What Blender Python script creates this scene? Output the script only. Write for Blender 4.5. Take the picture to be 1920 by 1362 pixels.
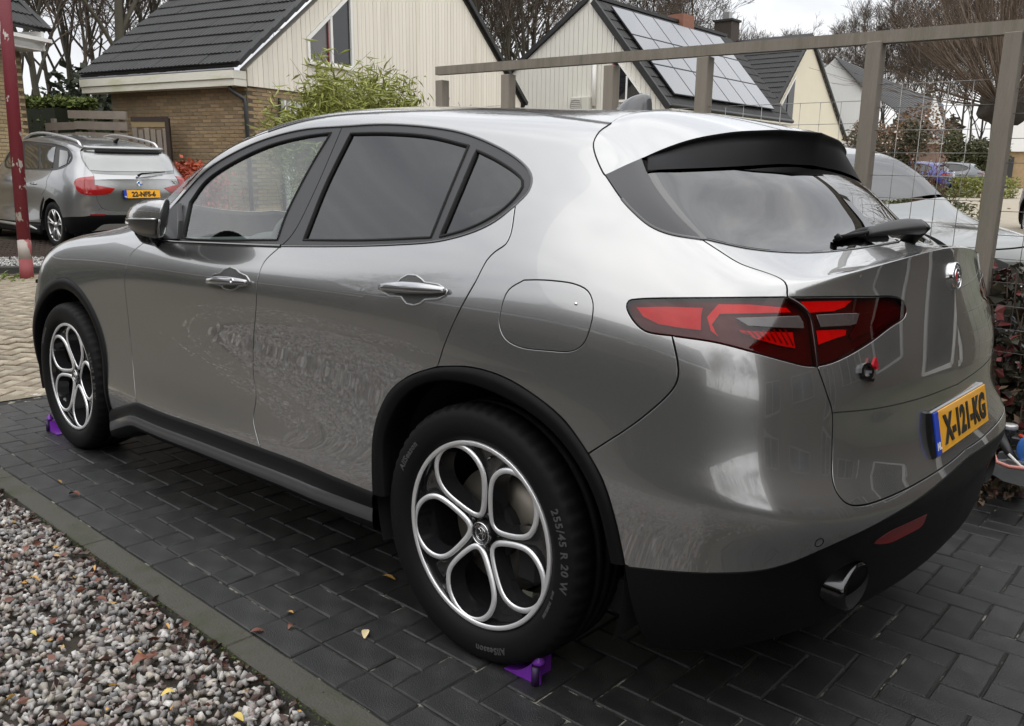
import bpy, bmesh, math, random
import numpy as np
from mathutils import Vector, Matrix
from mathutils.geometry import delaunay_2d_cdt
for o in list(bpy.data.objects): bpy.data.objects.remove(o, do_unlink=True)
SC = bpy.context.scene
COL = SC.collection
R = math.radians
rng = random.Random(7)
NR = np.random.default_rng(7)

# ---- frames: the world is level; the driveway (and what stands on it) dips gently towards its far right corner
TD = Matrix(((0.999897, 0.000559, 0.014353, 0), (0, 0.999243, -0.038903, 0), (-0.014364, 0.038899, 0.99914, -0.122824), (0, 0, 0, 1)))

# ---- camera
cam_d = bpy.data.cameras.new('camera'); cam = bpy.data.objects.new('camera', cam_d); COL.objects.link(cam); SC.camera = cam
cam_d.sensor_width = 36.0; cam_d.lens = 36.0*1555.25/1920; cam_d.clip_start = .05; cam_d.clip_end = 2000
def cam_rot(pitch, roll, yaw):
    f = Vector((math.cos(yaw), math.sin(yaw), 0)); r = Vector((math.sin(yaw), -math.cos(yaw), 0)); u = Vector((0, 0, 1))
    f2 = f*math.cos(pitch)-u*math.sin(pitch); u2 = u*math.cos(pitch)+f*math.sin(pitch)
    r3 = r*math.cos(roll)+u2*math.sin(roll); u3 = u2*math.cos(roll)-r*math.sin(roll)
    return Matrix((r3, u3, -f2)).transposed()
cam.matrix_world = TD @ (Matrix.Translation((-1.5023, 2.4896, 1.2755)) @ cam_rot(R(10.987), R(1.486), R(-48.445)).to_4x4())

# ---- world: high overcast with soft grey banks, thin blue Nishita sky behind it
W = bpy.data.worlds.new('World'); SC.world = W; W.use_nodes = True
nt = W.node_tree; nt.nodes.clear()
def N(tree, typ, **k):
    n = tree.nodes.new(typ)
    for a, v in k.items():
        if a.startswith('i_'):
            key = a[2:]; key = int(key) if key.isdigit() else key.replace('_', ' ')
            n.inputs[key].default_value = v
        else: setattr(n, a, v)
    return n
L_ = nt.links.new
wo = N(nt, 'ShaderNodeOutputWorld'); sky = N(nt, 'ShaderNodeTexSky', sky_type='NISHITA', sun_disc=False, sun_elevation=R(34), sun_rotation=R(200))
b1 = N(nt, 'ShaderNodeBackground', i_Strength=0.06); L_(sky.outputs[0], b1.inputs[0])
tc = N(nt, 'ShaderNodeTexCoord'); mp = N(nt, 'ShaderNodeMapping'); mp.inputs['Scale'].default_value = (1.2, 1.2, 3.4)
L_(tc.outputs['Generated'], mp.inputs[0])
n1 = N(nt, 'ShaderNodeTexNoise', i_Scale=1.9, i_Detail=5, i_Roughness=.55, i_Distortion=.6); L_(mp.outputs[0], n1.inputs['Vector'])
cr = N(nt, 'ShaderNodeValToRGB'); L_(n1.outputs[0], cr.inputs[0])
cr.color_ramp.elements[0].position = .30; cr.color_ramp.elements[0].color = (.56, .58, .62, 1)
cr.color_ramp.elements[1].position = .66; cr.color_ramp.elements[1].color = (1.0, 1.0, 1.0, 1)
# overcast sky: brighter towards the zenith (CIE overcast law), dull at the horizon
sx = N(nt, 'ShaderNodeSeparateXYZ'); L_(tc.outputs['Generated'], sx.inputs[0])
zc = N(nt, 'ShaderNodeClamp'); L_(sx.outputs['Z'], zc.inputs[0])
cie = N(nt, 'ShaderNodeMath', operation='MULTIPLY_ADD'); L_(zc.outputs[0], cie.inputs[0]); cie.inputs[1].default_value = 1.25; cie.inputs[2].default_value = .86
b2 = N(nt, 'ShaderNodeBackground', i_Strength=1.0); L_(cie.outputs[0], b2.inputs['Strength']); L_(cr.outputs[0], b2.inputs[0])
mx = N(nt, 'ShaderNodeMixShader', i_0=.88); L_(b1.outputs[0], mx.inputs[1]); L_(b2.outputs[0], mx.inputs[2]); L_(mx.outputs[0], wo.inputs[0])
sun_d = bpy.data.lights.new('sun', 'SUN'); sun = bpy.data.objects.new('sun', sun_d); COL.objects.link(sun)
sun_d.energy = 1.3; sun_d.angle = R(150); sun_d.color = (1, .96, .90)
sun.rotation_euler = (R(52), 0, R(228))
SC.view_settings.view_transform = 'Standard'; SC.view_settings.look = 'None'; SC.view_settings.gamma = 1; SC.view_settings.exposure = .42
SC.view_settings.use_curve_mapping = False
SC.render.engine = 'CYCLES'; SC.cycles.max_bounces = 8; SC.cycles.transparent_max_bounces = 16

# ---- materials
MAT = {}
def mat(name, color=(.5, .5, .5), rough=.5, metal=0, coat=0, spec=.5, var=0, vscale=8, bump=0, bscale=40, emit=None, coatr=.03, noise_mix=None, stretch=None, attr=None):
    """principled material; var = brightness variation from object-space noise, bump = fine relief"""
    if name in MAT: return MAT[name]
    m = bpy.data.materials.new(name); m.use_nodes = True; t = m.node_tree; b = t.nodes['Principled BSDF']
    c4 = (*color, 1); b.inputs['Base Color'].default_value = c4; b.inputs['Roughness'].default_value = rough; b.inputs['Metallic'].default_value = metal
    b.inputs['Coat Weight'].default_value = coat; b.inputs['Coat Roughness'].default_value = coatr; b.inputs['Specular IOR Level'].default_value = spec
    if var or bump or noise_mix or attr:
        co = N(t, 'ShaderNodeTexCoord'); mpn = N(t, 'ShaderNodeMapping'); t.links.new(co.outputs['Object'], mpn.inputs[0])
        if stretch: mpn.inputs['Scale'].default_value = stretch
    src = None
    if attr:
        a = N(t, 'ShaderNodeAttribute', attribute_name=attr); src = a.outputs['Color']
    if noise_mix:
        nz = N(t, 'ShaderNodeTexNoise', i_Scale=vscale, i_Detail=5, i_Roughness=.6); t.links.new(mpn.outputs[0], nz.inputs['Vector'])
        rp = N(t, 'ShaderNodeValToRGB'); t.links.new(nz.outputs[0], rp.inputs[0])
        rp.color_ramp.elements[0].position = noise_mix[1]; rp.color_ramp.elements[1].position = noise_mix[2]
        rp.color_ramp.elements[0].color = c4; rp.color_ramp.elements[1].color = (*noise_mix[0], 1)
        src = rp.outputs[0]
    if var:
        nz = N(t, 'ShaderNodeTexNoise', i_Scale=vscale*1.7, i_Detail=6, i_Roughness=.65); t.links.new(mpn.outputs[0], nz.inputs['Vector'])
        oi = N(t, 'ShaderNodeObjectInfo'); 
        ad = N(t, 'ShaderNodeMath', operation='MULTIPLY_ADD'); t.links.new(oi.outputs['Random'], ad.inputs[0]); ad.inputs[1].default_value = .5
        sb = N(t, 'ShaderNodeMath', operation='ADD'); t.links.new(nz.outputs[0], ad.inputs[2]); t.links.new(ad.outputs[0], sb.inputs[0]); sb.inputs[1].default_value = -.75
        ml = N(t, 'ShaderNodeMath', operation='MULTIPLY_ADD'); t.links.new(sb.outputs[0], ml.inputs[0]); ml.inputs[1].default_value = var*2; ml.inputs[2].default_value = 1
        vm = N(t, 'ShaderNodeVectorMath', operation='SCALE'); 
        if src: t.links.new(src, vm.inputs[0])
        else: vm.inputs[0].default_value = color
        t.links.new(ml.outputs[0], vm.inputs['Scale']); src = vm.outputs[0]
    if src: t.links.new(src, b.inputs['Base Color'])
    if bump:
        nb = N(t, 'ShaderNodeTexNoise', i_Scale=bscale, i_Detail=6, i_Roughness=.6); t.links.new(mpn.outputs[0], nb.inputs['Vector'])
        bp = N(t, 'ShaderNodeBump', i_Strength=bump, i_Distance=.02); t.links.new(nb.outputs[0], bp.inputs['Height']); t.links.new(bp.outputs[0], b.inputs['Normal'])
    if emit: b.inputs['Emission Color'].default_value = (*emit[:3], 1); b.inputs['Emission Strength'].default_value = emit[3]
    MAT[name] = m; return m
def glass(name, tint=(.8, .9, .88), refl=1.0, rough=0.0, ior=1.5):
    if name in MAT: return MAT[name]
    m = bpy.data.materials.new(name); m.use_nodes = True; t = m.node_tree; t.nodes.clear()
    o = N(t, 'ShaderNodeOutputMaterial'); tr = N(t, 'ShaderNodeBsdfTransparent'); tr.inputs[0].default_value = (*tint, 1)
    gl = N(t, 'ShaderNodeBsdfGlossy', i_Roughness=rough); gl.inputs[0].default_value = (refl, refl, refl, 1)
    fr = N(t, 'ShaderNodeFresnel', i_IOR=ior); ge = N(t, 'ShaderNodeNewGeometry'); im = N(t, 'ShaderNodeMath', operation='MULTIPLY_ADD'); t.links.new(ge.outputs['Backfacing'], im.inputs[0]); im.inputs[1].default_value = 1/ior-ior; im.inputs[2].default_value = ior; t.links.new(im.outputs[0], fr.inputs[0]); mxx = N(t, 'ShaderNodeMixShader')
    t.links.new(fr.outputs[0], mxx.inputs[0]); t.links.new(tr.outputs[0], mxx.inputs[1]); t.links.new(gl.outputs[0], mxx.inputs[2]); t.links.new(mxx.outputs[0], o.inputs[0])
    MAT[name] = m; return m

# ---- object helpers
CARF = {'on': False}
def link(o, parent=None):
    COL.objects.link(o)
    if parent is not None: o.parent = parent
    return o
def thing(name, label, cat, group=None, M=None, kind=None):
    o = bpy.data.objects.new(name, None); COL.objects.link(o); o.empty_display_size = .1
    if M is not None: o.matrix_world = M
    tag(o, label, cat, group, kind); return o
def tag(o, label=None, cat=None, group=None, kind=None):
    if label: o['label'] = label
    if cat: o['category'] = cat
    if group: o['group'] = group
    if kind: o['kind'] = kind
    return o
def mesh_obj(name, V, Fc, m, parent=None, smooth=False, M=None, mats=None, fmat=None, normals=None):
    me = bpy.data.meshes.new(name); me.from_pydata([tuple(v) for v in V], [], [tuple(f) for f in Fc])
    if mats:
        for a in mats: me.materials.append(a)
        if fmat is not None: me.polygons.foreach_set('material_index', list(fmat))
    elif m is not None: me.materials.append(m)
    if smooth: me.polygons.foreach_set('use_smooth', [True]*len(me.polygons))
    me.update()
    if normals is not None: me.normals_split_custom_set_from_vertices([tuple(n) for n in normals])
    o = bpy.data.objects.new(name, me); link(o, parent)
    if M is not None: o.matrix_world = M if parent is None else o.matrix_world; 
    if M is not None and parent is not None: o.matrix_local = M
    return o
class MB:
    """collects simple shapes into one mesh"""
    def __init__(s): s.V = []; s.F = []; s.sm = []; s.mi = []; s.cur = 0
    def add(s, V, F, smooth=False):
        b = len(s.V); s.V += [tuple(v) for v in V]; s.F += [tuple(b+i for i in f) for f in F]; s.sm += [smooth]*len(F); s.mi += [s.cur]*len(F)
    def box(s, c, d, M=None, bev=0):
        x, y, z = [a/2 for a in d]; c = Vector(c)
        if bev:
            V = []; e = bev
            for sx in (-1, 1):
                for sy in (-1, 1):
                    for sz in (-1, 1):
                        V += [(sx*(x-e), sy*(y-e), sz*z), (sx*(x-e), sy*y, sz*(z-e)), (sx*x, sy*(y-e), sz*(z-e))]
            bm = bmesh.new()
            vs = [bm.verts.new(v) for v in V]; r = bmesh.ops.convex_hull(bm, input=vs); bmesh.ops.dissolve_limit(bm, angle_limit=.02, verts=bm.verts, edges=bm.edges)
            bm.verts.index_update(); V = [v.co.copy() for v in bm.verts]; F = [[v.index for v in f.verts] for f in bm.faces]; bm.free()
        else:
            V = [Vector((a*x, b*y, e*z)) for a in (-1, 1) for b in (-1, 1) for e in (-1, 1)]
            F = [(0, 1, 3, 2), (4, 6, 7, 5), (0, 4, 5, 1), (2, 3, 7, 6), (0, 2, 6, 4), (1, 5, 7, 3)]
        V = [((M @ v) if M is not None else v)+c for v in V]
        s.add(V, F)
    def tube(s, pts, r, n=8, cap=True, smooth=True):
        pts = [Vector(p) for p in pts]; rs = r if isinstance(r, (list, tuple)) else [r]*len(pts)
        V = []; F = []; prev = None
        for i, p in enumerate(pts):
            t = (pts[min(i+1, len(pts)-1)]-pts[max(i-1, 0)]).normalized()
            if prev is None:
                a = t.orthogonal().normalized()
            else: a = (prev-t*prev.dot(t)); a = a.normalized() if a.length > 1e-6 else t.orthogonal().normalized()
            prev = a; b = t.cross(a)
            for k in range(n):
                th = 2*math.pi*k/n; V.append(p+(a*math.cos(th)+b*math.sin(th))*rs[i])
        for i in range(len(pts)-1):
            for k in range(n): F.append((i*n+k, i*n+(k+1) % n, (i+1)*n+(k+1) % n, (i+1)*n+k))
        if cap: F.append(tuple(range(n-1, -1, -1))); F.append(tuple((len(pts)-1)*n+k for k in range(n)))
        s.add(V, F, smooth)
    def lathe(s, prof, n=48, axis='y', c=(0, 0, 0), smooth=True, closed=False):
        """prof: (radius, height) pairs round the axis"""
        V = []; F = []; c = Vector(c)
        for r, h in prof:
            for k in range(n):
                th = 2*math.pi*k/n; a, b = r*math.cos(th), r*math.sin(th)
                V.append(c+Vector({'y': (a, h, b), 'z': (a, b, h), 'x': (h, a, b)}[axis]))
        m = len(prof)
        for i in range(m if closed else m-1):
            j = (i+1) % m
            for k in range(n): F.append((i*n+k, i*n+(k+1) % n, j*n+(k+1) % n, j*n+k))
        s.add(V, F, smooth)
    def prism(s, poly, a, b, axis='y'):
        """poly of 2D points extruded from a to b along the axis"""
        f = {'y': lambda p, h: (p[0], h, p[1]), 'z': lambda p, h: (p[0], p[1], h), 'x': lambda p, h: (h, p[0], p[1])}[axis]
        n = len(poly); V = [f(p, a) for p in poly]+[f(p, b) for p in poly]
        F = [tuple(range(n)), tuple(range(2*n-1, n-1, -1))]+[(i, (i+1) % n, n+(i+1) % n, n+i) for i in range(n)]
        s.add(V, F)
    def build(s, name, m, parent=None, M=None, mats=None, fixn=True):
        o = mesh_obj(name, s.V, s.F, m, parent, mats=mats, fmat=s.mi if mats else None, M=M)
        o.data.polygons.foreach_set('use_smooth', s.sm)
        if fixn:
            bm = bmesh.new(); bm.from_mesh(o.data); bmesh.ops.recalc_face_normals(bm, faces=bm.faces); bm.to_mesh(o.data); bm.free()
        return o
def copy_tree(o, parent=None):
    c = o.copy(); COL.objects.link(c); c.parent = parent
    if parent is not None: c.matrix_parent_inverse = o.matrix_parent_inverse.copy(); 
    for ch in o.children: copy_tree(ch, c)
    return c
def text_mesh(txt, size, extrude=.001, align='CENTER', bold=0, space=1.0, xscale=1.0):
    cu = bpy.data.curves.new('txt', 'FONT'); cu.body = txt; cu.size = size; cu.extrude = extrude; cu.align_x = align; cu.align_y = 'CENTER'; cu.offset = bold; cu.space_character = space; cu.resolution_u = 3
    ob = bpy.data.objects.new('txt', cu); COL.objects.link(ob); dg = bpy.context.evaluated_depsgraph_get(); dg.update()
    me = bpy.data.meshes.new_from_object(ob.evaluated_get(dg)); V = [(v.co.x*xscale, v.co.y, v.co.z) for v in me.vertices]; F = [list(p.vertices) for p in me.polygons]
    bpy.data.objects.remove(ob); bpy.data.curves.remove(cu); bpy.data.meshes.remove(me); return V, F
def frame(o, x, y):
    """matrix with local x along x and local y along y, at o"""
    x = Vector(x).normalized(); z = x.cross(Vector(y)).normalized(); y = z.cross(x)
    M = Matrix((x, y, z)).transposed().to_4x4(); M.translation = Vector(o); return M

CTRL = np.array([36586,-9265,1542,37281,-10384,2212,37867,-11201,2869,38371,-11775,3512,38806,-12151,4149,39181,-12410,4797,39486,-12573,5486,39726,-12705,6247,39874,-12809,7075,39908,-12918,7897,39803,-12966,8626,39606,-12916,9211,39350,-12669,9634,39027,-12247,9927,38591,-11641,10122,38031,-10913,10256,37348,-10061,10348,36585,-9121,10406,35787,-8045,10435,35018,-6789,10465,34306,-5290,10519,33649,-3613,10598,32994,-1845,10694,32277,-93,10815,31447,1587,10956,35804,661,1537,36005,851,2199,36291,968,2854,36594,1021,3499,36826,1075,4137,36970,1119,4792,37034,1154,5478,37022,1172,6195,36932,1202,6917,36777,1234,7578,36551,1260,8133,36262,1257,8611,35902,1239,9042,35510,1196,9416,35110,1147,9713,34716,1077,9939,34295,996,10113,33849,905,10255,33369,816,10380,32888,704,10482,32401,571,10567,31903,378,10627,31389,166,10672,30901,0,10711,30454,-78,10765,34496,6566,1545,34522,7320,2197,34688,7714,2851,34817,7994,3496,34897,8149,4132,34891,8323,4791,34873,8369,5496,34753,8432,6201,34567,8390,6853,34291,8430,7460,34044,8401,8030,33737,8407,8556,33395,8185,9046,33007,7918,9453,32694,7473,9778,32404,7031,10018,32185,6428,10201,31936,5825,10344,31675,5084,10493,31354,4307,10616,31045,3310,10701,30681,2262,10763,30289,1114,10828,29965,-4,10813,29847,-999,10728,32290,8722,1553,32581,9073,2210,32650,9366,2862,32642,9532,3508,32621,9634,4158,32622,9651,4816,32585,9701,5500,32522,9641,6198,32390,9558,6893,32208,9385,7591,31959,9328,8317,31696,9173,8998,31491,8996,9543,31276,8600,9959,31042,8146,10238,30838,7556,10417,30718,6988,10539,30596,6242,10644,30420,5359,10696,30184,4335,10776,29961,3316,10852,29733,2277,10959,29523,1203,11020,29367,17,11034,29318,-1318,10844,28205,8926,1517,28495,9008,2208,28483,9202,2864,28453,9342,3508,28414,9415,4149,28451,9408,4798,28431,9411,5448,28461,9397,6189,28450,9338,7054,28485,9267,7924,28411,9171,8671,28384,9013,9352,28251,8766,9997,28212,8405,10473,28101,7962,10704,28066,7468,10783,27969,6982,10810,27924,6369,10869,27793,5617,10905,27796,4588,10922,27762,3619,10938,27841,2460,10930,27961,1291,10855,27929,18,10947,27756,-1440,11164,22292,8703,1402,22042,8977,2113,22057,9223,2791,22059,9387,3411,22096,9377,3985,22063,9272,4590,22092,9145,5329,22070,9069,6193,22113,9076,7131,22102,9153,8045,22164,9228,8855,22141,9174,9587,22160,8882,10267,22152,8541,10799,22296,8273,11080,22372,8031,11259,22315,7691,11546,22179,7506,11822,22217,7374,12135,22418,6968,12192,23013,5531,12044,23712,3678,11694,24179,1744,11608,24424,-25,11625,23968,-1585,12387,16208,8558,1293,16089,9035,2055,16073,9346,2742,16107,9496,3342,16116,9463,3883,16108,9317,4500,16102,9144,5284,16103,9047,6188,16096,9054,7100,16091,9180,8005,16090,9315,8894,16091,9296,9672,16105,9026,10292,16102,8664,10892,16073,8353,11642,16032,8000,12539,16116,7538,13452,16215,7248,14268,16351,7221,14762,16541,6819,15045,16724,5599,15102,16885,3744,15229,17075,1778,15282,17126,-34,15418,17364,-1644,15071,10377,8547,1225,10473,9008,2002,10464,9325,2702,10469,9483,3301,10455,9478,3839,10467,9352,4458,10454,9189,5268,10469,9086,6175,10457,9103,7071,10467,9212,7977,10447,9326,8908,10465,9309,9712,10461,9100,10325,10469,8733,10993,10428,8265,11993,10430,7707,13226,10436,7174,14392,10492,6802,15300,10511,6614,15769,10510,6103,16008,10465,4950,16183,10394,3291,16382,10332,1605,16572,10331,-13,16619,10446,-1600,16360,4869,8688,1247,4865,8995,2007,4873,9279,2720,4860,9456,3350,4859,9488,3921,4856,9419,4572,4861,9323,5391,4855,9268,6297,4864,9303,7200,4865,9380,8099,4868,9425,9024,4862,9372,9860,4862,9180,10535,4852,8843,11219,4847,8374,12100,4855,7823,13086,4831,7293,13980,4807,6912,14630,4761,6603,15130,4736,6016,15447,4683,4825,15717,4650,3259,15871,4538,1606,15985,4583,-4,16025,4524,-1586,16227,170,8956,1376,153,9217,2105,160,9394,2763,143,9499,3396,152,9548,4042,149,9547,4767,166,9533,5596,145,9544,6506,144,9558,7413,127,9571,8324,136,9543,9197,115,9451,9996,104,9253,10737,75,8930,11496,78,8502,12281,34,8020,13004,20,7520,13621,-22,7121,14148,-17,6748,14635,-50,6089,15068,-47,4904,15393,-149,3327,15601,-168,1660,15677,-200,-3,15741,340,-1658,15864,-3477,9019,1553,-3378,9299,2144,-3373,9499,2780,-3347,9599,3457,-3351,9629,4163,-3331,9622,4902,-3339,9632,5701,-3312,9624,6509,-3335,9623,7368,-3342,9599,8335,-3310,9532,9279,-3250,9424,10019,-3221,9267,10645,-3065,8910,11535,-2877,8429,12399,-2819,8003,12973,-2688,7562,13444,-2452,7165,13919,-2222,6862,14340,-1983,6298,14755,-1668,5146,15157,-1295,3544,15483,-1017,1779,15665,-780,-2,15708,-820,-1774,15624,-6207,8584,1892,-6367,8943,2382,-6360,9223,3007,-6341,9385,3689,-6362,9397,4445,-6444,9439,5207,-6510,9542,5889,-6451,9567,6517,-6298,9433,7221,-6240,9361,8201,-6141,9286,9176,-5969,9187,9849,-5762,9040,10326,-5382,8718,11171,-4894,8270,12051,-4545,7968,12586,-4052,7547,13084,-3451,7092,13589,-2978,6800,14000,-2525,6288,14423,-2052,5186,14950,-1537,3593,15428,-1115,1816,15676,-866,1,15690,-938,-1827,15484,-7721,7407,2412,-7968,7776,3010,-8174,7994,3535,-8309,8085,4111,-8383,8159,4720,-8563,8303,5341,-8797,8541,5935,-8776,8604,6495,-8380,8401,7154,-8243,8312,8069,-8197,8269,8951,-7947,8166,9838,-7473,8008,10698,-7249,7941,11065,-6839,7874,11334,-5891,7622,11948,-5035,7109,12648,-4395,6641,13245,-3745,6302,13763,-3081,5804,14266,-2482,4777,14811,-1991,3320,15281,-1586,1691,15528,-1298,4,15530,-1049,-1713,15360,-8456,5426,2688,-8770,5714,3145,-9054,5920,3668,-9201,6050,4230,-9262,6111,4816,-9413,6237,5362,-9687,6421,5846,-9591,6470,6369,-9095,6298,7069,-8973,6217,7970,-9038,6172,8790,-8730,6135,9915,-8180,6140,11204,-8203,6206,11366,-8008,6172,11226,-6727,5816,11645,-5754,5378,12447,-5201,5034,13243,-4457,4767,13822,-3572,4363,14296,-2839,3634,14787,-2314,2597,15214,-1895,1348,15445,-1529,9,15463,-1178,-1365,15315,-8872,2842,2840,-9322,2950,3226,-9617,3083,3691,-9735,3180,4241,-9722,3234,4832,-9806,3273,5315,-10010,3325,5656,-9895,3314,6106,-9420,3268,6932,-9310,3255,7967,-9336,3213,8750,-9073,3148,9945,-8663,3147,11520,-8752,3172,11799,-8592,3131,11576,-7286,2944,11711,-6253,2780,12412,-5660,2648,13290,-4865,2504,13921,-3872,2261,14363,-3010,1882,14815,-2385,1355,15228,-1945,726,15455,-1598,11,15477,-1307,-780,15329,-9027,25,2889,-9493,6,3295,-9801,5,3755,-9927,14,4293,-9916,20,4862,-9959,12,5306,-10091,-2,5586,-9973,-7,6013,-9542,1,6874,-9401,12,7961,-9371,8,8825,-9163,-6,10070,-8877,-21,11684,-8955,-35,12035,-8749,-34,11788,-7524,-23,11807,-6487,-3,12454,-5793,17,13330,-4958,16,13946,-3972,3,14368,-3084,-7,14821,-2412,-3,15234,-1950,8,15454,-1634,3,15479,-1409,-35,15365,-8932,-2909,2822,-9279,-3034,3349,-9561,-3161,3876,-9756,-3269,4393,-9865,-3340,4876,-9918,-3368,5294,-9910,-3365,5685,-9766,-3347,6201,-9501,-3331,6980,-9301,-3305,8005,-9168,-3253,9125,-9036,-3181,10314,-8883,-3120,11370,-8720,-3068,11832,-8312,-3006,11942,-7478,-2929,12123,-6548,-2848,12594,-5652,-2738,13235,-4751,-2566,13834,-3875,-2294,14349,-3097,-1900,14808,-2465,-1377,15173,-1990,-740,15392,-1661,-5,15470,-1450,812,15435], float).reshape(17,25,3)/1e4
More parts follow.
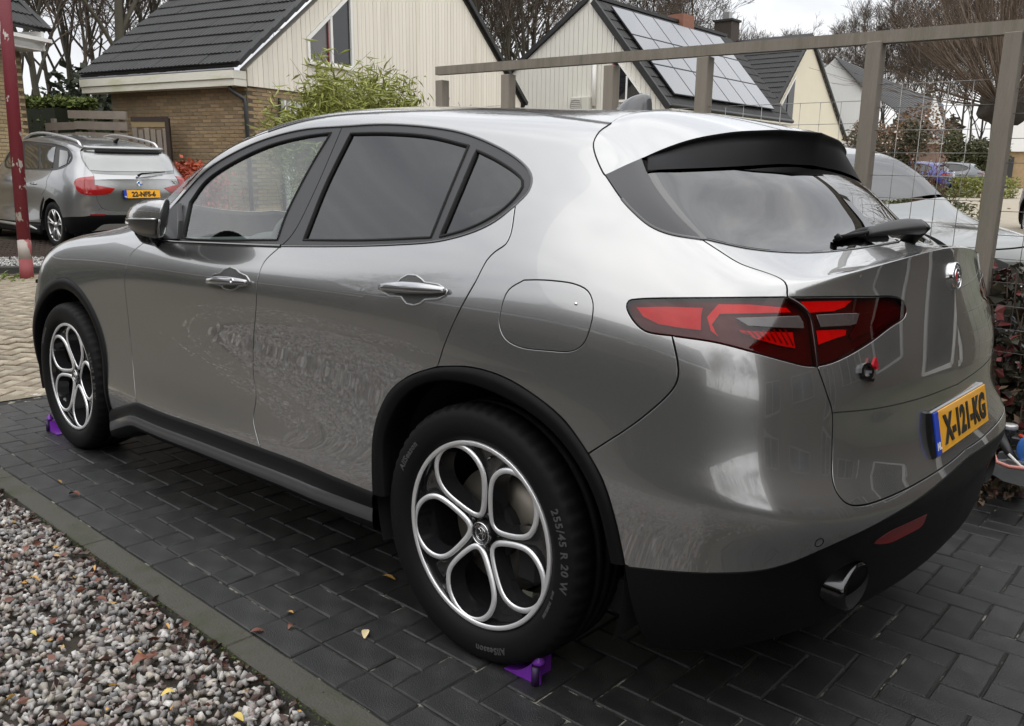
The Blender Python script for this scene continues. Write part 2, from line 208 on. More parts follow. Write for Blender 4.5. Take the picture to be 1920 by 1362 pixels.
CURVE = {
 'doorA': [(4.285,5.954),(4.254,5.833),(4.22,5.72),(4.186,5.608),(4.158,5.494),(4.139,5.375),(4.129,5.225),(4.127,5.073),(4.126,4.913),(4.123,4.742),(4.12,4.629),(4.118,4.509),(4.115,4.385),(4.112,4.258),(4.109,4.131),(4.106,4.006),(4.104,3.883),(4.102,3.764),(4.1,3.649),(4.098,3.524),(4.098,3.4),(4.1,3.277),(4.103,3.154),(4.109,3.031),(4.116,2.907),(4.125,2.783),(4.134,2.657),(4.145,2.531),(4.157,2.396),(4.17,2.254),(4.184,2.109),(4.199,1.964),(4.213,1.822),(4.225,1.689),(4.235,1.573),(4.246,1.4),(4.252,1.247)],
 'sillF': [(4.252,1.247),(4.322,1.252),(4.39,1.256),(4.458,1.26),(4.525,1.265),(4.595,1.271),(4.668,1.28),(4.731,1.29),(4.795,1.302),(4.861,1.315),(4.927,1.329),(4.994,1.343),(5.061,1.357),(5.128,1.37),(5.196,1.382),(5.263,1.393),(5.318,1.401),(5.374,1.408),(5.431,1.415),(5.488,1.422),(5.544,1.428),(5.601,1.433),(5.658,1.438),(5.714,1.443),(5.769,1.448),(5.824,1.452),(5.878,1.455),(5.931,1.459),(5.982,1.462)],
 'sillR': [(5.982,1.462),(6.037,1.465),(6.091,1.469),(6.145,1.472),(6.198,1.475),(6.25,1.477),(6.302,1.479),(6.353,1.479),(6.403,1.477),(6.453,1.474),(6.503,1.469),(6.551,1.463),(6.6,1.456),(6.647,1.449),(6.695,1.442),(6.743,1.436),(6.79,1.43),(6.837,1.426),(6.884,1.422),(6.931,1.419),(6.978,1.416),(7.025,1.413),(7.072,1.41),(7.118,1.407),(7.164,1.404)],
 'doorB': [(6.069,5.99),(6.046,5.92),(6.02,5.847),(5.995,5.769),(5.974,5.686),(5.96,5.595),(5.951,5.485),(5.948,5.371),(5.947,5.252),(5.947,5.128),(5.947,5.027),(5.948,4.925),(5.948,4.824),(5.947,4.723),(5.944,4.623),(5.938,4.523),(5.929,4.424),(5.918,4.323),(5.906,4.22),(5.892,4.116),(5.878,4.01),(5.865,3.904),(5.853,3.799),(5.843,3.695),(5.833,3.588),(5.826,3.482),(5.82,3.377),(5.817,3.275),(5.816,3.178),(5.818,3.086),(5.824,2.991),(5.833,2.903),(5.843,2.819),(5.853,2.736),(5.859,2.649),(5.858,2.538),(5.854,2.422),(5.85,2.305),(5.854,2.194),(5.871,2.074),(5.893,1.958),(5.917,1.839),(5.939,1.719),(5.962,1.594),(5.982,1.462)],
 'beltF': [(4.285,5.954),(4.36,5.952),(4.433,5.951),(4.504,5.95),(4.574,5.949),(4.644,5.949),(4.714,5.949),(4.783,5.95),(4.854,5.952),(4.919,5.953),(4.984,5.955),(5.049,5.957),(5.115,5.959),(5.18,5.961),(5.245,5.964),(5.31,5.966),(5.373,5.968),(5.436,5.97),(5.497,5.972),(5.557,5.974),(5.617,5.976),(5.676,5.978),(5.734,5.981),(5.792,5.983),(5.849,5.985),(5.905,5.986),(5.96,5.988),(6.015,5.989),(6.069,5.99)],
 'beltR': [(6.069,5.99),(6.123,5.995),(6.176,5.998),(6.229,6.002),(6.281,6.005),(6.333,6.008),(6.384,6.011),(6.435,6.014),(6.485,6.017),(6.534,6.02),(6.583,6.024),(6.631,6.027),(6.678,6.031),(6.724,6.034),(6.769,6.038),(6.814,6.041),(6.858,6.045),(6.903,6.049),(6.946,6.053),(6.989,6.057),(7.032,6.061),(7.074,6.065),(7.115,6.07),(7.155,6.074),(7.195,6.08),(7.241,6.086),(7.287,6.092),(7.333,6.097),(7.377,6.104),(7.421,6.111),(7.463,6.119),(7.505,6.128),(7.546,6.139),(7.585,6.152),(7.628,6.169),(7.67,6.189),(7.711,6.21),(7.751,6.232),(7.789,6.256),(7.826,6.281),(7.86,6.307),(7.898,6.339),(7.932,6.371),(7.965,6.406),(7.996,6.444),(8.026,6.486),(8.055,6.536),(8.081,6.59),(8.106,6.649),(8.13,6.71),(8.155,6.771)],
 'doorC': [(8.155,6.771),(8.17,6.678),(8.186,6.584),(8.201,6.493),(8.213,6.409),(8.221,6.333),(8.225,6.27),(8.222,6.186),(8.209,6.117),(8.185,6.071),(8.154,6.03),(8.126,5.985),(8.099,5.921),(8.076,5.843),(8.066,5.783),(8.057,5.714),(8.048,5.638),(8.039,5.557),(8.029,5.475),(8.018,5.407),(8.006,5.336),(7.993,5.263),(7.98,5.189),(7.966,5.114),(7.952,5.039),(7.938,4.965),(7.924,4.888),(7.909,4.811),(7.894,4.734),(7.879,4.658),(7.864,4.582),(7.85,4.508),(7.836,4.436),(7.822,4.362),(7.809,4.288),(7.797,4.216),(7.785,4.144),(7.773,4.072),(7.76,3.999)],
 'archR1': [(7.164,1.404),(7.162,1.527),(7.159,1.643),(7.154,1.754),(7.149,1.861),(7.145,1.966),(7.141,2.07),(7.139,2.159),(7.136,2.247),(7.133,2.336),(7.131,2.424),(7.13,2.511),(7.132,2.597),(7.135,2.682),(7.142,2.764),(7.153,2.855),(7.166,2.948),(7.182,3.04),(7.2,3.132),(7.222,3.22),(7.246,3.303),(7.272,3.381),(7.301,3.453),(7.333,3.521),(7.367,3.584),(7.403,3.642),(7.44,3.697),(7.478,3.749),(7.522,3.8),(7.568,3.844),(7.616,3.885),(7.665,3.923),(7.713,3.96),(7.76,3.999)],
 'archR2': [(7.76,3.999),(7.805,4.012),(7.85,4.027),(7.894,4.042),(7.939,4.056),(7.984,4.068),(8.028,4.077),(8.072,4.081),(8.117,4.082),(8.161,4.08),(8.206,4.075),(8.251,4.067),(8.295,4.058),(8.339,4.046),(8.382,4.032),(8.424,4.016),(8.466,3.998),(8.507,3.977),(8.548,3.955),(8.589,3.931),(8.63,3.905),(8.67,3.88),(8.708,3.855),(8.746,3.829),(8.784,3.803),(8.822,3.775),(8.859,3.746),(8.895,3.715),(8.931,3.683),(8.965,3.648),(8.995,3.614),(9.024,3.576),(9.051,3.537),(9.078,3.496),(9.105,3.453),(9.131,3.409),(9.156,3.364),(9.182,3.32),(9.209,3.276)],
 'archR3': [(9.209,3.276),(9.23,3.227),(9.251,3.179),(9.272,3.131),(9.293,3.081),(9.313,3.029),(9.332,2.973),(9.349,2.913),(9.364,2.855),(9.378,2.793),(9.391,2.729),(9.404,2.662),(9.416,2.592),(9.428,2.521),(9.44,2.449),(9.452,2.376),(9.464,2.303),(9.475,2.229),(9.487,2.153),(9.498,2.076),(9.509,1.999),(9.52,1.921),(9.532,1.843),(9.543,1.765),(9.554,1.688),(9.566,1.61)],
 'trimF': [(4.283,6.412),(4.293,6.582),(4.302,6.75),(4.315,6.907),(4.338,7.05),(4.369,7.174),(4.404,7.312),(4.423,7.394),(4.443,7.486),(4.467,7.583),(4.495,7.68),(4.527,7.774),(4.563,7.861),(4.602,7.94),(4.644,8.008),(4.688,8.066),(4.732,8.111),(4.776,8.143),(4.823,8.165),(4.872,8.179),(4.92,8.187),(4.969,8.191),(5.017,8.193),(5.064,8.194),(5.111,8.194),(5.157,8.195),(5.202,8.198),(5.253,8.201),(5.303,8.203),(5.353,8.203),(5.401,8.202),(5.45,8.201),(5.499,8.199),(5.547,8.198),(5.596,8.197),(5.645,8.195),(5.694,8.193),(5.742,8.191),(5.791,8.189),(5.84,8.187),(5.888,8.185),(5.939,8.181),(5.99,8.176),(6.041,8.17),(6.092,8.166),(6.143,8.164),(6.193,8.166),(6.241,8.173)],
 'trimR': [(6.241,8.173),(6.286,8.181),(6.329,8.191),(6.372,8.205),(6.414,8.22),(6.456,8.236),(6.498,8.253),(6.539,8.269),(6.581,8.285),(6.623,8.298),(6.666,8.31),(6.71,8.32),(6.754,8.33),(6.798,8.338),(6.842,8.345),(6.886,8.35),(6.93,8.354),(6.973,8.355),(7.015,8.354),(7.058,8.351),(7.1,8.347),(7.141,8.341),(7.183,8.333),(7.224,8.322),(7.266,8.308),(7.307,8.291),(7.349,8.27),(7.396,8.243),(7.443,8.211),(7.49,8.177),(7.538,8.14),(7.584,8.101),(7.631,8.061),(7.676,8.021),(7.732,7.969),(7.788,7.915),(7.843,7.859),(7.896,7.801),(7.945,7.743),(8.006,7.665),(8.062,7.584),(8.111,7.503),(8.154,7.413),(8.187,7.318),(8.205,7.233),(8.215,7.143),(8.218,7.056),(8.21,6.981),(8.194,6.908),(8.173,6.839),(8.155,6.771)],
 'Bsplit': [(6.241,8.173),(6.238,8.04),(6.234,7.922),(6.23,7.815),(6.226,7.716),(6.222,7.623),(6.219,7.536),(6.216,7.452),(6.214,7.372),(6.212,7.296),(6.209,7.223),(6.207,7.152),(6.205,7.084),(6.202,7.019),(6.199,6.956),(6.195,6.896),(6.191,6.818),(6.186,6.74),(6.181,6.663),(6.176,6.587),(6.171,6.512),(6.165,6.439),(6.158,6.369),(6.15,6.304),(6.14,6.244),(6.125,6.172),(6.107,6.111),(6.088,6.054),(6.069,5.99)],
 'bumpgap': [(9.209,3.276),(9.243,3.328),(9.278,3.38),(9.313,3.43),(9.348,3.48),(9.383,3.528),(9.418,3.575),(9.453,3.621),(9.487,3.665),(9.52,3.709),(9.552,3.752),(9.584,3.794),(9.614,3.835),(9.644,3.875),(9.678,3.923),(9.714,3.973),(9.748,4.022),(9.782,4.071),(9.814,4.118),(9.844,4.164),(9.872,4.209),(9.896,4.25),(9.916,4.288),(9.942,4.344),(9.959,4.394),(9.972,4.446),(9.979,4.505),(9.981,4.567),(9.979,4.637),(9.976,4.697),(9.97,4.764),(9.963,4.837),(9.955,4.915),(9.948,4.996),(9.942,5.078)],
 'lampU': [(9.942,5.078),(9.907,5.079),(9.87,5.077),(9.832,5.075),(9.795,5.073),(9.76,5.073),(9.729,5.077),(9.701,5.085),(9.668,5.107),(9.641,5.137),(9.616,5.172),(9.592,5.214),(9.569,5.261),(9.55,5.311),(9.532,5.361),(9.518,5.412),(9.512,5.459),(9.517,5.507),(9.532,5.547),(9.559,5.571),(9.603,5.589),(9.621,5.597),(9.644,5.605),(9.669,5.614),(9.698,5.623),(9.729,5.632),(9.763,5.641),(9.8,5.65),(9.839,5.66),(9.879,5.669),(9.921,5.678),(9.965,5.686),(10.009,5.694),(10.054,5.701),(10.1,5.708),(10.145,5.714),(10.191,5.72),(10.237,5.725),(10.281,5.729),(10.325,5.732),(10.368,5.735),(10.41,5.737),(10.45,5.739),(10.488,5.741),(10.53,5.742),(10.572,5.742),(10.613,5.741),(10.655,5.74),(10.696,5.738),(10.737,5.735),(10.777,5.731),(10.818,5.727),(10.859,5.721),(10.9,5.715),(10.941,5.707),(10.982,5.699),(11.023,5.689),(11.065,5.679),(11.107,5.668),(11.15,5.656),(11.193,5.643),(11.237,5.629)],
 'lampI': [(11.237,5.629),(11.283,5.615),(11.329,5.6),(11.377,5.584),(11.426,5.568),(11.476,5.552),(11.527,5.536),(11.579,5.52),(11.631,5.505),(11.684,5.49),(11.736,5.476),(11.789,5.462),(11.842,5.448),(11.894,5.436),(11.946,5.424),(11.997,5.412),(12.048,5.402),(12.097,5.391),(12.144,5.382),(12.191,5.373),(12.236,5.364),(12.279,5.356),(12.347,5.344),(12.416,5.335),(12.483,5.326),(12.548,5.318),(12.609,5.309),(12.664,5.299),(12.714,5.287),(12.755,5.273),(12.803,5.247),(12.835,5.218),(12.851,5.189),(12.854,5.16),(12.842,5.131),(12.812,5.106),(12.773,5.091),(12.72,5.079),(12.66,5.069),(12.596,5.059),(12.533,5.047),(12.485,5.036),(12.435,5.024),(12.384,5.011),(12.333,4.997),(12.28,4.983),(12.227,4.969),(12.174,4.956),(12.121,4.943),(12.071,4.931),(12.02,4.919),(11.968,4.906),(11.915,4.893),(11.863,4.881),(11.812,4.868),(11.762,4.856),(11.714,4.845),(11.669,4.834),(11.628,4.825),(11.572,4.813),(11.521,4.805),(11.472,4.798),(11.425,4.791),(11.378,4.782)],
 'lampL': [(11.378,4.782),(11.329,4.785),(11.281,4.787),(11.232,4.792),(11.192,4.799),(11.152,4.809),(11.11,4.821),(11.064,4.834),(11.033,4.842),(11.001,4.851),(10.966,4.861),(10.931,4.872),(10.894,4.883),(10.857,4.894),(10.82,4.905),(10.783,4.917),(10.747,4.928),(10.712,4.939),(10.678,4.949),(10.644,4.959),(10.611,4.97),(10.578,4.98),(10.545,4.991),(10.513,5.001),(10.48,5.011),(10.447,5.021),(10.414,5.03),(10.38,5.039),(10.346,5.046),(10.314,5.052),(10.281,5.058),(10.248,5.062),(10.215,5.066),(10.181,5.069),(10.147,5.071),(10.113,5.073),(10.079,5.075),(10.044,5.076),(10.01,5.077),(9.976,5.077),(9.942,5.078)],
 'lampS': [(11.237,5.629),(11.267,5.585),(11.298,5.544),(11.328,5.505),(11.355,5.465),(11.379,5.427),(11.401,5.389),(11.419,5.351),(11.431,5.312),(11.435,5.278),(11.434,5.244),(11.43,5.208),(11.424,5.171),(11.417,5.134),(11.412,5.096),(11.407,5.061),(11.402,5.024),(11.397,4.986),(11.391,4.946),(11.387,4.905),(11.383,4.864),(11.38,4.823),(11.378,4.782)],
 'gap1': [(8.876,9.131),(8.856,9.02),(8.827,8.912),(8.806,8.797),(8.797,8.675),(8.791,8.546),(8.793,8.42),(8.81,8.298),(8.837,8.177),(8.871,8.056),(8.916,7.918),(8.974,7.767),(9.028,7.645),(9.062,7.589),(9.07,7.591)],
 'gap2': [(9.07,7.591),(9.124,7.502),(9.178,7.411),(9.231,7.323),(9.283,7.239),(9.333,7.163),(9.38,7.097),(9.43,7.033),(9.476,6.979),(9.522,6.93),(9.57,6.883),(9.627,6.83),(9.686,6.779),(9.745,6.735),(9.805,6.702),(9.864,6.682),(9.925,6.67),(9.989,6.667),(10.061,6.67),(10.12,6.68),(10.186,6.696),(10.259,6.718),(10.336,6.744),(10.417,6.774),(10.5,6.804),(10.583,6.831)],
 'gap3': [(10.583,6.831),(10.62,6.811),(10.654,6.789),(10.687,6.767),(10.72,6.744),(10.752,6.72),(10.777,6.699),(10.8,6.676),(10.823,6.652),(10.845,6.628),(10.869,6.602),(10.896,6.577),(10.925,6.552),(10.953,6.535),(10.988,6.519),(11.027,6.505),(11.068,6.489),(11.11,6.472),(11.151,6.45),(11.189,6.424),(11.222,6.391),(11.249,6.349),(11.27,6.298),(11.283,6.235),(11.29,6.162),(11.291,6.082),(11.282,5.936),(11.267,5.813),(11.249,5.712),(11.237,5.629)],
 'gap4': [(11.378,4.782),(11.387,4.744),(11.396,4.705),(11.407,4.666),(11.419,4.626),(11.431,4.586),(11.443,4.547),(11.456,4.509),(11.468,4.472),(11.485,4.428),(11.502,4.387),(11.518,4.347),(11.533,4.304),(11.546,4.255),(11.555,4.213),(11.561,4.167),(11.566,4.119),(11.57,4.069),(11.572,4.018),(11.574,3.967),(11.574,3.916),(11.574,3.867),(11.574,3.819),(11.573,3.77),(11.57,3.721),(11.565,3.67),(11.559,3.62),(11.552,3.57),(11.544,3.521),(11.537,3.475),(11.531,3.431),(11.528,3.39),(11.527,3.334),(11.53,3.283),(11.538,3.236),(11.55,3.191),(11.566,3.149),(11.587,3.108),(11.612,3.071),(11.644,3.041),(11.686,3.017),(11.734,3.002),(11.79,2.993),(11.855,2.989),(11.895,2.989),(11.94,2.99),(11.989,2.994),(12.041,2.998),(12.096,3.004),(12.154,3.011),(12.214,3.018),(12.276,3.025),(12.34,3.033),(12.404,3.041),(12.468,3.048),(12.532,3.055),(12.593,3.061),(12.656,3.068),(12.723,3.075),(12.791,3.083),(12.861,3.09),(12.933,3.097),(13.006,3.104),(13.08,3.11),(13.154,3.116),(13.227,3.122),(13.299,3.127),(13.37,3.131),(13.438,3.135),(13.503,3.139),(13.598,3.145),(13.687,3.151),(13.771,3.157),(13.854,3.163),(13.94,3.168),(14.,3.17)],
 'plow': [(9.615,1.574),(9.657,1.581),(9.7,1.588),(9.742,1.594),(9.784,1.599),(9.826,1.603),(9.868,1.608),(9.91,1.612),(9.952,1.616),(9.994,1.621),(10.035,1.625),(10.077,1.63),(10.118,1.634),(10.16,1.637),(10.201,1.641),(10.243,1.645),(10.285,1.65),(10.327,1.655),(10.369,1.66),(10.412,1.665),(10.456,1.671),(10.501,1.676),(10.546,1.682),(10.592,1.688),(10.636,1.695),(10.681,1.703),(10.723,1.713),(10.765,1.724),(10.812,1.739),(10.857,1.756),(10.9,1.776),(10.943,1.799),(10.988,1.825),(11.035,1.856),(11.074,1.882),(11.114,1.911),(11.156,1.944),(11.198,1.979),(11.241,2.017),(11.285,2.056),(11.33,2.095),(11.374,2.135),(11.419,2.175),(11.465,2.212),(11.511,2.249),(11.558,2.284),(11.607,2.318),(11.656,2.351),(11.708,2.383),(11.76,2.415),(11.815,2.446),(11.871,2.477),(11.928,2.507),(11.988,2.538),(12.046,2.566),(12.107,2.594),(12.17,2.621),(12.236,2.648),(12.304,2.673),(12.374,2.697),(12.444,2.72),(12.516,2.743),(12.589,2.764),(12.661,2.784),(12.733,2.804),(12.817,2.827),(12.9,2.85),(12.983,2.872),(13.067,2.893),(13.151,2.914),(13.237,2.933),(13.326,2.95),(13.417,2.965),(13.519,2.98),(13.624,2.993),(13.731,3.004),(13.841,3.012),(13.955,3.018),(14.,3.021),(14.,3.022)],
 'roof': [(4.247,7.199),(4.272,7.328),(4.3,7.444),(4.332,7.567),(4.356,7.659),(4.384,7.755),(4.416,7.849),(4.451,7.938),(4.489,8.016),(4.528,8.084),(4.567,8.146),(4.607,8.21),(4.646,8.273),(4.685,8.335),(4.723,8.392),(4.762,8.439),(4.804,8.476),(4.847,8.501),(4.89,8.516),(4.933,8.526),(4.976,8.534),(5.026,8.542),(5.075,8.545),(5.126,8.541),(5.182,8.532),(5.227,8.524),(5.276,8.514),(5.325,8.506),(5.376,8.501),(5.426,8.498),(5.476,8.498),(5.524,8.502),(5.571,8.508),(5.618,8.518),(5.664,8.53),(5.709,8.545),(5.754,8.56),(5.799,8.575),(5.843,8.59),(5.887,8.604),(5.93,8.616),(5.972,8.629),(6.015,8.641),(6.058,8.654),(6.102,8.668),(6.146,8.684),(6.186,8.699),(6.227,8.713),(6.269,8.727),(6.311,8.742),(6.353,8.757),(6.394,8.775),(6.435,8.795),(6.474,8.818),(6.512,8.843),(6.548,8.871),(6.583,8.9),(6.618,8.93),(6.652,8.961),(6.686,8.991),(6.719,9.021),(6.751,9.05),(6.782,9.077),(6.813,9.103),(6.848,9.129),(6.881,9.154),(6.915,9.175),(6.949,9.194),(6.984,9.212),(7.023,9.227),(7.065,9.241),(7.097,9.25),(7.131,9.259),(7.167,9.267),(7.205,9.275),(7.244,9.281),(7.285,9.286),(7.326,9.29),(7.369,9.292),(7.412,9.292),(7.456,9.291),(7.5,9.287),(7.543,9.281),(7.586,9.274),(7.641,9.261),(7.695,9.245),(7.749,9.229),(7.803,9.211),(7.858,9.193),(7.915,9.177),(7.974,9.161),(8.037,9.148),(8.1,9.137),(8.166,9.128),(8.236,9.119),(8.311,9.113),(8.39,9.108),(8.474,9.106),(8.564,9.106),(8.66,9.11),(8.764,9.119),(8.876,9.131)],
 'glassF': [(4.793,6.098),(4.778,6.259),(4.763,6.419),(4.748,6.578),(4.733,6.736),(4.716,6.896),(4.696,7.06),(4.674,7.231),(4.69,7.329),(4.704,7.429),(4.72,7.526),(4.741,7.616),(4.77,7.693),(4.807,7.752),(4.844,7.787),(4.886,7.814),(4.931,7.834),(4.979,7.85),(5.028,7.863),(5.078,7.873),(5.126,7.883),(5.174,7.893),(5.219,7.904),(5.27,7.915),(5.32,7.925),(5.369,7.933),(5.418,7.94),(5.467,7.946),(5.515,7.951),(5.564,7.956),(5.614,7.959),(5.665,7.961),(5.715,7.962),(5.766,7.964),(5.815,7.966),(5.863,7.969),(5.908,7.972),(5.96,7.976),(6.009,7.979),(6.058,7.982),(6.105,7.987),(6.152,7.995),(6.14,7.893),(6.127,7.8),(6.115,7.715),(6.103,7.635),(6.091,7.557),(6.08,7.481),(6.07,7.405),(6.06,7.329),(6.052,7.263),(6.044,7.196),(6.037,7.127),(6.029,7.057),(6.022,6.987),(6.015,6.917),(6.008,6.848),(6.002,6.78),(5.997,6.714),(5.993,6.65),(5.99,6.588),(5.988,6.509),(5.989,6.433),(5.991,6.357),(5.994,6.281),(5.997,6.201),(5.999,6.117),(5.943,6.114),(5.883,6.111),(5.82,6.107),(5.755,6.103),(5.689,6.099),(5.621,6.094),(5.552,6.089),(5.483,6.084),(5.414,6.079),(5.346,6.074),(5.28,6.07),(5.217,6.066),(5.156,6.063),(5.099,6.06),(5.047,6.059),(5.,6.059),(4.96,6.061),(4.868,6.077)],
 'glassR': [(6.348,7.976),(6.393,7.982),(6.437,7.991),(6.481,8.001),(6.524,8.012),(6.568,8.023),(6.612,8.033),(6.658,8.043),(6.701,8.051),(6.744,8.059),(6.788,8.068),(6.833,8.075),(6.879,8.082),(6.924,8.087),(6.969,8.089),(7.014,8.089),(7.058,8.085),(7.101,8.078),(7.143,8.066),(7.186,8.052),(7.228,8.036),(7.271,8.019),(7.314,8.),(7.356,7.982),(7.399,7.965),(7.443,7.949),(7.446,7.835),(7.449,7.727),(7.453,7.625),(7.456,7.527),(7.459,7.435),(7.462,7.346),(7.466,7.26),(7.469,7.176),(7.472,7.094),(7.475,7.014),(7.477,6.939),(7.48,6.866),(7.482,6.793),(7.484,6.721),(7.485,6.648),(7.487,6.576),(7.488,6.504),(7.489,6.432),(7.489,6.36),(7.489,6.288),(7.489,6.214),(7.446,6.21),(7.404,6.206),(7.361,6.202),(7.318,6.197),(7.275,6.192),(7.232,6.187),(7.189,6.183),(7.146,6.178),(7.102,6.174),(7.058,6.169),(7.014,6.165),(6.969,6.161),(6.924,6.158),(6.881,6.155),(6.837,6.153),(6.793,6.15),(6.749,6.148),(6.704,6.147),(6.658,6.145),(6.613,6.143),(6.566,6.142),(6.52,6.14),(6.473,6.139),(6.425,6.137),(6.378,6.136),(6.33,6.134),(6.281,6.131),(6.281,6.211),(6.28,6.288),(6.28,6.362),(6.279,6.434),(6.279,6.505),(6.279,6.574),(6.279,6.642),(6.279,6.708),(6.28,6.774),(6.281,6.839),(6.282,6.904),(6.284,6.968),(6.286,7.033),(6.289,7.1),(6.293,7.168),(6.297,7.237),(6.301,7.307),(6.306,7.378),(6.311,7.451),(6.317,7.527),(6.323,7.606),(6.329,7.689),(6.335,7.777),(6.342,7.872)],
 'glassQ': [(7.531,7.863),(7.582,7.822),(7.633,7.782),(7.685,7.739),(7.738,7.692),(7.788,7.644),(7.842,7.592),(7.896,7.538),(7.946,7.484),(7.991,7.432),(8.053,7.352),(8.099,7.27),(8.132,7.137),(8.13,7.04),(8.117,6.941),(8.102,6.865),(8.082,6.79),(8.057,6.719),(8.032,6.663),(8.004,6.61),(7.972,6.56),(7.938,6.513),(7.908,6.475),(7.875,6.438),(7.84,6.404),(7.805,6.372),(7.769,6.342),(7.73,6.315),(7.691,6.291),(7.65,6.269),(7.61,6.247),(7.57,6.224),(7.571,6.301),(7.571,6.378),(7.572,6.454),(7.572,6.53),(7.571,6.607),(7.57,6.684),(7.569,6.761),(7.567,6.839),(7.565,6.919),(7.563,7.),(7.56,7.083),(7.557,7.168),(7.553,7.255),(7.55,7.346),(7.546,7.44),(7.542,7.538),(7.539,7.641),(7.535,7.749)],
 'winb': [(10.021,8.011),(10.042,7.907),(10.063,7.808),(10.087,7.713),(10.12,7.619),(10.15,7.55),(10.183,7.481),(10.219,7.412),(10.256,7.344),(10.293,7.28),(10.33,7.22),(10.366,7.165),(10.401,7.116),(10.437,7.071),(10.473,7.028),(10.508,6.986),(10.541,6.945),(10.571,6.902),(10.597,6.858)],
 'winc': [(10.597,6.858),(10.681,6.878),(10.764,6.896),(10.847,6.911),(10.928,6.924),(11.007,6.933),(11.085,6.941),(11.161,6.947),(11.236,6.952),(11.311,6.956),(11.385,6.961),(11.458,6.966),(11.531,6.97),(11.603,6.973),(11.675,6.976),(11.747,6.978),(11.817,6.98),(11.886,6.981),(11.954,6.981),(12.02,6.981),(12.085,6.981),(12.154,6.981),(12.222,6.98),(12.29,6.98),(12.358,6.981),(12.426,6.982),(12.496,6.982),(12.569,6.983),(12.645,6.984),(12.724,6.985),(12.811,6.987),(12.904,6.989),(13.001,6.992),(13.102,6.996),(13.204,6.999),(13.304,7.002),(13.401,7.005),(13.491,7.007),(13.604,7.009),(13.709,7.012),(13.811,7.013),(13.917,7.013)],
 'spL': [(9.07,7.591),(9.138,7.665),(9.213,7.742),(9.298,7.825),(9.395,7.913),(9.507,8.007),(9.664,8.129),(9.848,8.262),(10.051,8.401),(10.255,8.534)],
 'fuel': [(8.476,5.585),(8.524,5.596),(8.572,5.608),(8.622,5.618),(8.675,5.626),(8.717,5.631),(8.763,5.635),(8.81,5.639),(8.858,5.642),(8.905,5.643),(8.948,5.641),(8.986,5.635),(9.036,5.622),(9.08,5.601),(9.115,5.569),(9.142,5.523),(9.161,5.465),(9.175,5.395),(9.181,5.316),(9.182,5.224),(9.179,5.127),(9.171,5.032),(9.161,4.937),(9.148,4.844),(9.13,4.759),(9.107,4.691),(9.079,4.639),(9.046,4.599),(9.007,4.568),(8.969,4.549),(8.926,4.536),(8.879,4.528),(8.831,4.523),(8.784,4.517),(8.74,4.511),(8.695,4.505),(8.649,4.5),(8.604,4.498),(8.561,4.499),(8.523,4.506),(8.471,4.525),(8.426,4.554),(8.388,4.595),(8.359,4.652),(8.337,4.722),(8.322,4.801),(8.315,4.881),(8.314,4.973),(8.316,5.066),(8.32,5.154),(8.327,5.243),(8.337,5.327),(8.355,5.402),(8.379,5.454),(8.409,5.5),(8.443,5.542)],
 'gcrease': [(11.555,4.241),(11.619,4.242),(11.686,4.242),(11.754,4.241),(11.824,4.238),(11.896,4.235),(11.969,4.231),(12.044,4.227),(12.121,4.222),(12.199,4.218),(12.281,4.214),(12.365,4.21),(12.452,4.205),(12.541,4.2),(12.632,4.195),(12.727,4.189),(12.823,4.183),(12.921,4.176),(13.022,4.17),(13.12,4.164),(13.219,4.159),(13.321,4.154),(13.427,4.149),(13.536,4.143),(13.649,4.136),(13.768,4.127),(13.894,4.116),(14.,4.101)],
 'archRi': [(7.274,1.428),(7.271,1.541),(7.266,1.649),(7.262,1.752),(7.256,1.852),(7.252,1.949),(7.247,2.043),(7.243,2.139),(7.238,2.233),(7.234,2.325),(7.231,2.416),(7.232,2.506),(7.237,2.597),(7.244,2.677),(7.255,2.76),(7.268,2.842),(7.284,2.925),(7.301,3.005),(7.321,3.083),(7.343,3.157),(7.368,3.233),(7.395,3.308),(7.424,3.379),(7.454,3.447),(7.487,3.509),(7.522,3.564),(7.558,3.613),(7.597,3.657),(7.638,3.697),(7.68,3.731),(7.723,3.76),(7.765,3.784),(7.811,3.805),(7.858,3.819),(7.906,3.829),(7.954,3.834),(8.002,3.837),(8.05,3.836),(8.092,3.833),(8.134,3.827),(8.176,3.819),(8.218,3.808),(8.26,3.796),(8.301,3.783),(8.342,3.77),(8.387,3.754),(8.432,3.737),(8.476,3.719),(8.519,3.699),(8.563,3.677),(8.606,3.653),(8.645,3.629),(8.685,3.603),(8.725,3.576),(8.764,3.547),(8.802,3.516),(8.84,3.482),(8.876,3.446),(8.906,3.413),(8.935,3.378),(8.964,3.341),(8.992,3.302),(9.019,3.261),(9.046,3.218),(9.072,3.174),(9.097,3.127),(9.121,3.078),(9.143,3.029),(9.165,2.977),(9.186,2.924),(9.206,2.868),(9.225,2.81),(9.244,2.75),(9.262,2.688),(9.279,2.623),(9.295,2.556),(9.31,2.486),(9.324,2.42),(9.336,2.352),(9.348,2.281),(9.359,2.208),(9.369,2.133),(9.38,2.057),(9.39,1.981),(9.4,1.903),(9.41,1.826),(9.421,1.749),(9.432,1.672),(9.443,1.596)],
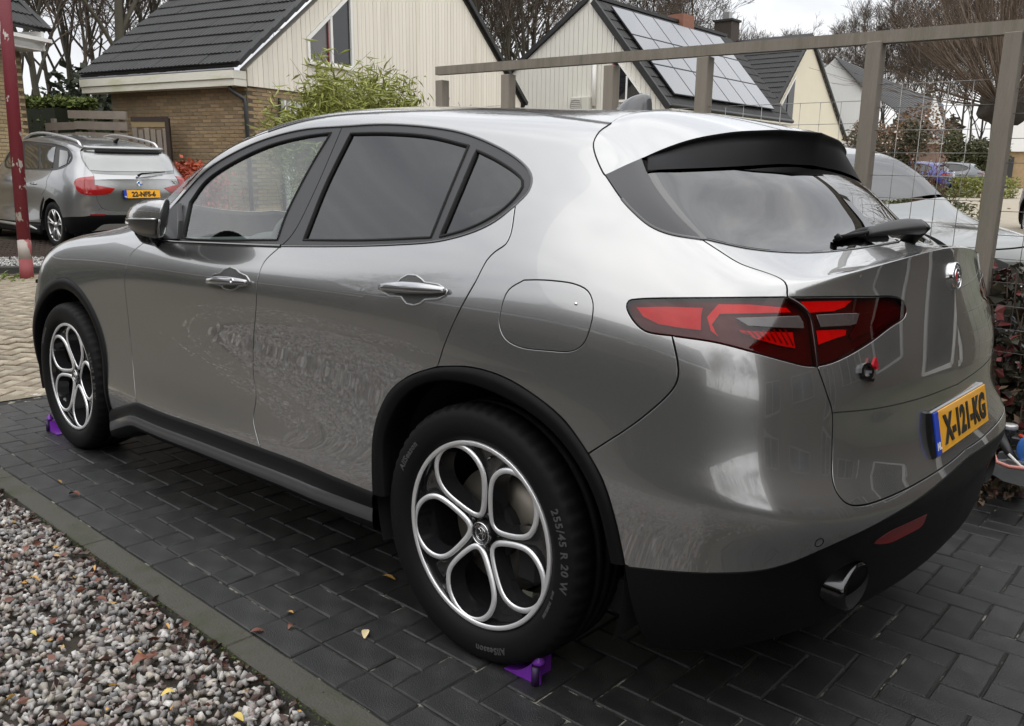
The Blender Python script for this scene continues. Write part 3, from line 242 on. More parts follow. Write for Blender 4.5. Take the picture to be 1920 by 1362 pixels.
 'archF': [(2.264,3.168),(2.255,3.35),(2.232,3.534),(2.214,3.712),(2.231,3.871),(2.295,4.013),(2.384,4.133),(2.487,4.233),(2.615,4.323),(2.75,4.394),(2.874,4.426),(2.976,4.416),(3.072,4.375),(3.162,4.315),(3.243,4.24),(3.319,4.146),(3.387,4.04),(3.445,3.928),(3.484,3.832),(3.519,3.729),(3.549,3.62),(3.577,3.507),(3.603,3.392),(3.629,3.278),(3.652,3.172),(3.675,3.063),(3.697,2.95),(3.719,2.833),(3.741,2.712),(3.763,2.586),(3.786,2.455),(3.805,2.336),(3.824,2.211),(3.844,2.079),(3.863,1.941),(3.882,1.795),(3.9,1.643),(3.916,1.484),(3.928,1.318),(3.935,1.148)],
 'refl': [(12.089,1.934),(12.131,1.984),(12.171,2.038),(12.214,2.09),(12.265,2.134),(12.318,2.158),(12.381,2.173),(12.451,2.178),(12.526,2.177),(12.6,2.172),(12.67,2.168),(12.768,2.161),(12.863,2.149),(12.963,2.13),(12.992,1.957),(13.002,1.82),(12.98,1.733),(12.928,1.701),(12.857,1.695),(12.779,1.701),(12.702,1.706),(12.622,1.703),(12.54,1.7),(12.457,1.705),(12.376,1.724),(12.284,1.771),(12.191,1.835)],
 'e_left': [(9.595,5.485),(9.656,5.504),(9.718,5.523),(9.78,5.541),(9.842,5.557),(9.904,5.572),(9.959,5.579),(10.014,5.585),(10.069,5.59),(10.123,5.593),(10.178,5.596),(10.233,5.597),(10.288,5.597),(10.258,5.474),(10.242,5.352),(10.227,5.228),(10.164,5.232),(10.1,5.235),(10.036,5.236),(9.981,5.242),(9.925,5.247),(9.869,5.251),(9.812,5.254),(9.763,5.286),(9.714,5.317),(9.663,5.347),(9.63,5.418)],
 'e_mid': [(10.458,5.661),(10.515,5.658),(10.572,5.654),(10.63,5.649),(10.687,5.642),(10.745,5.633),(10.804,5.623),(10.86,5.605),(10.916,5.585),(10.973,5.564),(11.031,5.542),(11.09,5.52),(11.149,5.498),(11.209,5.475),(11.245,5.397),(11.178,5.409),(11.112,5.42),(11.047,5.431),(10.983,5.441),(10.92,5.451),(10.858,5.459),(10.799,5.467),(10.74,5.475),(10.681,5.481),(10.623,5.486),(10.565,5.49),(10.508,5.492),(10.451,5.494),(10.399,5.412),(10.349,5.329),(10.367,5.233),(10.385,5.139),(10.321,5.23),(10.316,5.34),(10.31,5.451),(10.358,5.521),(10.408,5.59)],
 'e_white': [(10.591,5.412),(10.649,5.41),(10.707,5.406),(10.765,5.401),(10.825,5.395),(10.885,5.389),(10.945,5.381),(11.014,5.372),(11.084,5.363),(11.155,5.352),(11.228,5.341),(11.302,5.33),(11.326,5.253),(11.313,5.185),(11.244,5.196),(11.176,5.207),(11.109,5.217),(11.043,5.226),(10.979,5.236),(10.908,5.248),(10.84,5.26),(10.772,5.272),(10.704,5.283),(10.648,5.346)],
 'e_red': [(10.601,5.245),(10.657,5.238),(10.713,5.231),(10.77,5.223),(10.828,5.215),(10.886,5.206),(10.945,5.199),(11.006,5.193),(11.067,5.185),(11.13,5.177),(11.194,5.169),(11.187,5.108),(11.181,5.048),(11.176,4.988),(11.115,5.001),(11.055,5.014),(10.997,5.027),(10.934,5.05),(10.873,5.073),(10.813,5.096),(10.753,5.12),(10.702,5.16),(10.651,5.201)],
 'e_gwhite': [(11.512,5.303),(11.6,5.291),(11.69,5.279),(11.783,5.267),(11.859,5.256),(11.937,5.245),(12.016,5.234),(12.096,5.224),(12.055,5.18),(12.014,5.137),(11.93,5.131),(11.845,5.139),(11.761,5.147),(11.679,5.156),(11.598,5.163),(11.519,5.171),(11.515,5.236)],
 'e_gtop': [(11.398,5.521),(11.475,5.5),(11.553,5.48),(11.632,5.459),(11.704,5.442),(11.777,5.424),(11.851,5.408),(11.926,5.392),(12.003,5.377),(12.08,5.362),(11.957,5.311),(11.876,5.305),(11.795,5.299),(11.711,5.31),(11.629,5.322),(11.548,5.333),(11.468,5.344),(11.433,5.426)],
 'e_gred': [(11.491,5.149),(11.568,5.143),(11.647,5.135),(11.727,5.128),(11.811,5.117),(11.897,5.106),(11.865,5.052),(11.778,5.046),(11.693,5.038),(11.617,5.028),(11.542,5.017),(11.468,5.004),(11.479,5.077)],
 'e_gtip': [(12.131,5.221),(12.224,5.215),(12.318,5.209),(12.415,5.203),(12.5,5.201),(12.587,5.198),(12.677,5.196),(12.769,5.193),(12.775,5.131),(12.681,5.114),(12.589,5.096),(12.499,5.079),(12.41,5.06),(12.315,5.05),(12.221,5.039),(12.129,5.027),(12.038,5.015),(11.949,5.003),(11.915,5.035),(11.978,5.078),(12.042,5.119),(12.086,5.17)],
 'gateglassR': [(14.,9.427),(14.,9.254),(14.,9.096),(14.,8.945),(14.,8.798),(14.,8.657),(14.,8.524)],
 'cupR': [(7.214,5.137),(7.233,5.205),(7.251,5.273),(7.278,5.296),(7.305,5.318),(7.332,5.341),(7.356,5.43),(7.383,5.471),(7.409,5.512),(7.446,5.511),(7.482,5.511),(7.511,5.478),(7.539,5.447),(7.575,5.391),(7.608,5.386),(7.64,5.381),(7.672,5.376),(7.704,5.371),(7.734,5.34),(7.763,5.309),(7.792,5.279),(7.792,5.181),(7.757,5.14),(7.722,5.098),(7.686,5.087),(7.649,5.077),(7.613,5.066),(7.574,4.989),(7.544,4.968),(7.514,4.947),(7.481,4.954),(7.449,4.962),(7.421,5.015),(7.392,5.07),(7.356,5.069),(7.32,5.068),(7.284,5.067),(7.249,5.102)],
 'cupF': [(5.359,5.006),(5.389,5.064),(5.419,5.123),(5.489,5.172),(5.523,5.286),(5.558,5.326),(5.593,5.365),(5.671,5.326),(5.72,5.25),(5.765,5.219),(5.81,5.189),(5.838,5.126),(5.865,5.065),(5.827,4.963),(5.786,4.939),(5.746,4.914),(5.689,4.823),(5.624,4.779),(5.557,4.81),(5.516,4.875),(5.461,4.879),(5.406,4.882)],
}
CTRL2 = np.array([3582,-866,143,3650,-971,205,3707,-1047,265,3757,-1101,325,3799,-1136,384,3836,-1160,444,3866,-1176,507,3889,-1188,578,3904,-1198,654,3907,-1208,730,3897,-1212,798,3877,-1208,852,3852,-1184,892,3820,-1145,919,3778,-1088,937,3724,-1021,947,3658,-942,953,3585,-854,956,3508,-754,957,3435,-636,958,3366,-495,962,3302,-338,968,3237,-172,977,3166,-8,990,3081,149,1008,3505,62,142,3525,80,203,3553,91,264,3583,95,324,3605,100,383,3619,105,443,3626,108,507,3624,110,573,3616,112,640,3600,115,701,3578,118,752,3550,118,797,3515,116,836,3476,112,871,3437,107,898,3399,101,919,3357,93,936,3313,85,950,3265,77,962,3218,66,971,3171,53,979,3122,35,985,3071,16,990,3023,0,993,2983,-8,996,3377,614,143,3380,684,203,3396,721,264,3409,747,323,3416,762,382,3416,778,443,3414,783,508,3402,788,574,3384,784,634,3357,788,690,3333,786,743,3303,786,791,3269,765,836,3231,740,874,3201,699,905,3172,657,927,3150,601,945,3126,545,959,3101,476,973,3068,403,985,3038,310,993,3002,211,999,2964,104,1006,2932,0,1004,2924,-94,990,3161,816,144,3190,848,204,3196,876,265,3196,891,325,3194,901,385,3194,902,445,3190,907,509,3184,901,573,3171,894,638,3153,877,702,3129,872,769,3103,858,832,3083,841,883,3062,804,921,3039,762,948,3019,707,965,3008,653,972,2998,582,979,2983,499,982,2962,404,990,2939,310,996,2916,213,1005,2898,113,1009,2882,2,1012,2871,-123,996,2761,835,140,2790,842,204,2789,860,265,2786,873,324,2782,880,384,2785,880,444,2783,880,504,2786,879,573,2785,873,653,2789,867,733,2781,857,802,2779,843,865,2766,820,926,2762,786,969,2751,744,986,2748,698,991,2738,652,995,2732,595,1002,2716,526,1007,2716,429,1005,2711,339,1009,2722,230,1007,2735,120,1000,2731,2,1007,2700,-133,1042,2182,814,130,2158,839,195,2159,862,258,2160,878,316,2163,877,369,2160,867,425,2163,855,493,2161,848,573,2165,849,660,2164,856,744,2170,863,819,2168,858,887,2169,831,951,2169,799,998,2184,771,1020,2191,749,1041,2179,725,1098,2152,716,1153,2139,704,1191,2144,661,1199,2209,519,1190,2283,341,1167,2327,161,1161,2341,-2,1162,2304,-147,1218,1587,800,120,1575,845,190,1574,874,254,1577,888,309,1578,885,359,1577,871,416,1576,855,489,1576,846,572,1576,847,656,1576,858,741,1576,871,824,1576,869,895,1577,844,948,1577,810,1006,1574,781,1093,1570,752,1205,1578,719,1312,1586,699,1407,1595,693,1466,1614,646,1503,1630,526,1515,1649,350,1534,1665,167,1543,1671,-3,1553,1685,-158,1503,1016,799,114,1025,842,185,1024,872,250,1025,887,305,1024,886,355,1025,874,412,1024,859,487,1025,849,571,1023,851,654,1024,861,738,1022,872,825,1024,870,898,1023,849,950,1023,816,1014,1019,779,1122,1019,737,1258,1020,694,1387,1027,660,1483,1031,637,1542,1031,583,1575,1027,478,1601,1017,327,1623,1011,163,1641,1011,-1,1641,1030,-162,1618,477,812,116,476,841,186,477,868,251,476,884,310,476,887,363,475,881,423,476,872,499,475,866,583,476,869,666,475,877,749,475,882,836,474,877,914,475,858,976,474,826,1039,476,788,1127,477,745,1238,477,702,1353,476,671,1443,475,646,1497,473,593,1525,472,480,1549,471,327,1565,465,163,1575,467,0,1577,461,-162,1594,17,838,127,15,862,195,16,878,255,14,888,314,15,892,375,14,892,442,16,892,517,15,893,601,17,895,687,18,896,773,21,893,853,20,885,927,21,866,997,19,836,1066,19,794,1131,14,750,1205,10,715,1298,6,690,1382,4,663,1437,3,604,1471,-2,487,1495,-7,330,1514,-10,164,1523,-8,0,1531,10,-165,1538,-302,844,140,-292,869,199,-291,887,259,-289,896,320,-290,900,384,-288,900,453,-287,901,527,-288,900,602,-293,900,682,-289,897,771,-284,887,849,-279,874,908,-287,859,960,-282,830,1037,-283,788,1118,-284,755,1185,-286,719,1253,-285,687,1324,-281,661,1380,-280,606,1420,-275,494,1450,-269,339,1471,-258,170,1481,-244,0,1484,-224,-170,1482,-541,803,168,-550,836,221,-548,862,282,-549,879,342,-555,884,402,-557,886,471,-553,887,546,-558,885,611,-577,878,663,-586,870,738,-583,860,819,-586,847,872,-589,836,907,-578,810,975,-554,771,1058,-530,745,1114,-497,714,1185,-462,682,1264,-437,663,1329,-411,615,1377,-384,504,1418,-356,345,1447,-333,171,1460,-319,-1,1460,-319,-170,1451,-676,693,216,-688,726,279,-704,751,331,-724,766,381,-737,775,427,-743,780,482,-738,787,550,-741,790,612,-755,787,664,-766,784,736,-770,780,803,-764,774,872,-747,764,942,-738,760,972,-718,750,997,-674,721,1060,-628,681,1145,-588,656,1228,-546,640,1300,-498,596,1359,-441,485,1404,-387,328,1435,-356,161,1451,-344,-1,1453,-351,-156,1442,-745,510,244,-757,534,292,-776,552,341,-796,567,392,-815,578,443,-820,587,492,-814,590,534,-809,593,579,-817,593,648,-827,594,740,-834,592,802,-821,585,876,-795,576,970,-796,579,980,-791,579,978,-741,553,1053,-689,521,1148,-648,501,1231,-605,493,1299,-551,461,1357,-488,375,1401,-431,253,1431,-390,124,1447,-370,-1,1449,-365,-122,1441,-783,269,259,-804,275,299,-823,286,343,-841,296,393,-854,303,445,-856,306,488,-851,307,518,-845,304,559,-844,303,637,-846,305,741,-849,308,803,-836,304,874,-816,295,973,-818,293,985,-813,293,982,-759,285,1058,-704,270,1154,-664,256,1235,-624,249,1302,-572,231,1357,-510,193,1401,-451,135,1431,-407,69,1446,-380,0,1449,-368,-70,1442,-793,3,263,-819,1,305,-841,0,350,-858,1,398,-869,1,444,-870,1,481,-863,0,511,-855,-1,555,-854,-1,636,-855,-1,740,-852,0,805,-839,0,876,-821,-1,971,-823,-2,985,-816,-2,985,-762,-1,1056,-707,0,1151,-666,-1,1234,-626,-3,1302,-575,-3,1357,-513,-1,1401,-453,1,1432,-411,2,1447,-384,1,1449,-367,-2,1443,-774,-275,258,-803,-284,311,-827,-294,360,-846,-303,403,-856,-310,440,-858,-312,476,-853,-310,516,-848,-307,571,-848,-305,646,-849,-306,733,-845,-307,812,-835,-303,883,-822,-297,944,-811,-291,975,-794,-286,1002,-757,-281,1059,-711,-273,1138,-664,-261,1221,-614,-245,1296,-559,-223,1357,-501,-189,1401,-448,-140,1431,-408,-77,1446,-381,-3,1450,-363,79,1446], float).reshape(17,25,3)/1e3
CURVE2 = {
 'dlo': [(4.393,7.653),(4.457,7.767),(4.516,7.89),(4.578,8.014),(4.645,8.13),(4.721,8.226),(4.81,8.288),(4.9,8.326),(4.993,8.369),(5.088,8.416),(5.185,8.462),(5.285,8.501),(5.389,8.522),(5.501,8.517),(5.621,8.48),(5.751,8.423),(5.888,8.363),(6.031,8.307),(6.177,8.262),(6.325,8.233),(6.471,8.22),(6.613,8.226),(6.753,8.247),(6.894,8.277),(7.037,8.313),(7.182,8.35),(7.326,8.387),(7.47,8.421),(7.614,8.449),(7.759,8.469),(7.923,8.487),(8.094,8.504),(8.272,8.516),(8.455,8.518),(8.643,8.505),(8.832,8.472),(9.059,8.405),(9.277,8.313),(9.458,8.202),(9.583,8.078),(9.661,7.918),(9.682,7.742),(9.651,7.561),(9.585,7.398),(9.489,7.222),(9.378,7.044),(9.261,6.875),(9.146,6.733),(9.022,6.607),(8.882,6.497),(8.722,6.401),(8.539,6.319),(8.403,6.273),(8.252,6.237),(8.089,6.212),(7.918,6.198),(7.742,6.196),(7.564,6.204),(7.386,6.218),(7.21,6.235),(7.038,6.254),(6.871,6.272),(6.71,6.289),(6.556,6.304),(6.406,6.316),(6.248,6.326),(6.082,6.337),(5.912,6.348),(5.74,6.363),(5.568,6.382),(5.4,6.408),(5.239,6.444),(5.086,6.492),(4.944,6.556),(4.817,6.639),(4.707,6.74),(4.618,6.857),(4.503,7.118),(4.447,7.377)],
 'g1': [(5.724,7.993),(5.861,7.96),(5.999,7.941),(6.137,7.935),(6.275,7.942),(6.414,7.96),(6.553,7.987),(6.588,7.804),(6.622,7.643),(6.656,7.496),(6.691,7.359),(6.728,7.227),(6.765,7.099),(6.803,6.97),(6.842,6.839),(6.884,6.704),(6.928,6.561),(6.976,6.406),(6.817,6.409),(6.661,6.413),(6.506,6.416),(6.352,6.421),(6.199,6.427),(6.046,6.434),(6.012,6.57),(5.98,6.699),(5.949,6.825),(5.919,6.95),(5.889,7.076),(5.858,7.206),(5.828,7.34),(5.799,7.482),(5.772,7.635),(5.747,7.803)],
 'g2': [(6.689,8.015),(6.831,8.022),(6.974,8.036),(7.119,8.054),(7.267,8.076),(7.417,8.103),(7.571,8.135),(7.729,8.171),(7.754,7.96),(7.772,7.776),(7.788,7.609),(7.806,7.451),(7.828,7.298),(7.854,7.146),(7.887,6.989),(7.927,6.824),(7.976,6.647),(8.031,6.46),(7.841,6.44),(7.656,6.426),(7.477,6.416),(7.302,6.409),(7.131,6.403),(7.079,6.563),(7.031,6.711),(6.987,6.85),(6.946,6.984),(6.906,7.115),(6.868,7.245),(6.83,7.378),(6.794,7.517),(6.76,7.666),(6.725,7.829)],
 'g3': [(8.132,8.005),(8.369,8.049),(8.624,8.104),(8.902,8.173),(9.083,8.026),(9.264,7.892),(9.446,7.767),(9.369,7.491),(9.312,7.215),(9.116,7.03),(8.93,6.861),(8.749,6.709),(8.573,6.573),(8.495,6.767),(8.421,6.955),(8.355,7.132),(8.299,7.302),(8.251,7.468),(8.209,7.637),(8.171,7.813)],
 'g0': [(4.591,7.418),(4.666,7.521),(4.743,7.619),(4.821,7.716),(4.898,7.816),(4.975,7.923),(5.097,7.94),(5.216,7.975),(5.33,8.028),(5.441,8.099),(5.547,8.19),(5.568,7.957),(5.589,7.765),(5.614,7.594),(5.641,7.437),(5.67,7.289),(5.7,7.149),(5.73,7.014),(5.76,6.882),(5.79,6.751),(5.821,6.618),(5.854,6.48),(5.7,6.503),(5.544,6.53),(5.388,6.563),(5.23,6.604),(5.07,6.658),(4.905,6.73),(4.735,6.83),(4.664,7.114)],
 'rg': [(10.544,8.826),(10.713,8.629),(10.789,8.436),(10.834,8.258),(10.884,8.096),(10.952,7.949),(11.032,7.812),(11.122,7.681),(11.221,7.554),(11.321,7.442),(11.428,7.333),(11.535,7.225),(11.636,7.115),(11.727,7.),(11.85,6.992),(11.963,6.982),(12.071,6.971),(12.177,6.959),(12.285,6.947),(12.397,6.935),(12.516,6.923),(12.607,6.914),(12.707,6.905),(12.814,6.896),(12.927,6.887),(13.045,6.878),(13.165,6.87),(13.286,6.862),(13.407,6.854),(13.525,6.847),(13.64,6.84),(13.748,6.833),(13.849,6.827),(13.94,6.821),(14.,6.816),(14.,6.811),(14.,6.806),(14.,6.805)],
 'lamp': [(10.326,5.638),(10.442,5.973),(10.602,6.123),(10.825,6.279),(10.959,6.373),(11.108,6.464),(11.262,6.541),(11.413,6.601),(11.558,6.648),(11.694,6.686),(11.817,6.719),(11.816,6.422),(11.806,5.624),(11.798,5.357),(11.792,5.171),(11.897,5.14),(11.998,5.111),(12.097,5.083),(12.194,5.055),(12.292,5.026),(12.398,4.992),(12.505,4.957),(12.611,4.919),(12.717,4.881),(12.821,4.842),(12.749,4.73),(12.679,4.607),(12.605,4.489),(12.519,4.392),(12.427,4.334),(12.321,4.296),(12.206,4.273),(12.084,4.262),(11.96,4.256),(11.838,4.252),(11.724,4.247),(11.605,4.244),(11.483,4.245),(11.361,4.254),(11.242,4.273),(11.128,4.307),(10.993,4.363),(10.862,4.433),(10.74,4.523),(10.633,4.643),(10.543,4.823),(10.474,5.064),(10.41,5.35)],
 'gate': [(11.727,7.),(11.777,6.88),(11.817,6.719),(11.831,6.513),(11.828,5.758),(11.821,5.409),(11.815,5.208),(11.813,5.04),(11.814,4.855),(11.816,4.66),(11.823,4.458),(11.838,4.252),(11.856,4.066),(11.875,3.897),(11.9,3.745),(11.934,3.603),(11.988,3.42),(12.054,3.235),(12.132,3.069),(12.23,2.95),(12.341,2.867),(12.45,2.775),(12.554,2.779),(12.66,2.78),(12.767,2.78),(12.875,2.778),(12.982,2.774),(13.087,2.768),(13.19,2.762),(13.289,2.754),(13.382,2.746),(13.469,2.738),(13.549,2.73),(13.662,2.72),(13.759,2.713),(13.851,2.705),(13.947,2.695)],
 'low': [(9.323,2.004),(9.496,2.016),(9.662,2.026),(9.849,2.033),(10.,2.033),(10.167,2.028),(10.34,2.021),(10.514,2.013),(10.681,2.006),(10.837,2.001),(10.978,2.003),(11.1,2.012),(11.241,2.04),(11.364,2.08),(11.48,2.128),(11.595,2.178),(11.712,2.168),(11.825,2.157),(11.935,2.145),(12.041,2.133),(12.146,2.12),(12.249,2.108),(12.352,2.096),(12.454,2.084),(12.558,2.073),(12.662,2.063),(12.754,2.056),(12.847,2.049),(12.941,2.044),(13.036,2.038),(13.133,2.034),(13.23,2.029),(13.327,2.025),(13.425,2.02),(13.524,2.015),(13.623,2.01),(13.721,2.003),(13.82,1.996),(13.918,1.989)],
 'diff': [(11.236,0.),(11.392,0.),(11.539,0.158),(11.672,0.34),(11.778,0.495),(11.877,0.636),(11.978,0.744),(12.096,0.805),(12.219,0.826),(12.339,0.847),(12.449,0.838),(12.558,0.829),(12.666,0.82),(12.774,0.811),(12.881,0.802),(12.988,0.792),(13.095,0.781),(13.203,0.769),(13.311,0.757),(13.419,0.743),(13.527,0.729),(13.637,0.714),(13.747,0.698),(13.857,0.682),(13.969,0.664)],
 'refl': [(11.387,2.247),(11.52,2.247),(11.649,2.247),(11.774,2.247),(11.896,2.248),(12.014,2.249),(12.129,2.25),(12.242,2.252),(12.198,1.998),(12.088,2.005),(11.974,2.013),(11.858,2.021),(11.739,2.03),(11.616,2.038),(11.49,2.047)],
 'cut': [],
 'doorgap': [(8.096,6.315),(8.086,6.144),(8.066,5.969),(8.038,5.791),(8.007,5.611),(7.977,5.433),(7.952,5.258),(7.941,5.062),(7.942,4.878),(7.934,4.704),(7.895,4.538),(7.811,4.372),(7.701,4.216),(7.58,4.066),(7.461,3.917)],
 'handle': [(7.441,5.646),(7.617,5.616),(7.797,5.595),(7.98,5.584)],
}
# =====================================================================  the grey SUV
# master surface: bicubic B-spline net, u runs nose -> side -> tail centre (0..14), v sill -> roof centre (0..11)
def _bs(n, t):
    t = np.asarray(t, float); i = np.clip(np.floor(t).astype(int), 0, n-1); f = t-i
    B = np.zeros((len(t), n+3)); k = np.arange(len(t))
    B[k, i] = (1-f)**3/6; B[k, i+1] = (3*f**3-6*f**2+4)/6; B[k, i+2] = (-3*f**3+3*f**2+3*f+1)/6; B[k, i+3] = f**3/6
    return B
def SF(uv):
    uv = np.asarray(uv, float).reshape(-1, 2)
    return np.einsum('na,nb,abk->nk', _bs(14, uv[:, 0]), _bs(22, uv[:, 1]*2), CTRL)
def SD(uv):
    uv = np.asarray(uv, float).reshape(-1, 2); h = .004
    a = SF(uv+[h, 0])-SF(uv-[h, 0]); b = SF(uv+[0, h])-SF(uv-[0, h]); a /= 2*h; b /= 2*h
    n = np.cross(a, b); n /= np.linalg.norm(n, axis=1)[:, None]+1e-12
    return a, b, -n
_t = SD([[6, 4.]])[2][0]; NSG = 1 if _t[1] > 0 else -1
SU, SV = .42, .13
def inside(P, poly):
    x, y = P[:, 0], P[:, 1]; r = np.zeros(len(P), bool); n = len(poly)
    for i in range(n):
        x1, y1 = poly[i]; x2, y2 = poly[(i+1) % n]
        c = ((y1 > y) != (y2 > y)) & (x < (x2-x1)*(y-y1)/((y2-y1) if y2 != y1 else 1e-12)+x1); r ^= c
    return r
def clean(loop):
    o = []
    for p in loop:
        if not o or abs(p[0]-o[-1][0])*SU+abs(p[1]-o[-1][1])*SV > .0012: o.append(tuple(p))
    if abs(o[0][0]-o[-1][0])*SU+abs(o[0][1]-o[-1][1])*SV < .0012: o.pop()
    return np.array(o, float)
def densify(loop, d=.02):
    o = []
    for a, b in zip(loop, np.roll(loop, -1, 0)):
        k = max(1, int(math.hypot((b-a)[0]*SU, (b-a)[1]*SV)/d))
        for t in range(k): o.append(a+(b-a)*t/k)
    return np.array(o)
def on_c(p): return p[0] > 13.985 or p[1] > 10.985
def inset(loop, g):
    """move a loop on the surface inward by g metres (metric), centre-line points stay"""
    P = SF(loop); a, b, n = SD(loop); n = n*NSG
    t = np.roll(P, -1, 0)-np.roll(P, 1, 0); t /= np.linalg.norm(t, axis=1)[:, None]+1e-9
    d = np.cross(n, t)
    area = ((loop[:, 0]*np.roll(loop[:, 1], -1)-np.roll(loop[:, 0], -1)*loop[:, 1]).sum())
    sgn = 1
    # choose sign: step a little and test for being inside
    q = loop+_tooff(d*.002, a, b); ins = inside(q*[SU, SV], loop*[SU, SV])
    if ins.mean() < .5: d = -d
    out = loop+_tooff(d*g, a, b)
    for i in range(len(loop)):
        if on_c(loop[i]): out[i] = loop[i]
    return out, d, n
def _tooff(D, a, b):
    aa = (a*a).sum(1); bb = (b*b).sum(1); ab = (a*b).sum(1); da = (D*a).sum(1); db = (D*b).sum(1); dt = aa*bb-ab*ab+1e-12
    return np.c_[(da*bb-db*ab)/dt, (db*aa-da*ab)/dt]
def surf_panel(name, loop, m, parent, holes=(), off=0., gap=.0031, depth=.022, step=.026, side='L', warp=None, bend=None, flange=True, hole_gap=None):
    loop = densify(clean(loop), step)
    loops = [(loop, gap)]+[(densify(clean(h), step), -(hole_gap if hole_gap is not None else gap)) for h in holes]
    rings = []
    for lp, g in loops:
        q, d, n = inset(lp, g); rings.append((q, d if g >= 0 else -d, n, lp))
    W_ = [r[0]*[SU, SV] for r in rings]
    lo = W_[0].min(0); hi = W_[0].max(0)
    gx, gy = np.meshgrid(np.arange(lo[0], hi[0], step), np.arange(lo[1], hi[1], step*.9)); gx[1::2] += step/2
    G = np.c_[gx.ravel(), gy.ravel()]
    k = inside(G, W_[0])
    for w in W_[1:]: k &= ~inside(G, w)
    G = G[k]
    for w in W_:
        B = w
        if len(G):
            dm = np.min(np.hypot(G[:, None, 0]-B[None, :, 0], G[:, None, 1]-B[None, :, 1]), axis=1); G = G[dm > step*.55]
    pts = [tuple(p) for w in W_ for p in w]+[tuple(p) for p in G]
    E = []; s0 = 0
    for w in W_:
        m_ = len(w); E += [(s0+i, s0+(i+1) % m_) for i in range(m_)]; s0 += m_
    r = delaunay_2d_cdt([Vector(p) for p in pts], E, [], 0, 1e-6)
    vs = np.array([[v[0], v[1]] for v in r[0]]); fs = np.array([f for f in r[2]])
    cen = vs[fs].mean(1); k = inside(cen, W_[0])
    for w in W_[1:]: k &= ~inside(cen, w)
    fs = fs[k]; used = np.unique(fs); mp_ = -np.ones(len(vs), int); mp_[used] = np.arange(len(used)); vs = vs[used]; fs = mp_[fs]
    uv = vs/[SU, SV]
    P = SF(uv); n = SD(uv)[2]*NSG
    if warp is not None: P, n = warp(P, n, uv)
    P = P+n*off
    V = list(P); NN = list(n); FL0 = []
    # face orientation
    f0 = P[fs[:, 1]]-P[fs[:, 0]]; f1 = P[fs[:, 2]]-P[fs[:, 0]]; fn = np.cross(f0, f1); flip = (fn*n[fs[:, 0]]).sum(1) < 0
    fs[flip] = fs[flip][:, ::-1]
    Fc = [tuple(f) for f in fs]; n_top = len(Fc); darkf = []
    if flange and depth > 0:
        for q, d, nn, lp in rings:
            FL0.append(len(Fc)); p0 = SF(q); 
            if warp is not None: p0, nn = warp(p0, nn, q)
            p0 = p0+nn*off
            e = min(.0012, abs(gap)*.6+.0004)
            prof = [(0, 0), (e*.7, -e*.5), (e, -e*1.3), (e, -depth)]
            base = len(V); m_ = len(q)
            for j, (a_, b_) in enumerate(prof):
                for i in range(m_):
                    dd = d[i]*0 if on_c(lp[i]) else d[i]
                    V.append(p0[i]-dd*a_+nn[i]*b_)
                    w_ = [0, .45, .9, 1][j]; v_ = nn[i]*(1-w_)-d[i]*w_; NN.append(v_/np.linalg.norm(v_))
            for j in range(3):
                for i in range(m_):
                    i2 = (i+1) % m_
                    if on_c(lp[i]) and on_c(lp[i2]): continue
                    if j == 2: darkf.append(len(Fc))
                    Fc.append((base+j*m_+i, base+j*m_+i2, base+(j+1)*m_+i2, base+(j+1)*m_+i))
            # orientation of flange
            k = 0
    V = np.array(V); NN = np.array(NN)
    Fo = []
    for f in Fc:
        if len(f) == 4:
            a_, b_, c_ = V[f[0]], V[f[1]], V[f[2]]
            if np.dot(np.cross(b_-a_, c_-a_), NN[f[0]]+NN[f[2]]) < 0: f = f[::-1]
        Fo.append(f)
    Fc = Fo
    if bend is not None: V = bend(V)
    outs = []
    MI = np.array([1, -1, 1]); dk = np.zeros(len(Fc), int); dk[darkf] = 1; ib = mat('dark interior', (.006, .006, .006), rough=.9)
    if side == 'B':
        b = len(V); V2 = np.vstack([V, V*MI]); N2 = np.vstack([NN, NN*MI]); F2 = Fc+[tuple(b+i for i in f[::-1]) for f in Fc]
        return mesh_obj(name, V2, F2, None, parent, smooth=True, normals=N2, mats=[m, ib], fmat=np.r_[dk, dk])
    if 'L' in side: outs.append(mesh_obj(name, V, Fc, None, parent, smooth=True, normals=NN, mats=[m, ib], fmat=dk))
    if 'R' in side: outs.append(mesh_obj(name, V*MI, [f[::-1] for f in Fc], None, parent, smooth=True, normals=NN*MI, mats=[m, ib], fmat=dk))
    return outs[0] if len(outs) == 1 else outs
C_ = {k: [tuple(p) for p in v] for k, v in CURVE.items()}
rv = lambda k: C_[k][::-1]
def lin(a, b, n=12): return [(a[0]+(b[0]-a[0])*t/n, a[1]+(b[1]-a[1])*t/n) for t in range(n+1)]
def spline_on(uvs, off=.0, n=6):
    p = SF(uvs); return p+SD(uvs)[2]*NSG*off

paint = mat('metallic grey paint', (.33, .33, .328), rough=.225, metal=.82, coat=1, coatr=.006)
paint.node_tree.nodes['Principled BSDF'].inputs['Coat IOR'].default_value = 1.75
black_gloss = mat('gloss black trim', (.012, .012, .013), rough=.12, coat=.6)
satin = mat('satin dark trim', (.030, .030, .032), rough=.30, metal=.3)
plastic = mat('black grained plastic', (.0045, .0045, .005), rough=.5, spec=.13, bump=.12, bscale=900)
plastic2 = mat('dark grey plastic', (.014, .014, .015), rough=.38, spec=.4, bump=.08, bscale=900)
rubber = mat('tyre rubber', (.0065, .0065, .0068), rough=.62, spec=.15, bump=.1, bscale=300)
inside_b = mat('dark interior', (.006, .006, .006), rough=.9)
chrome = mat('chrome', (.75, .75, .76), rough=.08, metal=1)
alloy = mat('machined alloy', (.88, .88, .89), rough=.42, metal=.75)
gun = mat('gloss gunmetal', (.016, .016, .017), rough=.14, metal=.2, coat=1)
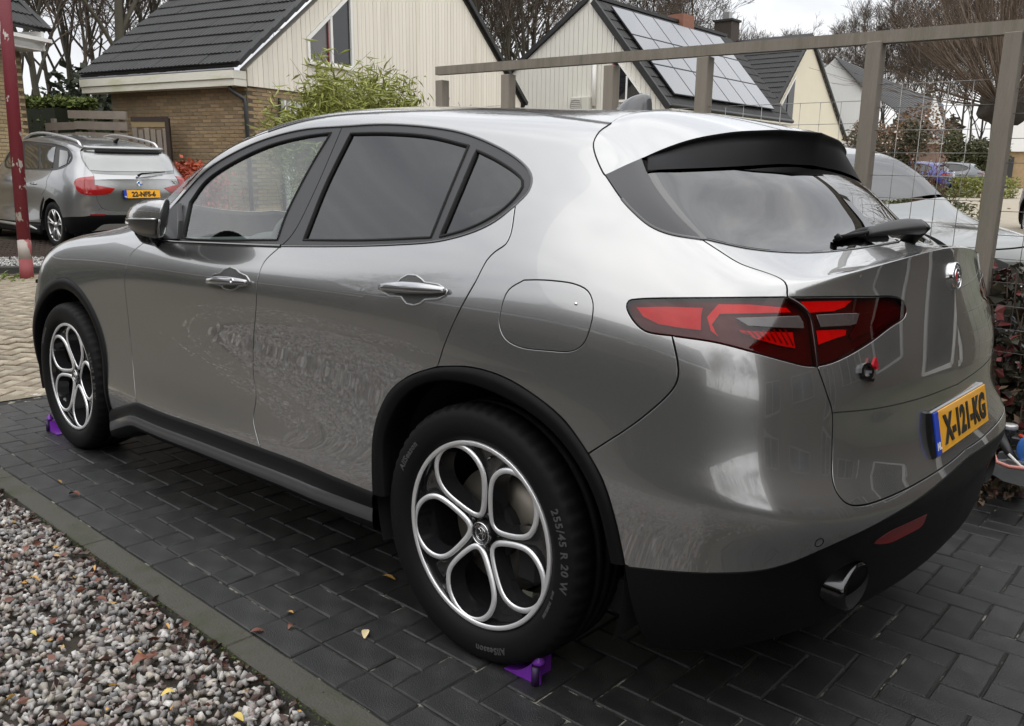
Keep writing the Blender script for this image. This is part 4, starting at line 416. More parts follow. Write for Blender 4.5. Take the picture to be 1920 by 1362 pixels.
front_glass = glass('tinted side glass', (.80, .90, .86), ior=1.8)
priv_glass = glass('privacy glass', (.035, .035, .038), ior=1.66)
rear_glass = glass('rear window glass', (.02, .02, .022), ior=1.85)
leather = mat('seat leather', (.035, .036, .037), rough=.5)

suv = thing('parked_suv', 'large metallic grey SUV parked nearest the camera, yellow plate X-121-KG', 'car', M=TD)
paintn = paint
# --- doors, body side, fuel flap
door_f = surf_panel('front_door', C_['doorA']+C_['sillF'][1:]+rv('doorB')[1:]+rv('beltF')[1:], paint, suv)
door_r = surf_panel('rear_door', C_['doorB']+C_['sillR'][1:]+C_['archR1'][1:]+rv('doorC')[1:]+rv('beltR')[1:], paint, suv)
side_loop = C_['doorC']+C_['archR2'][1:]+C_['bumpgap'][1:]+C_['lampU'][1:]+rv('gap3')[1:]+rv('gap2')[1:]+rv('gap1')[1:]+rv('roof')[1:]+C_['trimF'][1:]+C_['trimR'][1:]
body_side = surf_panel('body_side', side_loop, paint, suv, holes=[C_['fuel']])
fuel = surf_panel('fuel_flap', C_['fuel'], paint, suv, gap=.0018, depth=.03)
# --- tailgate, bumper, cladding
c_gb = C_['gap4'][-1]; c_pl = C_['plow'][-1]
gate_loop = rv('winc')[:0]+C_['gap3']+C_['lampI'][1:]+C_['gap4'][1:]+lin(c_gb, (14, C_['winc'][-1][1]), 24)[1:]+rv('winc')[0:]
# recess for the number plate
def plate_warp(P, n, uv):
    P = P.copy(); y = np.abs(P[:, 1]); z = P[:, 2]
    def sm(a, b, x): t = np.clip((x-a)/(b-a), 0, 1); return t*t*(3-2*t)
    w = (1-sm(.30, .345, y+.16*(.80-z)*0))*sm(.655, .672, z)*(1-sm(.785, .80, z))
    d = .038*w
    P[:, 0] += d
    # small fold line across the gate
    return P, n
gate = surf_panel('tailgate', gate_loop, paint, suv, side='B')
bump_loop = C_['bumpgap']+rv('lampL')[1:]+C_['gap4'][1:]+lin(c_gb, (14, c_pl[1]), 8)[1:]+rv('plow')[1:]+rv('archR3')[0:]
bumper = surf_panel('rear_bumper', bump_loop, paint, suv, side='B')
skirt_loop = C_['archR3'][-1:]+C_['plow']+lin((14, c_pl[1]), (14, 0), 20)[1:]+lin((14, 0), (9.75, 0), 40)[1:]+lin((9.75, 0), C_['archR3'][-1], 8)[1:]
skirt = surf_panel('bumper_cladding', skirt_loop, plastic, suv, side='B', gap=.001)
# --- front end
archF = [(u, v) for u, v in C_['archF']]
archF_top = min(range(len(archF)), key=lambda i: -archF[i][1])
# full circle-ish arch from the surface by metric circle round the front hub
def arch_uv(x0, z0, r, a0, a1, n):
    """points on the surface at side-view position (x, z) on a circle"""
    out = []
    for k in range(n+1):
        a = R(a0+(a1-a0)*k/n); x = x0+r*math.cos(a); z = z0+r*math.sin(a)
        u, v = (3.0, 2.5) if x0 > 1 else (8.2, 3)
        for _ in range(30):
            p = SF([[u, v]])[0]; a_, b_, _n = SD([[u, v]]); J = np.array([[a_[0][0], b_[0][0]], [a_[0][2], b_[0][2]]]); d = np.linalg.solve(J, [x-p[0], z-p[2]])
            d = np.clip(d, -.5, .5); u += d[0]; v += d[1]; u = min(max(u, .2), 13.8); v = min(max(v, 0), 10.9)
        out.append((float(u), float(v)))
    return out
AF = arch_uv(2.815, .400, .455, -8, 200, 44)          # nose side -> door side
AFi = arch_uv(2.815, .385, .418, -10, 205, 44)
sill_at = C_['doorA'][-1]
hood_u = 1.2
hoodline = [(1.15, 6.7), (2, 6.55), (3, 6.7), (3.7, 6.95), (4.15, 7.25)]
def poly_s(pts, n=8):
    o = []
    for a, b in zip(pts, pts[1:]): o += lin(a, b, n)[:-1]
    return o+[pts[-1]]
hl = poly_s(hoodline)
fender = surf_panel('front_fender', [AF[0]]+AF[1:]+[sill_at]+rv('doorA')[1:]+rv('trimF')[-1:]+C_['roof'][:1]+hl[::-1]+lin(hl[0], (1.2, 3.2), 14)[1:]+lin((1.2, 3.2), AF[0], 6)[1:], paint, suv, side='LR')
nose = surf_panel('front_bumper', lin((0.02, 0.2), (1.75, 0.2), 14)+lin((1.75, .2), AF[0], 6)[1:]+lin(AF[0], (1.2, 3.2), 6)[1:]+lin((1.2, 3.2), (1.15, 6.7), 14)[1:]+lin((1.15, 6.7), (0.02, 6.7), 10)[1:]+lin((.02, 6.7), (.02, .2), 14)[1:-1], paint, suv, side='LR')
hood = surf_panel('bonnet', lin((.02, 6.8), (1.15, 6.8), 8)+hl[1:]+lin(hl[-1], (3.98, 9), 8)[1:]+lin((3.98, 9), (3.9, 11), 8)[1:]+lin((3.9, 11), (.02, 11), 24)[1:]+lin((.02, 11), (.02, 6.8), 8)[1:-1], paint, suv, side='B')
# --- roof, windscreen
rf = C_['roof']; kh = min(range(len(rf)), key=lambda i: abs(rf[i][0]-5.35))
roof = surf_panel('roof_panel', rf[kh:]+lin(rf[-1], (8.7, 11), 10)[1:]+lin((8.7, 11), (5.15, 11), 24)[1:]+lin((5.15, 11), rf[kh], 8)[1:-1], paint, suv, side='B')
wind = surf_panel('windscreen', [rf[0]]+rf[1:kh+1]+lin(rf[kh], (5.15, 11), 8)[1:]+lin((5.15, 11), (4.02, 11), 10)[1:]+lin((4.02, 11), (4.08, 8.2), 8)[1:]+lin((4.08, 8.2), rf[0], 5)[1:-1], glass('windscreen glass', (.75, .83, .80)), suv, side='B', depth=0)
# --- window frames and glass
frame_f = surf_panel('window_frame', C_['trimF']+C_['Bsplit'][1:]+rv('beltF')[1:], satin, suv, holes=[C_['glassF']], off=-.002, gap=.003)
frame_r = surf_panel('window_frame', C_['trimR']+rv('beltR')[1:]+rv('Bsplit')[1:-1], satin, suv, holes=[C_['glassR'], C_['glassQ']], off=-.002, gap=.003)
for nm, key, gm in (('front_window', 'glassF', front_glass), ('rear_window', 'glassR', priv_glass), ('quarter_window', 'glassQ', priv_glass)):
    surf_panel(nm, C_[key], gm, suv, off=-.008, gap=-.004, depth=0)
# the unseen right-hand side, mirrored
surf_panel('front_door', C_['doorA']+C_['sillF'][1:]+rv('doorB')[1:]+rv('beltF')[1:], paint, suv, side='R', step=.05)
surf_panel('rear_door', C_['doorB']+C_['sillR'][1:]+C_['archR1'][1:]+rv('doorC')[1:]+rv('beltR')[1:], paint, suv, side='R', step=.05)
surf_panel('body_side', side_loop, paint, suv, side='R', step=.035)
surf_panel('window_frame', C_['trimF']+C_['Bsplit'][1:]+rv('beltF')[1:], satin, suv, holes=[C_['glassF']], off=-.002, gap=.003, side='R', step=.04)
surf_panel('window_frame', C_['trimR']+rv('beltR')[1:]+rv('Bsplit')[1:-1], satin, suv, holes=[C_['glassR'], C_['glassQ']], off=-.002, gap=.003, side='R', step=.04)
for nm, key, gm in (('front_window', 'glassF', front_glass), ('rear_window', 'glassR', priv_glass), ('quarter_window', 'glassQ', priv_glass)):
    surf_panel(nm, C_[key], gm, suv, off=-.008, gap=-.004, depth=0, side='R', step=.05)
# black rubber seals that show in the joints round the window frames
def strip_on(name, uvs, w, m, off0, off1, parent=suv, closed=False, side='L'):
    """a raised ribbon following a curve on the surface"""
    uv = np.array(uvs, float); P = SF(uv); a, b, n = SD(uv); n = n*NSG
    t = np.roll(P, -1, 0)-np.roll(P, 1, 0)
    if not closed: t[0] = P[1]-P[0]; t[-1] = P[-1]-P[-2]
    t /= np.linalg.norm(t, axis=1)[:, None]; d = np.cross(n, t); V = []; k = len(P)
    for s_, o_ in ((-w/2, off0), (-w/2*.7, off1), (w/2*.7, off1), (w/2, off0)): V += list(P+d*s_+n*o_)
    F = []
    for j in range(3):
        for i in range(k if closed else k-1): i2 = (i+1) % k; F.append((j*k+i, j*k+i2, (j+1)*k+i2, (j+1)*k+i))
    V = np.array(V)
    o = None
    if 'L' in side: o = mesh_obj(name, V, F, m, parent, smooth=True)
    if 'R' in side: mesh_obj(name, V*[1, -1, 1], [f[::-1] for f in F], m, parent, smooth=True)
    return o
strip_on('window_seal', rv('trimR')[::-1]+rv('beltR'), .010, black_gloss, -.006, .0015)
strip_on('window_seal', C_['trimF'][4:], .010, black_gloss, -.006, .0015)
strip_on('belt_moulding', C_['beltF'], .016, black_gloss, -.004, .004)
for k_ in ('glassF', 'glassR', 'glassQ'): strip_on('glass_seal', C_[k_], .009, inside_b, -.008, .001, closed=True)
# rain channel on the roof
strip_on('roof_channel', C_['roof'][30:], .012, black_gloss, -.004, .0025, side='LR')
# --- rear window, its side blades and the spoiler
wtop = [(u, float(np.interp(u, [10.1, 10.45, 10.84, 11.45, 12.5, 13.1, 14], [8.05, 8.23, 8.36, 8.48, 8.60, 8.68, 8.86]))) for u in np.linspace(10.12, 14, 22)]
rg_loop = C_['winb']+C_['winc'][1:]+lin((14, C_['winc'][-1][1]), (14, 8.86), 20)[1:]+wtop[::-1][1:]
rearw = surf_panel('rear_screen', rg_loop, rear_glass, suv, side='B', off=-.001, gap=.0005, depth=.006)
blade_loop = C_['gap2']+rv('winb')[1:]+rv('spL')[1:-1]
blades = surf_panel('window_blade', blade_loop, mat('satin blade', (.04, .04, .043), rough=.3, metal=.2), suv, side='LR', gap=.0012, off=.001)
strip_on('screen_seal', C_['gap2'][6:]+C_['winc'][1:], .010, black_gloss, -.005, .002, side='LR')
def bez(p0, p1, p2, p3, t): return p0*(1-t)**3+3*p1*t*(1-t)**2+3*p2*t*t*(1-t)+p3*t**3
gp = SF(C_['gap1']); 
spl_ = SF(C_['spL']); te = np.array([gp[-1], spl_[3], spl_[-1], (-.30, .60, 1.411), (-.335, .56, 1.434), (-.37, .51, 1.453), (-.42, .40, 1.475), (-.465, .22, 1.492), (-.49, .0, 1.499)])
def resamp(P, n):
    P = np.array(P, float); d = np.r_[0, np.cumsum(np.linalg.norm(np.diff(P, axis=0), axis=1))]; t = np.linspace(0, d[-1], n)
    Q = np.c_[[np.interp(t, d, P[:, i]) for i in range(3)]].T
    for _ in range(3): Q[1:-1] = Q[1:-1]*.5+(Q[2:]+Q[:-2])*.25
    return Q
UNDL = [(10.021, 8.011), (10.451, 8.179), (10.839, 8.296), (11.167, 8.363), (11.453, 8.401), (11.955, 8.446), (12.506, 8.497), (13.083, 8.565)]
NS, NT = 34, 20
kL = 6; top_c = SF(lin(C_['gap1'][0], (8.7, 11), 20)); topc = resamp(top_c, NS); tec = np.vstack([resamp(spl_, kL), resamp(np.vstack([spl_[-1:], te[3:]]), NS-kL+1)[1:]]); left = resamp(gp, NT)
cenl = np.array([bez(topc[-1], topc[-1]+np.array([-.16, 0, -.018]), tec[-1]+np.array([.16, 0, .028]), tec[-1], t) for t in np.linspace(0, 1, NT)])
Gs = np.zeros((NS, NT, 3))
for i in range(NS):
    s_ = i/(NS-1)
    for j in range(NT):
        t_ = j/(NT-1)
        Gs[i, j] = (1-s_)*left[j]+s_*cenl[j]+(1-t_)*topc[i]+t_*tec[i]-((1-s_)*(1-t_)*topc[0]+s_*(1-t_)*topc[-1]+(1-s_)*t_*tec[0]+s_*t_*tec[-1])
        Gs[i, j, 2] += .016*math.sin(math.pi*t_)*math.sin(math.pi*min(1, s_*1.6)/2)*(1-s_*.6)
for it in range(2): Gs[1:-1, 1:-1] = Gs[1:-1, 1:-1]*.5+(Gs[2:, 1:-1]+Gs[:-2, 1:-1]+Gs[1:-1, 2:]+Gs[1:-1, :-2])*.125
def grid_faces(a, b, o=0): return [(o+i*b+j, o+(i+1)*b+j, o+(i+1)*b+j+1, o+i*b+j+1) for i in range(a-1) for j in range(b-1)]
def sym_grid(name, G, m, parent, flip=False):
    a, b = G.shape[:2]; G2 = np.concatenate([G, (G*[1, -1, 1])[::-1][1:]]); a2 = G2.shape[0]
    o = mesh_obj(name, G2.reshape(-1, 3), grid_faces(a2, b), m, parent, smooth=True)
    bm = bmesh.new(); bm.from_mesh(o.data); bmesh.ops.recalc_face_normals(bm, faces=bm.faces)
    up = sum(f.normal.z for f in bm.faces)
    if (up < 0) != flip: bmesh.ops.reverse_faces(bm, faces=bm.faces)
    bm.to_mesh(o.data); bm.free(); return o
sp = thing('x', None, None) if False else None
spoiler = sym_grid('spoiler', Gs, paint, suv)
# lip thickness and black underside running forward to the glass
und_r = resamp(SF(UNDL+[(14, 8.62)]), NS-kL); und = np.vstack([tec[:kL], und_r])
und[kL:, 2] += 0.004; und[kL:, 0] -= .004
Gu = np.zeros((NS, 7, 3))
for i in range(NS):
    wi = min(1, max(0, (i-kL+1)/4)); a = tec[i]; lip = a+np.array([.004, 0, -.012])*wi; b = und[i]*1.0
    b = np.array([b[0], b[1], b[2]])
    mid = lip*.5+b*.5+np.array([.0, 0, .012])*wi
    Gu[i, 0] = a+np.array([0.0, 0, .0]); Gu[i, 1] = a+np.array([-.003, 0, -.006])*wi; Gu[i, 2] = lip
    for k_, t in ((3, .3), (4, .55), (5, .8), (6, 1.)): Gu[i, k_] = lip*(1-t)**2+2*mid*t*(1-t)+b*t*t
sym_grid('spoiler_underside', Gu, mat('gloss black spoiler underside', (.003, .003, .004), rough=.6, spec=.15), suv, flip=True)
for k_ in ('doorA', 'doorB', 'doorC', 'bumpgap', 'gap1', 'gap2', 'gap3', 'gap4', 'sillF', 'sillR'): strip_on('joint_shadow', C_[k_], .022, inside_b, -.016, -.011, side='LR')
strip_on('joint_shadow', C_['fuel'], .022, inside_b, -.016, -.011, closed=True)
strip_on('gate_joint', C_['gap1'], .004, inside_b, -.004, .0012, side='LR')
# ---- wheel arches, sills, wells
def arch_ring(name, outer, inner, lift, m, side='LR'):
    """cladding band between two curves on the surface, standing proud with a rounded lip"""
    n = 60; o = resamp(SF(outer)+SD(outer)[2]*NSG*.001, n); i_ = resamp(SF(inner), n)
    V = []; 
    for a, b in ((0, -.004), (.04, lift), (.5, lift*1.15), (.9, lift*.8), (1., 0), (1.0, -.03), (1.0, -.09)):
        P = o*(1-a)+i_*a; P = P.copy(); P[:, 1] += b; V.append(P)
    G = np.array(V); k = G.shape[0]
    F = grid_faces(k, n)
    for s_ in (1, -1):
        if (s_ == 1 and 'L' in side) or (s_ == -1 and 'R' in side):
            ob = mesh_obj(name, (G*[1, s_, 1]).reshape(-1, 3), F, m, suv, smooth=True)
            bm = bmesh.new(); bm.from_mesh(ob.data); bmesh.ops.recalc_face_normals(bm, faces=bm.faces)
            if sum(f.normal.y*f.calc_area() for f in bm.faces)*s_ < 0: bmesh.ops.reverse_faces(bm, faces=bm.faces)
            bm.to_mesh(ob.data); bm.free()
ro = C_['archR1']+C_['archR2'][1:]+C_['archR3'][1:]
arch_ring('wheel_arch_cladding', ro, C_['archRi'], .006, plastic)
AFo = arch_uv(2.815, .400, .457, -8, 197, 50)
arch_ring('wheel_arch_cladding', AFo[::-1], AFi[::-1], .006, plastic)
for x0, r0 in ((2.815, .44), (0.0, .46)):
    for s_ in (1, -1):
        b = MB(); V = []; F = []; n = 40
        for k in range(n+1):
            a = R(-20+220*k/n)
            for y in (.925, .45): V.append((x0+(-.03 if x0 < 1 else 0)+r0*math.cos(a), s_*y, .385+r0*math.sin(a)))
        F = [(2*i, 2*i+1, 2*i+3, 2*i+2) for i in range(n)]
        b.add(V, F, True); b.add([V[2*i+1] for i in range(n+1)], [tuple(range(n+1))]); b.build('wheel_well', inside_b, suv)
# sill: black body, satin ridge with its highlight put into a lighter colour
def sill(s_):
    xs = np.linspace(2.34, .34, 40); prof = [(.905, .375), (.942, .362), (.952, .345), (.953, .322), (.966, .305), (.975, .285), (.972, .262), (.95, .235), (.90, .215), (.5, .20)]
    V = []; zt = SF(resamp_uv([AFo[-1]]+C_['sillF']+C_['sillR'][1:], 40))
    for k, x in enumerate(xs):
        x_, y_, z_ = zt[k]; dz = z_-.352; t = k/39
        e = min(1, k/5, (39-k)/6+.0)
        for j, (y, z) in enumerate(prof):
            yy = y; 
            if 3 < j < 8: yy = .945+(y-.945)*(.25+.75*e)
            V.append((x_, s_*(yy+(y_-.944)*.7), z+dz))
    m = len(prof); F = [(i*m+j, i*m+j+1, (i+1)*m+j+1, (i+1)*m+j) for i in range(39) for j in range(m-1)]
    b = MB(); b.add(V, F, True); o = b.build('sill_cladding', None, suv, mats=[plastic, mat('satin ridge highlight', (.050, .050, .052), rough=.28, coat=.3)])
    o.data.polygons.foreach_set('material_index', [1 if 4 <= k % (m-1) <= 5 else 0 for k in range(len(o.data.polygons))]); return o
def resamp_uv(uv, n):
    uv = np.array(uv); P = SF(uv); d = np.r_[0, np.cumsum(np.linalg.norm(np.diff(P, axis=0), axis=1))]; t = np.linspace(0, d[-1], n)
    return np.c_[np.interp(t, d, uv[:, 0]), np.interp(t, d, uv[:, 1])]
sill(1); sill(-1)
b = MB(); b.box((1.38, 0, .25), (4.0, 1.5, .1)); b.box((1.4, 0, .36), (1.9, 1.78, .12)); b.build('floor_pan', inside_b, suv)
b = MB(); b.box((-.52, 0, .47), (.4, 1.3, .16)); b.build('rear_floor', inside_b, suv)
# ---- wheels
def wheel(x0, s_, rot):
    """hub at (x0, .93, .365); s_ = -1 mirrors to the far side"""
    w = thing('wheel', None, None); w.parent = suv; w.location = (x0, 0, .365)
    if s_ < 0: w.scale = (1, -1, 1)
    full = s_ > 0
    T = .9265                                                   # rim face plane
    # tyre
    b = MB(); prof = [(.262, .70), (.30, .695), (.345, .70), (.362, .718), (.3685, .745), (.3690, .77)]
    for g in (.785, .825, .865): prof += [(.3692, g-.006), (.361, g-.005), (.361, g+.005), (.3692, g+.006)]
    prof += [(.3685, .905), (.3660, .918), (.3600, .931), (.350, .9395), (.336, .9445), (.318, .946), (.300, .944), (.286, .938), (.276, .930), (.270, .922), (.262, .914)]
    n = 168; V = []; F = []
    for i, (r, y) in enumerate(prof):
        for k in range(n):
            rr = r
            if (.345 < r) and (y > .885 or y < .76) and k % 3 == 0 and r > .352: rr = r-.007*min(1, (r-.350)/.012)
            th = 2*math.pi*(k+ (0.0))/n; V.append((rr*math.cos(th), y, rr*math.sin(th)))
    for i in range(len(prof)-1):
        for k in range(n): F.append((i*n+k, i*n+(k+1) % n, (i+1)*n+(k+1) % n, (i+1)*n+k))
    b.add(V, F, True); ty = b.build('tyre', rubber, w)
    ty.data.polygons.foreach_set('use_smooth', [True]*len(ty.data.polygons))
    if full:
        letter = mat('raised tyre lettering', (.060, .060, .060), rough=.5)
        def arc_text(txt, size, rad, ang, m=letter, y=.9462, nm='lettering', par=ty, xs=1.):
            Vt, Ft = text_mesh(txt, size, .0006, bold=.0006, space=1.12, xscale=xs); o = []
            for x, yy, z in Vt:
                r = rad+yy; a = R(ang)+x/rad; bulge = .0 if r > .33 else 0
                yb = np.interp(r, [.27, .276, .286, .300, .318, .336, .350, .360], [.922, .930, .938, .944, .946, .9445, .9395, .931])
                o.append((r*math.cos(a), yb+.0006+z, r*math.sin(a)))
            return mesh_obj(nm, o, Ft, m, par)
        arc_text('255/45 R 20 W', .030, .326, 170, xs=1.05)
        arc_text('AllSeason', .026, .318, 34)
        if x0 < 1:
            arc_text('AllSeason', .026, .318, -105); arc_text('M+S  TUBELESS', .012, .297, -160)
    # rim barrel
    b = MB(); b.lathe([(.268, .921), (.266, .9285), (.262, .9265), (.2585, .918), (.252, .900), (.243, .86), (.236, .80), (.232, .72), (.255, .705)], 72); b.build('rim_barrel', gun, w)
    b = MB(); b.lathe([(.2685, .9215), (.2680, .9275), (.2655, .9290), (.2560, .9282), (.2545, .9255)], 96); b.build('rim_edge', alloy, w)
    # five teardrop openings
    holes = []
    for k in range(5):
        ang = R(rot+72*k); pts = []
        n = 56
        for i in range(n):
            t = 2*math.pi*i/n; rr = .0885; px, py = rr*math.cos(t), rr*math.sin(t)
            # stretch towards the hub
            if px < 0: f = (-px/rr); px *= 1+.34*f**2.2; py *= 1-.30*f**2.0
            px += .170; py += .010*(1-(px-.05)/.2)
            pts.append((px*math.cos(ang)-py*math.sin(ang), px*math.sin(ang)+py*math.cos(ang)))
        holes.append(pts)
    # black face with the openings
    ring = [(.2592*math.cos(2*math.pi*i/96), .2592*math.sin(2*math.pi*i/96)) for i in range(96)]
    pts = list(ring); E = [(i, (i+1) % 96) for i in range(96)]
    for h in holes:
        s0 = len(pts); pts += h; E += [(s0+i, s0+(i+1) % len(h)) for i in range(len(h))]
    gx = [(x, z) for x in np.arange(-.25, .2501, .0125) for z in np.arange(-.25, .2501, .0125) if .02 < math.hypot(x, z) < .25]
    ga = np.array(gx); keep = np.ones(len(ga), bool)
    for h in holes:
        h_ = np.array(h); keep &= ~inside(ga, h_); keep &= np.min(np.hypot(ga[:, None, 0]-h_[None, :, 0], ga[:, None, 1]-h_[None, :, 1]), axis=1) > .004
    pts += [tuple(p) for p in ga[keep]]
    r_ = delaunay_2d_cdt([Vector(p) for p in pts], E, [], 0, 1e-7); vs = np.array([[v[0], v[1]] for v in r_[0]]); fs = np.array([list(f) for f in r_[2]]); cen = vs[fs].mean(1)
    k_ = inside(cen, np.array(ring))
    for h in holes: k_ &= ~inside(cen, np.array(h))
    fs = fs[k_]
    def dish(r): return T-.030*max(0, 1-(r/.2592))**1.3-.004
    dep = [min(np.min(np.hypot(vs[i, 0]-np.array(h)[:, 0], vs[i, 1]-np.array(h)[:, 1])) for h in holes) for i in range(len(vs))]
    V = [(p[0], dish(math.hypot(*p))-.004-min(.012, dep[i]*.5), p[1]) for i, p in enumerate(vs)]
    b = MB(); b.add(V, [tuple(f) for f in fs], True); b.build('rim_face', gun, w)
    for h in holes:
        h = np.array(h); nx = np.roll(h, -1, 0)-np.roll(h, 1, 0); nx = np.c_[nx[:, 1], -nx[:, 0]]; nx /= np.linalg.norm(nx, axis=1)[:, None]
        V = []; F = []; m_ = len(h)
        for o_, dy in ((.0105, -.006), (.0090, -.0005), (-.0042, .0005), (-.0055, -.003)):
            for p, q in zip(h, nx): a = p+q*o_; V.append((a[0], dish(math.hypot(*a))+dy+.001, a[1]))
        for j in range(3):
            for i in range(m_): F.append((j*m_+i, j*m_+(i+1) % m_, (j+1)*m_+(i+1) % m_, (j+1)*m_+i))
        b = MB(); b.add(V, F, True); rg = b.build('spoke_ring', alloy, w)
        V = []; F = []
        for o_, dy in ((-.0038, -.002), (-.006, -.020), (-.011, -.045), (-.013, -.055)):
            for p, q in zip(h, nx): a = p+q*o_; V.append((a[0], dish(math.hypot(*a))+dy, a[1]))
        for j in range(3):
            for i in range(m_): F.append((j*m_+i, j*m_+(i+1) % m_, (j+1)*m_+(i+1) % m_, (j+1)*m_+i))
        b = MB(); b.add(V, F, True); b.build('spoke_wall', mat('gloss dark rim wall', (.022, .022, .024), rough=.12, metal=.3, coat=1), rg)
    # hub cap with crest, bolts, valve
    b = MB(); b.lathe([(.034, .885), (.034, .905), (.032, .9085), (.029, .9095), (.0285, .9075), (.0, .9075)], 40); cap = b.build('hub_cap', black_gloss, w)
    if full:
        b = MB(); b.lathe([(.0335, .9085), (.033, .9105), (.0305, .9105), (.030, .9085)], 40); b.lathe([(.0195, .9075), (.0192, .9092), (.0182, .9092), (.018, .9075)], 32)
        b.box((-.009, .9084, 0), (.0035, .002, .033)); b.box((-.009, .9084, .002), (.014, .002, .0035))
        sp_ = [(.004+.007*math.sin(k*.75), .9084, -.014+k*.0031) for k in range(10)]; b.tube(sp_, .0016, 6); b.tube([(.011, .9084, .010), (.006, .9084, .014), (.001, .9084, .011)], .0022, 6)
        b.build('hub_crest', chrome, cap)
        Vt, Ft = [], []
        for i, ch in enumerate('ALFA ROMEO'):
            if ch == ' ': continue
            Vc, Fc_ = text_mesh(ch, .0095, .0003); a = R(150-i*13.3); base = len(Vt)
            # letters run clockwise over the top as seen from outside (+y), where +x is to the left
            for x, y, z in Vc:
                r = .0245+y; aa = math.pi-a-0+x/.0245*1.0; Vt.append((r*math.cos(aa), .9082+z, r*math.sin(aa)))
            Ft += [[base+q for q in f] for f in Fc_]
        mesh_obj('crest_lettering', Vt, Ft, chrome, cap)
    for k in range(5):
        a = R(rot+36+72*k); b = MB(); b.lathe([(.0, .893), (.0085, .893), (.010, .888), (.0105, .87)], 6, c=(.052*math.cos(a), 0, .052*math.sin(a))); b.build('wheel_bolt', black_gloss, w)
    b = MB(); a = R(rot+36); b.tube([(.238*math.cos(a), .895, .238*math.sin(a)), (.226*math.cos(a), .918, .226*math.sin(a))], .0042, 8); b.build('valve', black_gloss, w)
    # brake disc and caliper behind
    b = MB(); b.lathe([(.07, .83), (.172, .83), (.172, .805), (.07, .805)], 60); b.build('brake_disc', mat('cast iron disc', (.22, .20, .17), rough=.45, metal=.8), w)
    b = MB(); b.lathe([(.085, .86), (.085, .80)], 24); b.lathe([(.0, .86), (.085, .86)], 24); b.box((-.135, .83, -.04), (.085, .07, .16), bev=.015); b.tube([(.0, .78, .05), (-.09, .80, .17), (-.19, .78, .16)], .012, 6); b.build('brake_caliper', inside_b, w)
    return w
wheel(0, 1, 62); wheel(2.818, 1, 33); wheel(0, -1, 62); wheel(2.818, -1, 62)

# ---- tail lamps: dark housing, glowing-red reflectors behind a tinted lens
lens = glass('tinted lamp lens', (.66, .028, .034), ior=1.5)
lamp_dark = mat('smoked lamp housing', (.055, .002, .003), rough=.3)
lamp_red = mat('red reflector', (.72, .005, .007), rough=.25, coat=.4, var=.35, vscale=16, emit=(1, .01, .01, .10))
lamp_white = mat('clear reversing lamp', (.055, .045, .045), rough=.12, coat=1, var=.35, vscale=14)
lb = mat('lamp black', (.012, .002, .003), rough=.2)
outer_loop = C_['lampU']+C_['lampS'][1:]+C_['lampL'][1:]
inner_loop = C_['lampI']+C_['lampS'][::-1][1:-1]
for nm, lp in (('tail_lamp', outer_loop), ('gate_lamp', inner_loop)):
    hs = surf_panel(nm, lp, lamp_dark, suv, off=-.012, gap=.003, depth=.02, side='LR')
    par = hs[0]
    surf_panel('lamp_lens', lp, lens, par, off=.0015, gap=.0022, depth=.012, side='L')
    surf_panel('lamp_lens', lp, lens, hs[1], off=.0015, gap=.0022, depth=.012, side='R', step=.05)
    keys = (('e_left', lamp_red), ('e_mid', lamp_red), ('e_red', lamp_red), ) if nm == 'tail_lamp' else (('e_gtop', lamp_red), ('e_gred', lamp_red), ('e_gtip', lamp_dark))
    for k_, m_ in keys: surf_panel('lamp_reflector', C_[k_], m_, par, off=-.006, gap=.0015, depth=.006, side='L', step=.02)
    surf_panel('clear_lamp', C_['e_white' if nm == 'tail_lamp' else 'e_gwhite'], lamp_white, par, off=.0022, gap=.001, depth=.003, side='L', step=.012)
strip_on('lamp_rib', [p for p in C_['lampS']], .009, lb, -.004, .0022)
# flutes in the bright red reflector
e = np.array(C_['e_red']); b = MB(); cu, cv = e.mean(0); 
lo, hi = e.min(0), e.max(0)
for k in range(9):
    t = (k+.6)/9.6; ub = lo[0]+(hi[0]-lo[0])*t
    p0 = SF([[ub-.03, hi[1]-.02]])[0]; p1 = SF([[ub+.02, lo[1]+(hi[1]-lo[1])*(.75-.72*t)]])[0]; n_ = SD([[ub, cv]])[2][0]*NSG
    b.tube([p0-n_*.0045, p1-n_*.0045], .0018, 5)
b.build('lamp_flutes', mat('dark lamp flutes', (.30, .003, .004), rough=.3), suv)
# ---- dark ribbon painting the shade of the gate fold, fog reflector, parking sensor
strip_on('gate_fold_shade', C_['gcrease'], .0035, inside_b, -.002, .0006, side='LR')
surf_panel('rear_reflector', C_['refl'], mat('dark red reflector', (.22, .002, .004), rough=.3, spec=.3), suv, off=.002, gap=0, depth=.01, side='LR')
P_ = SF([[11.283, 2.32]])[0]; n_ = SD([[11.283, 2.32]])[2][0]*NSG
def disc_on(name, P, n, r, h, m, parent=suv, inner=None):
    q = Vector(n).to_track_quat('Z', 'Y').to_matrix().to_4x4(); q.translation = Vector(P); b = MB()
    b.lathe([(r, -.004), (r, h*.6), (r*.9, h), (0.0001, h)], 28, axis='z'); return b.build(name, m, parent, M=q)
strip_on('sensor_ring', [(11.283+.045*math.cos(t), 2.32+.10*math.sin(t)) for t in np.linspace(0, 2*math.pi, 24)[:-1]], .003, inside_b, -.002, .0006, closed=True)
disc_on('keyhole_cap', SF([[9.015, 5.344]])[0], SD([[9.015, 5.344]])[2][0]*NSG, .004, .002, chrome)
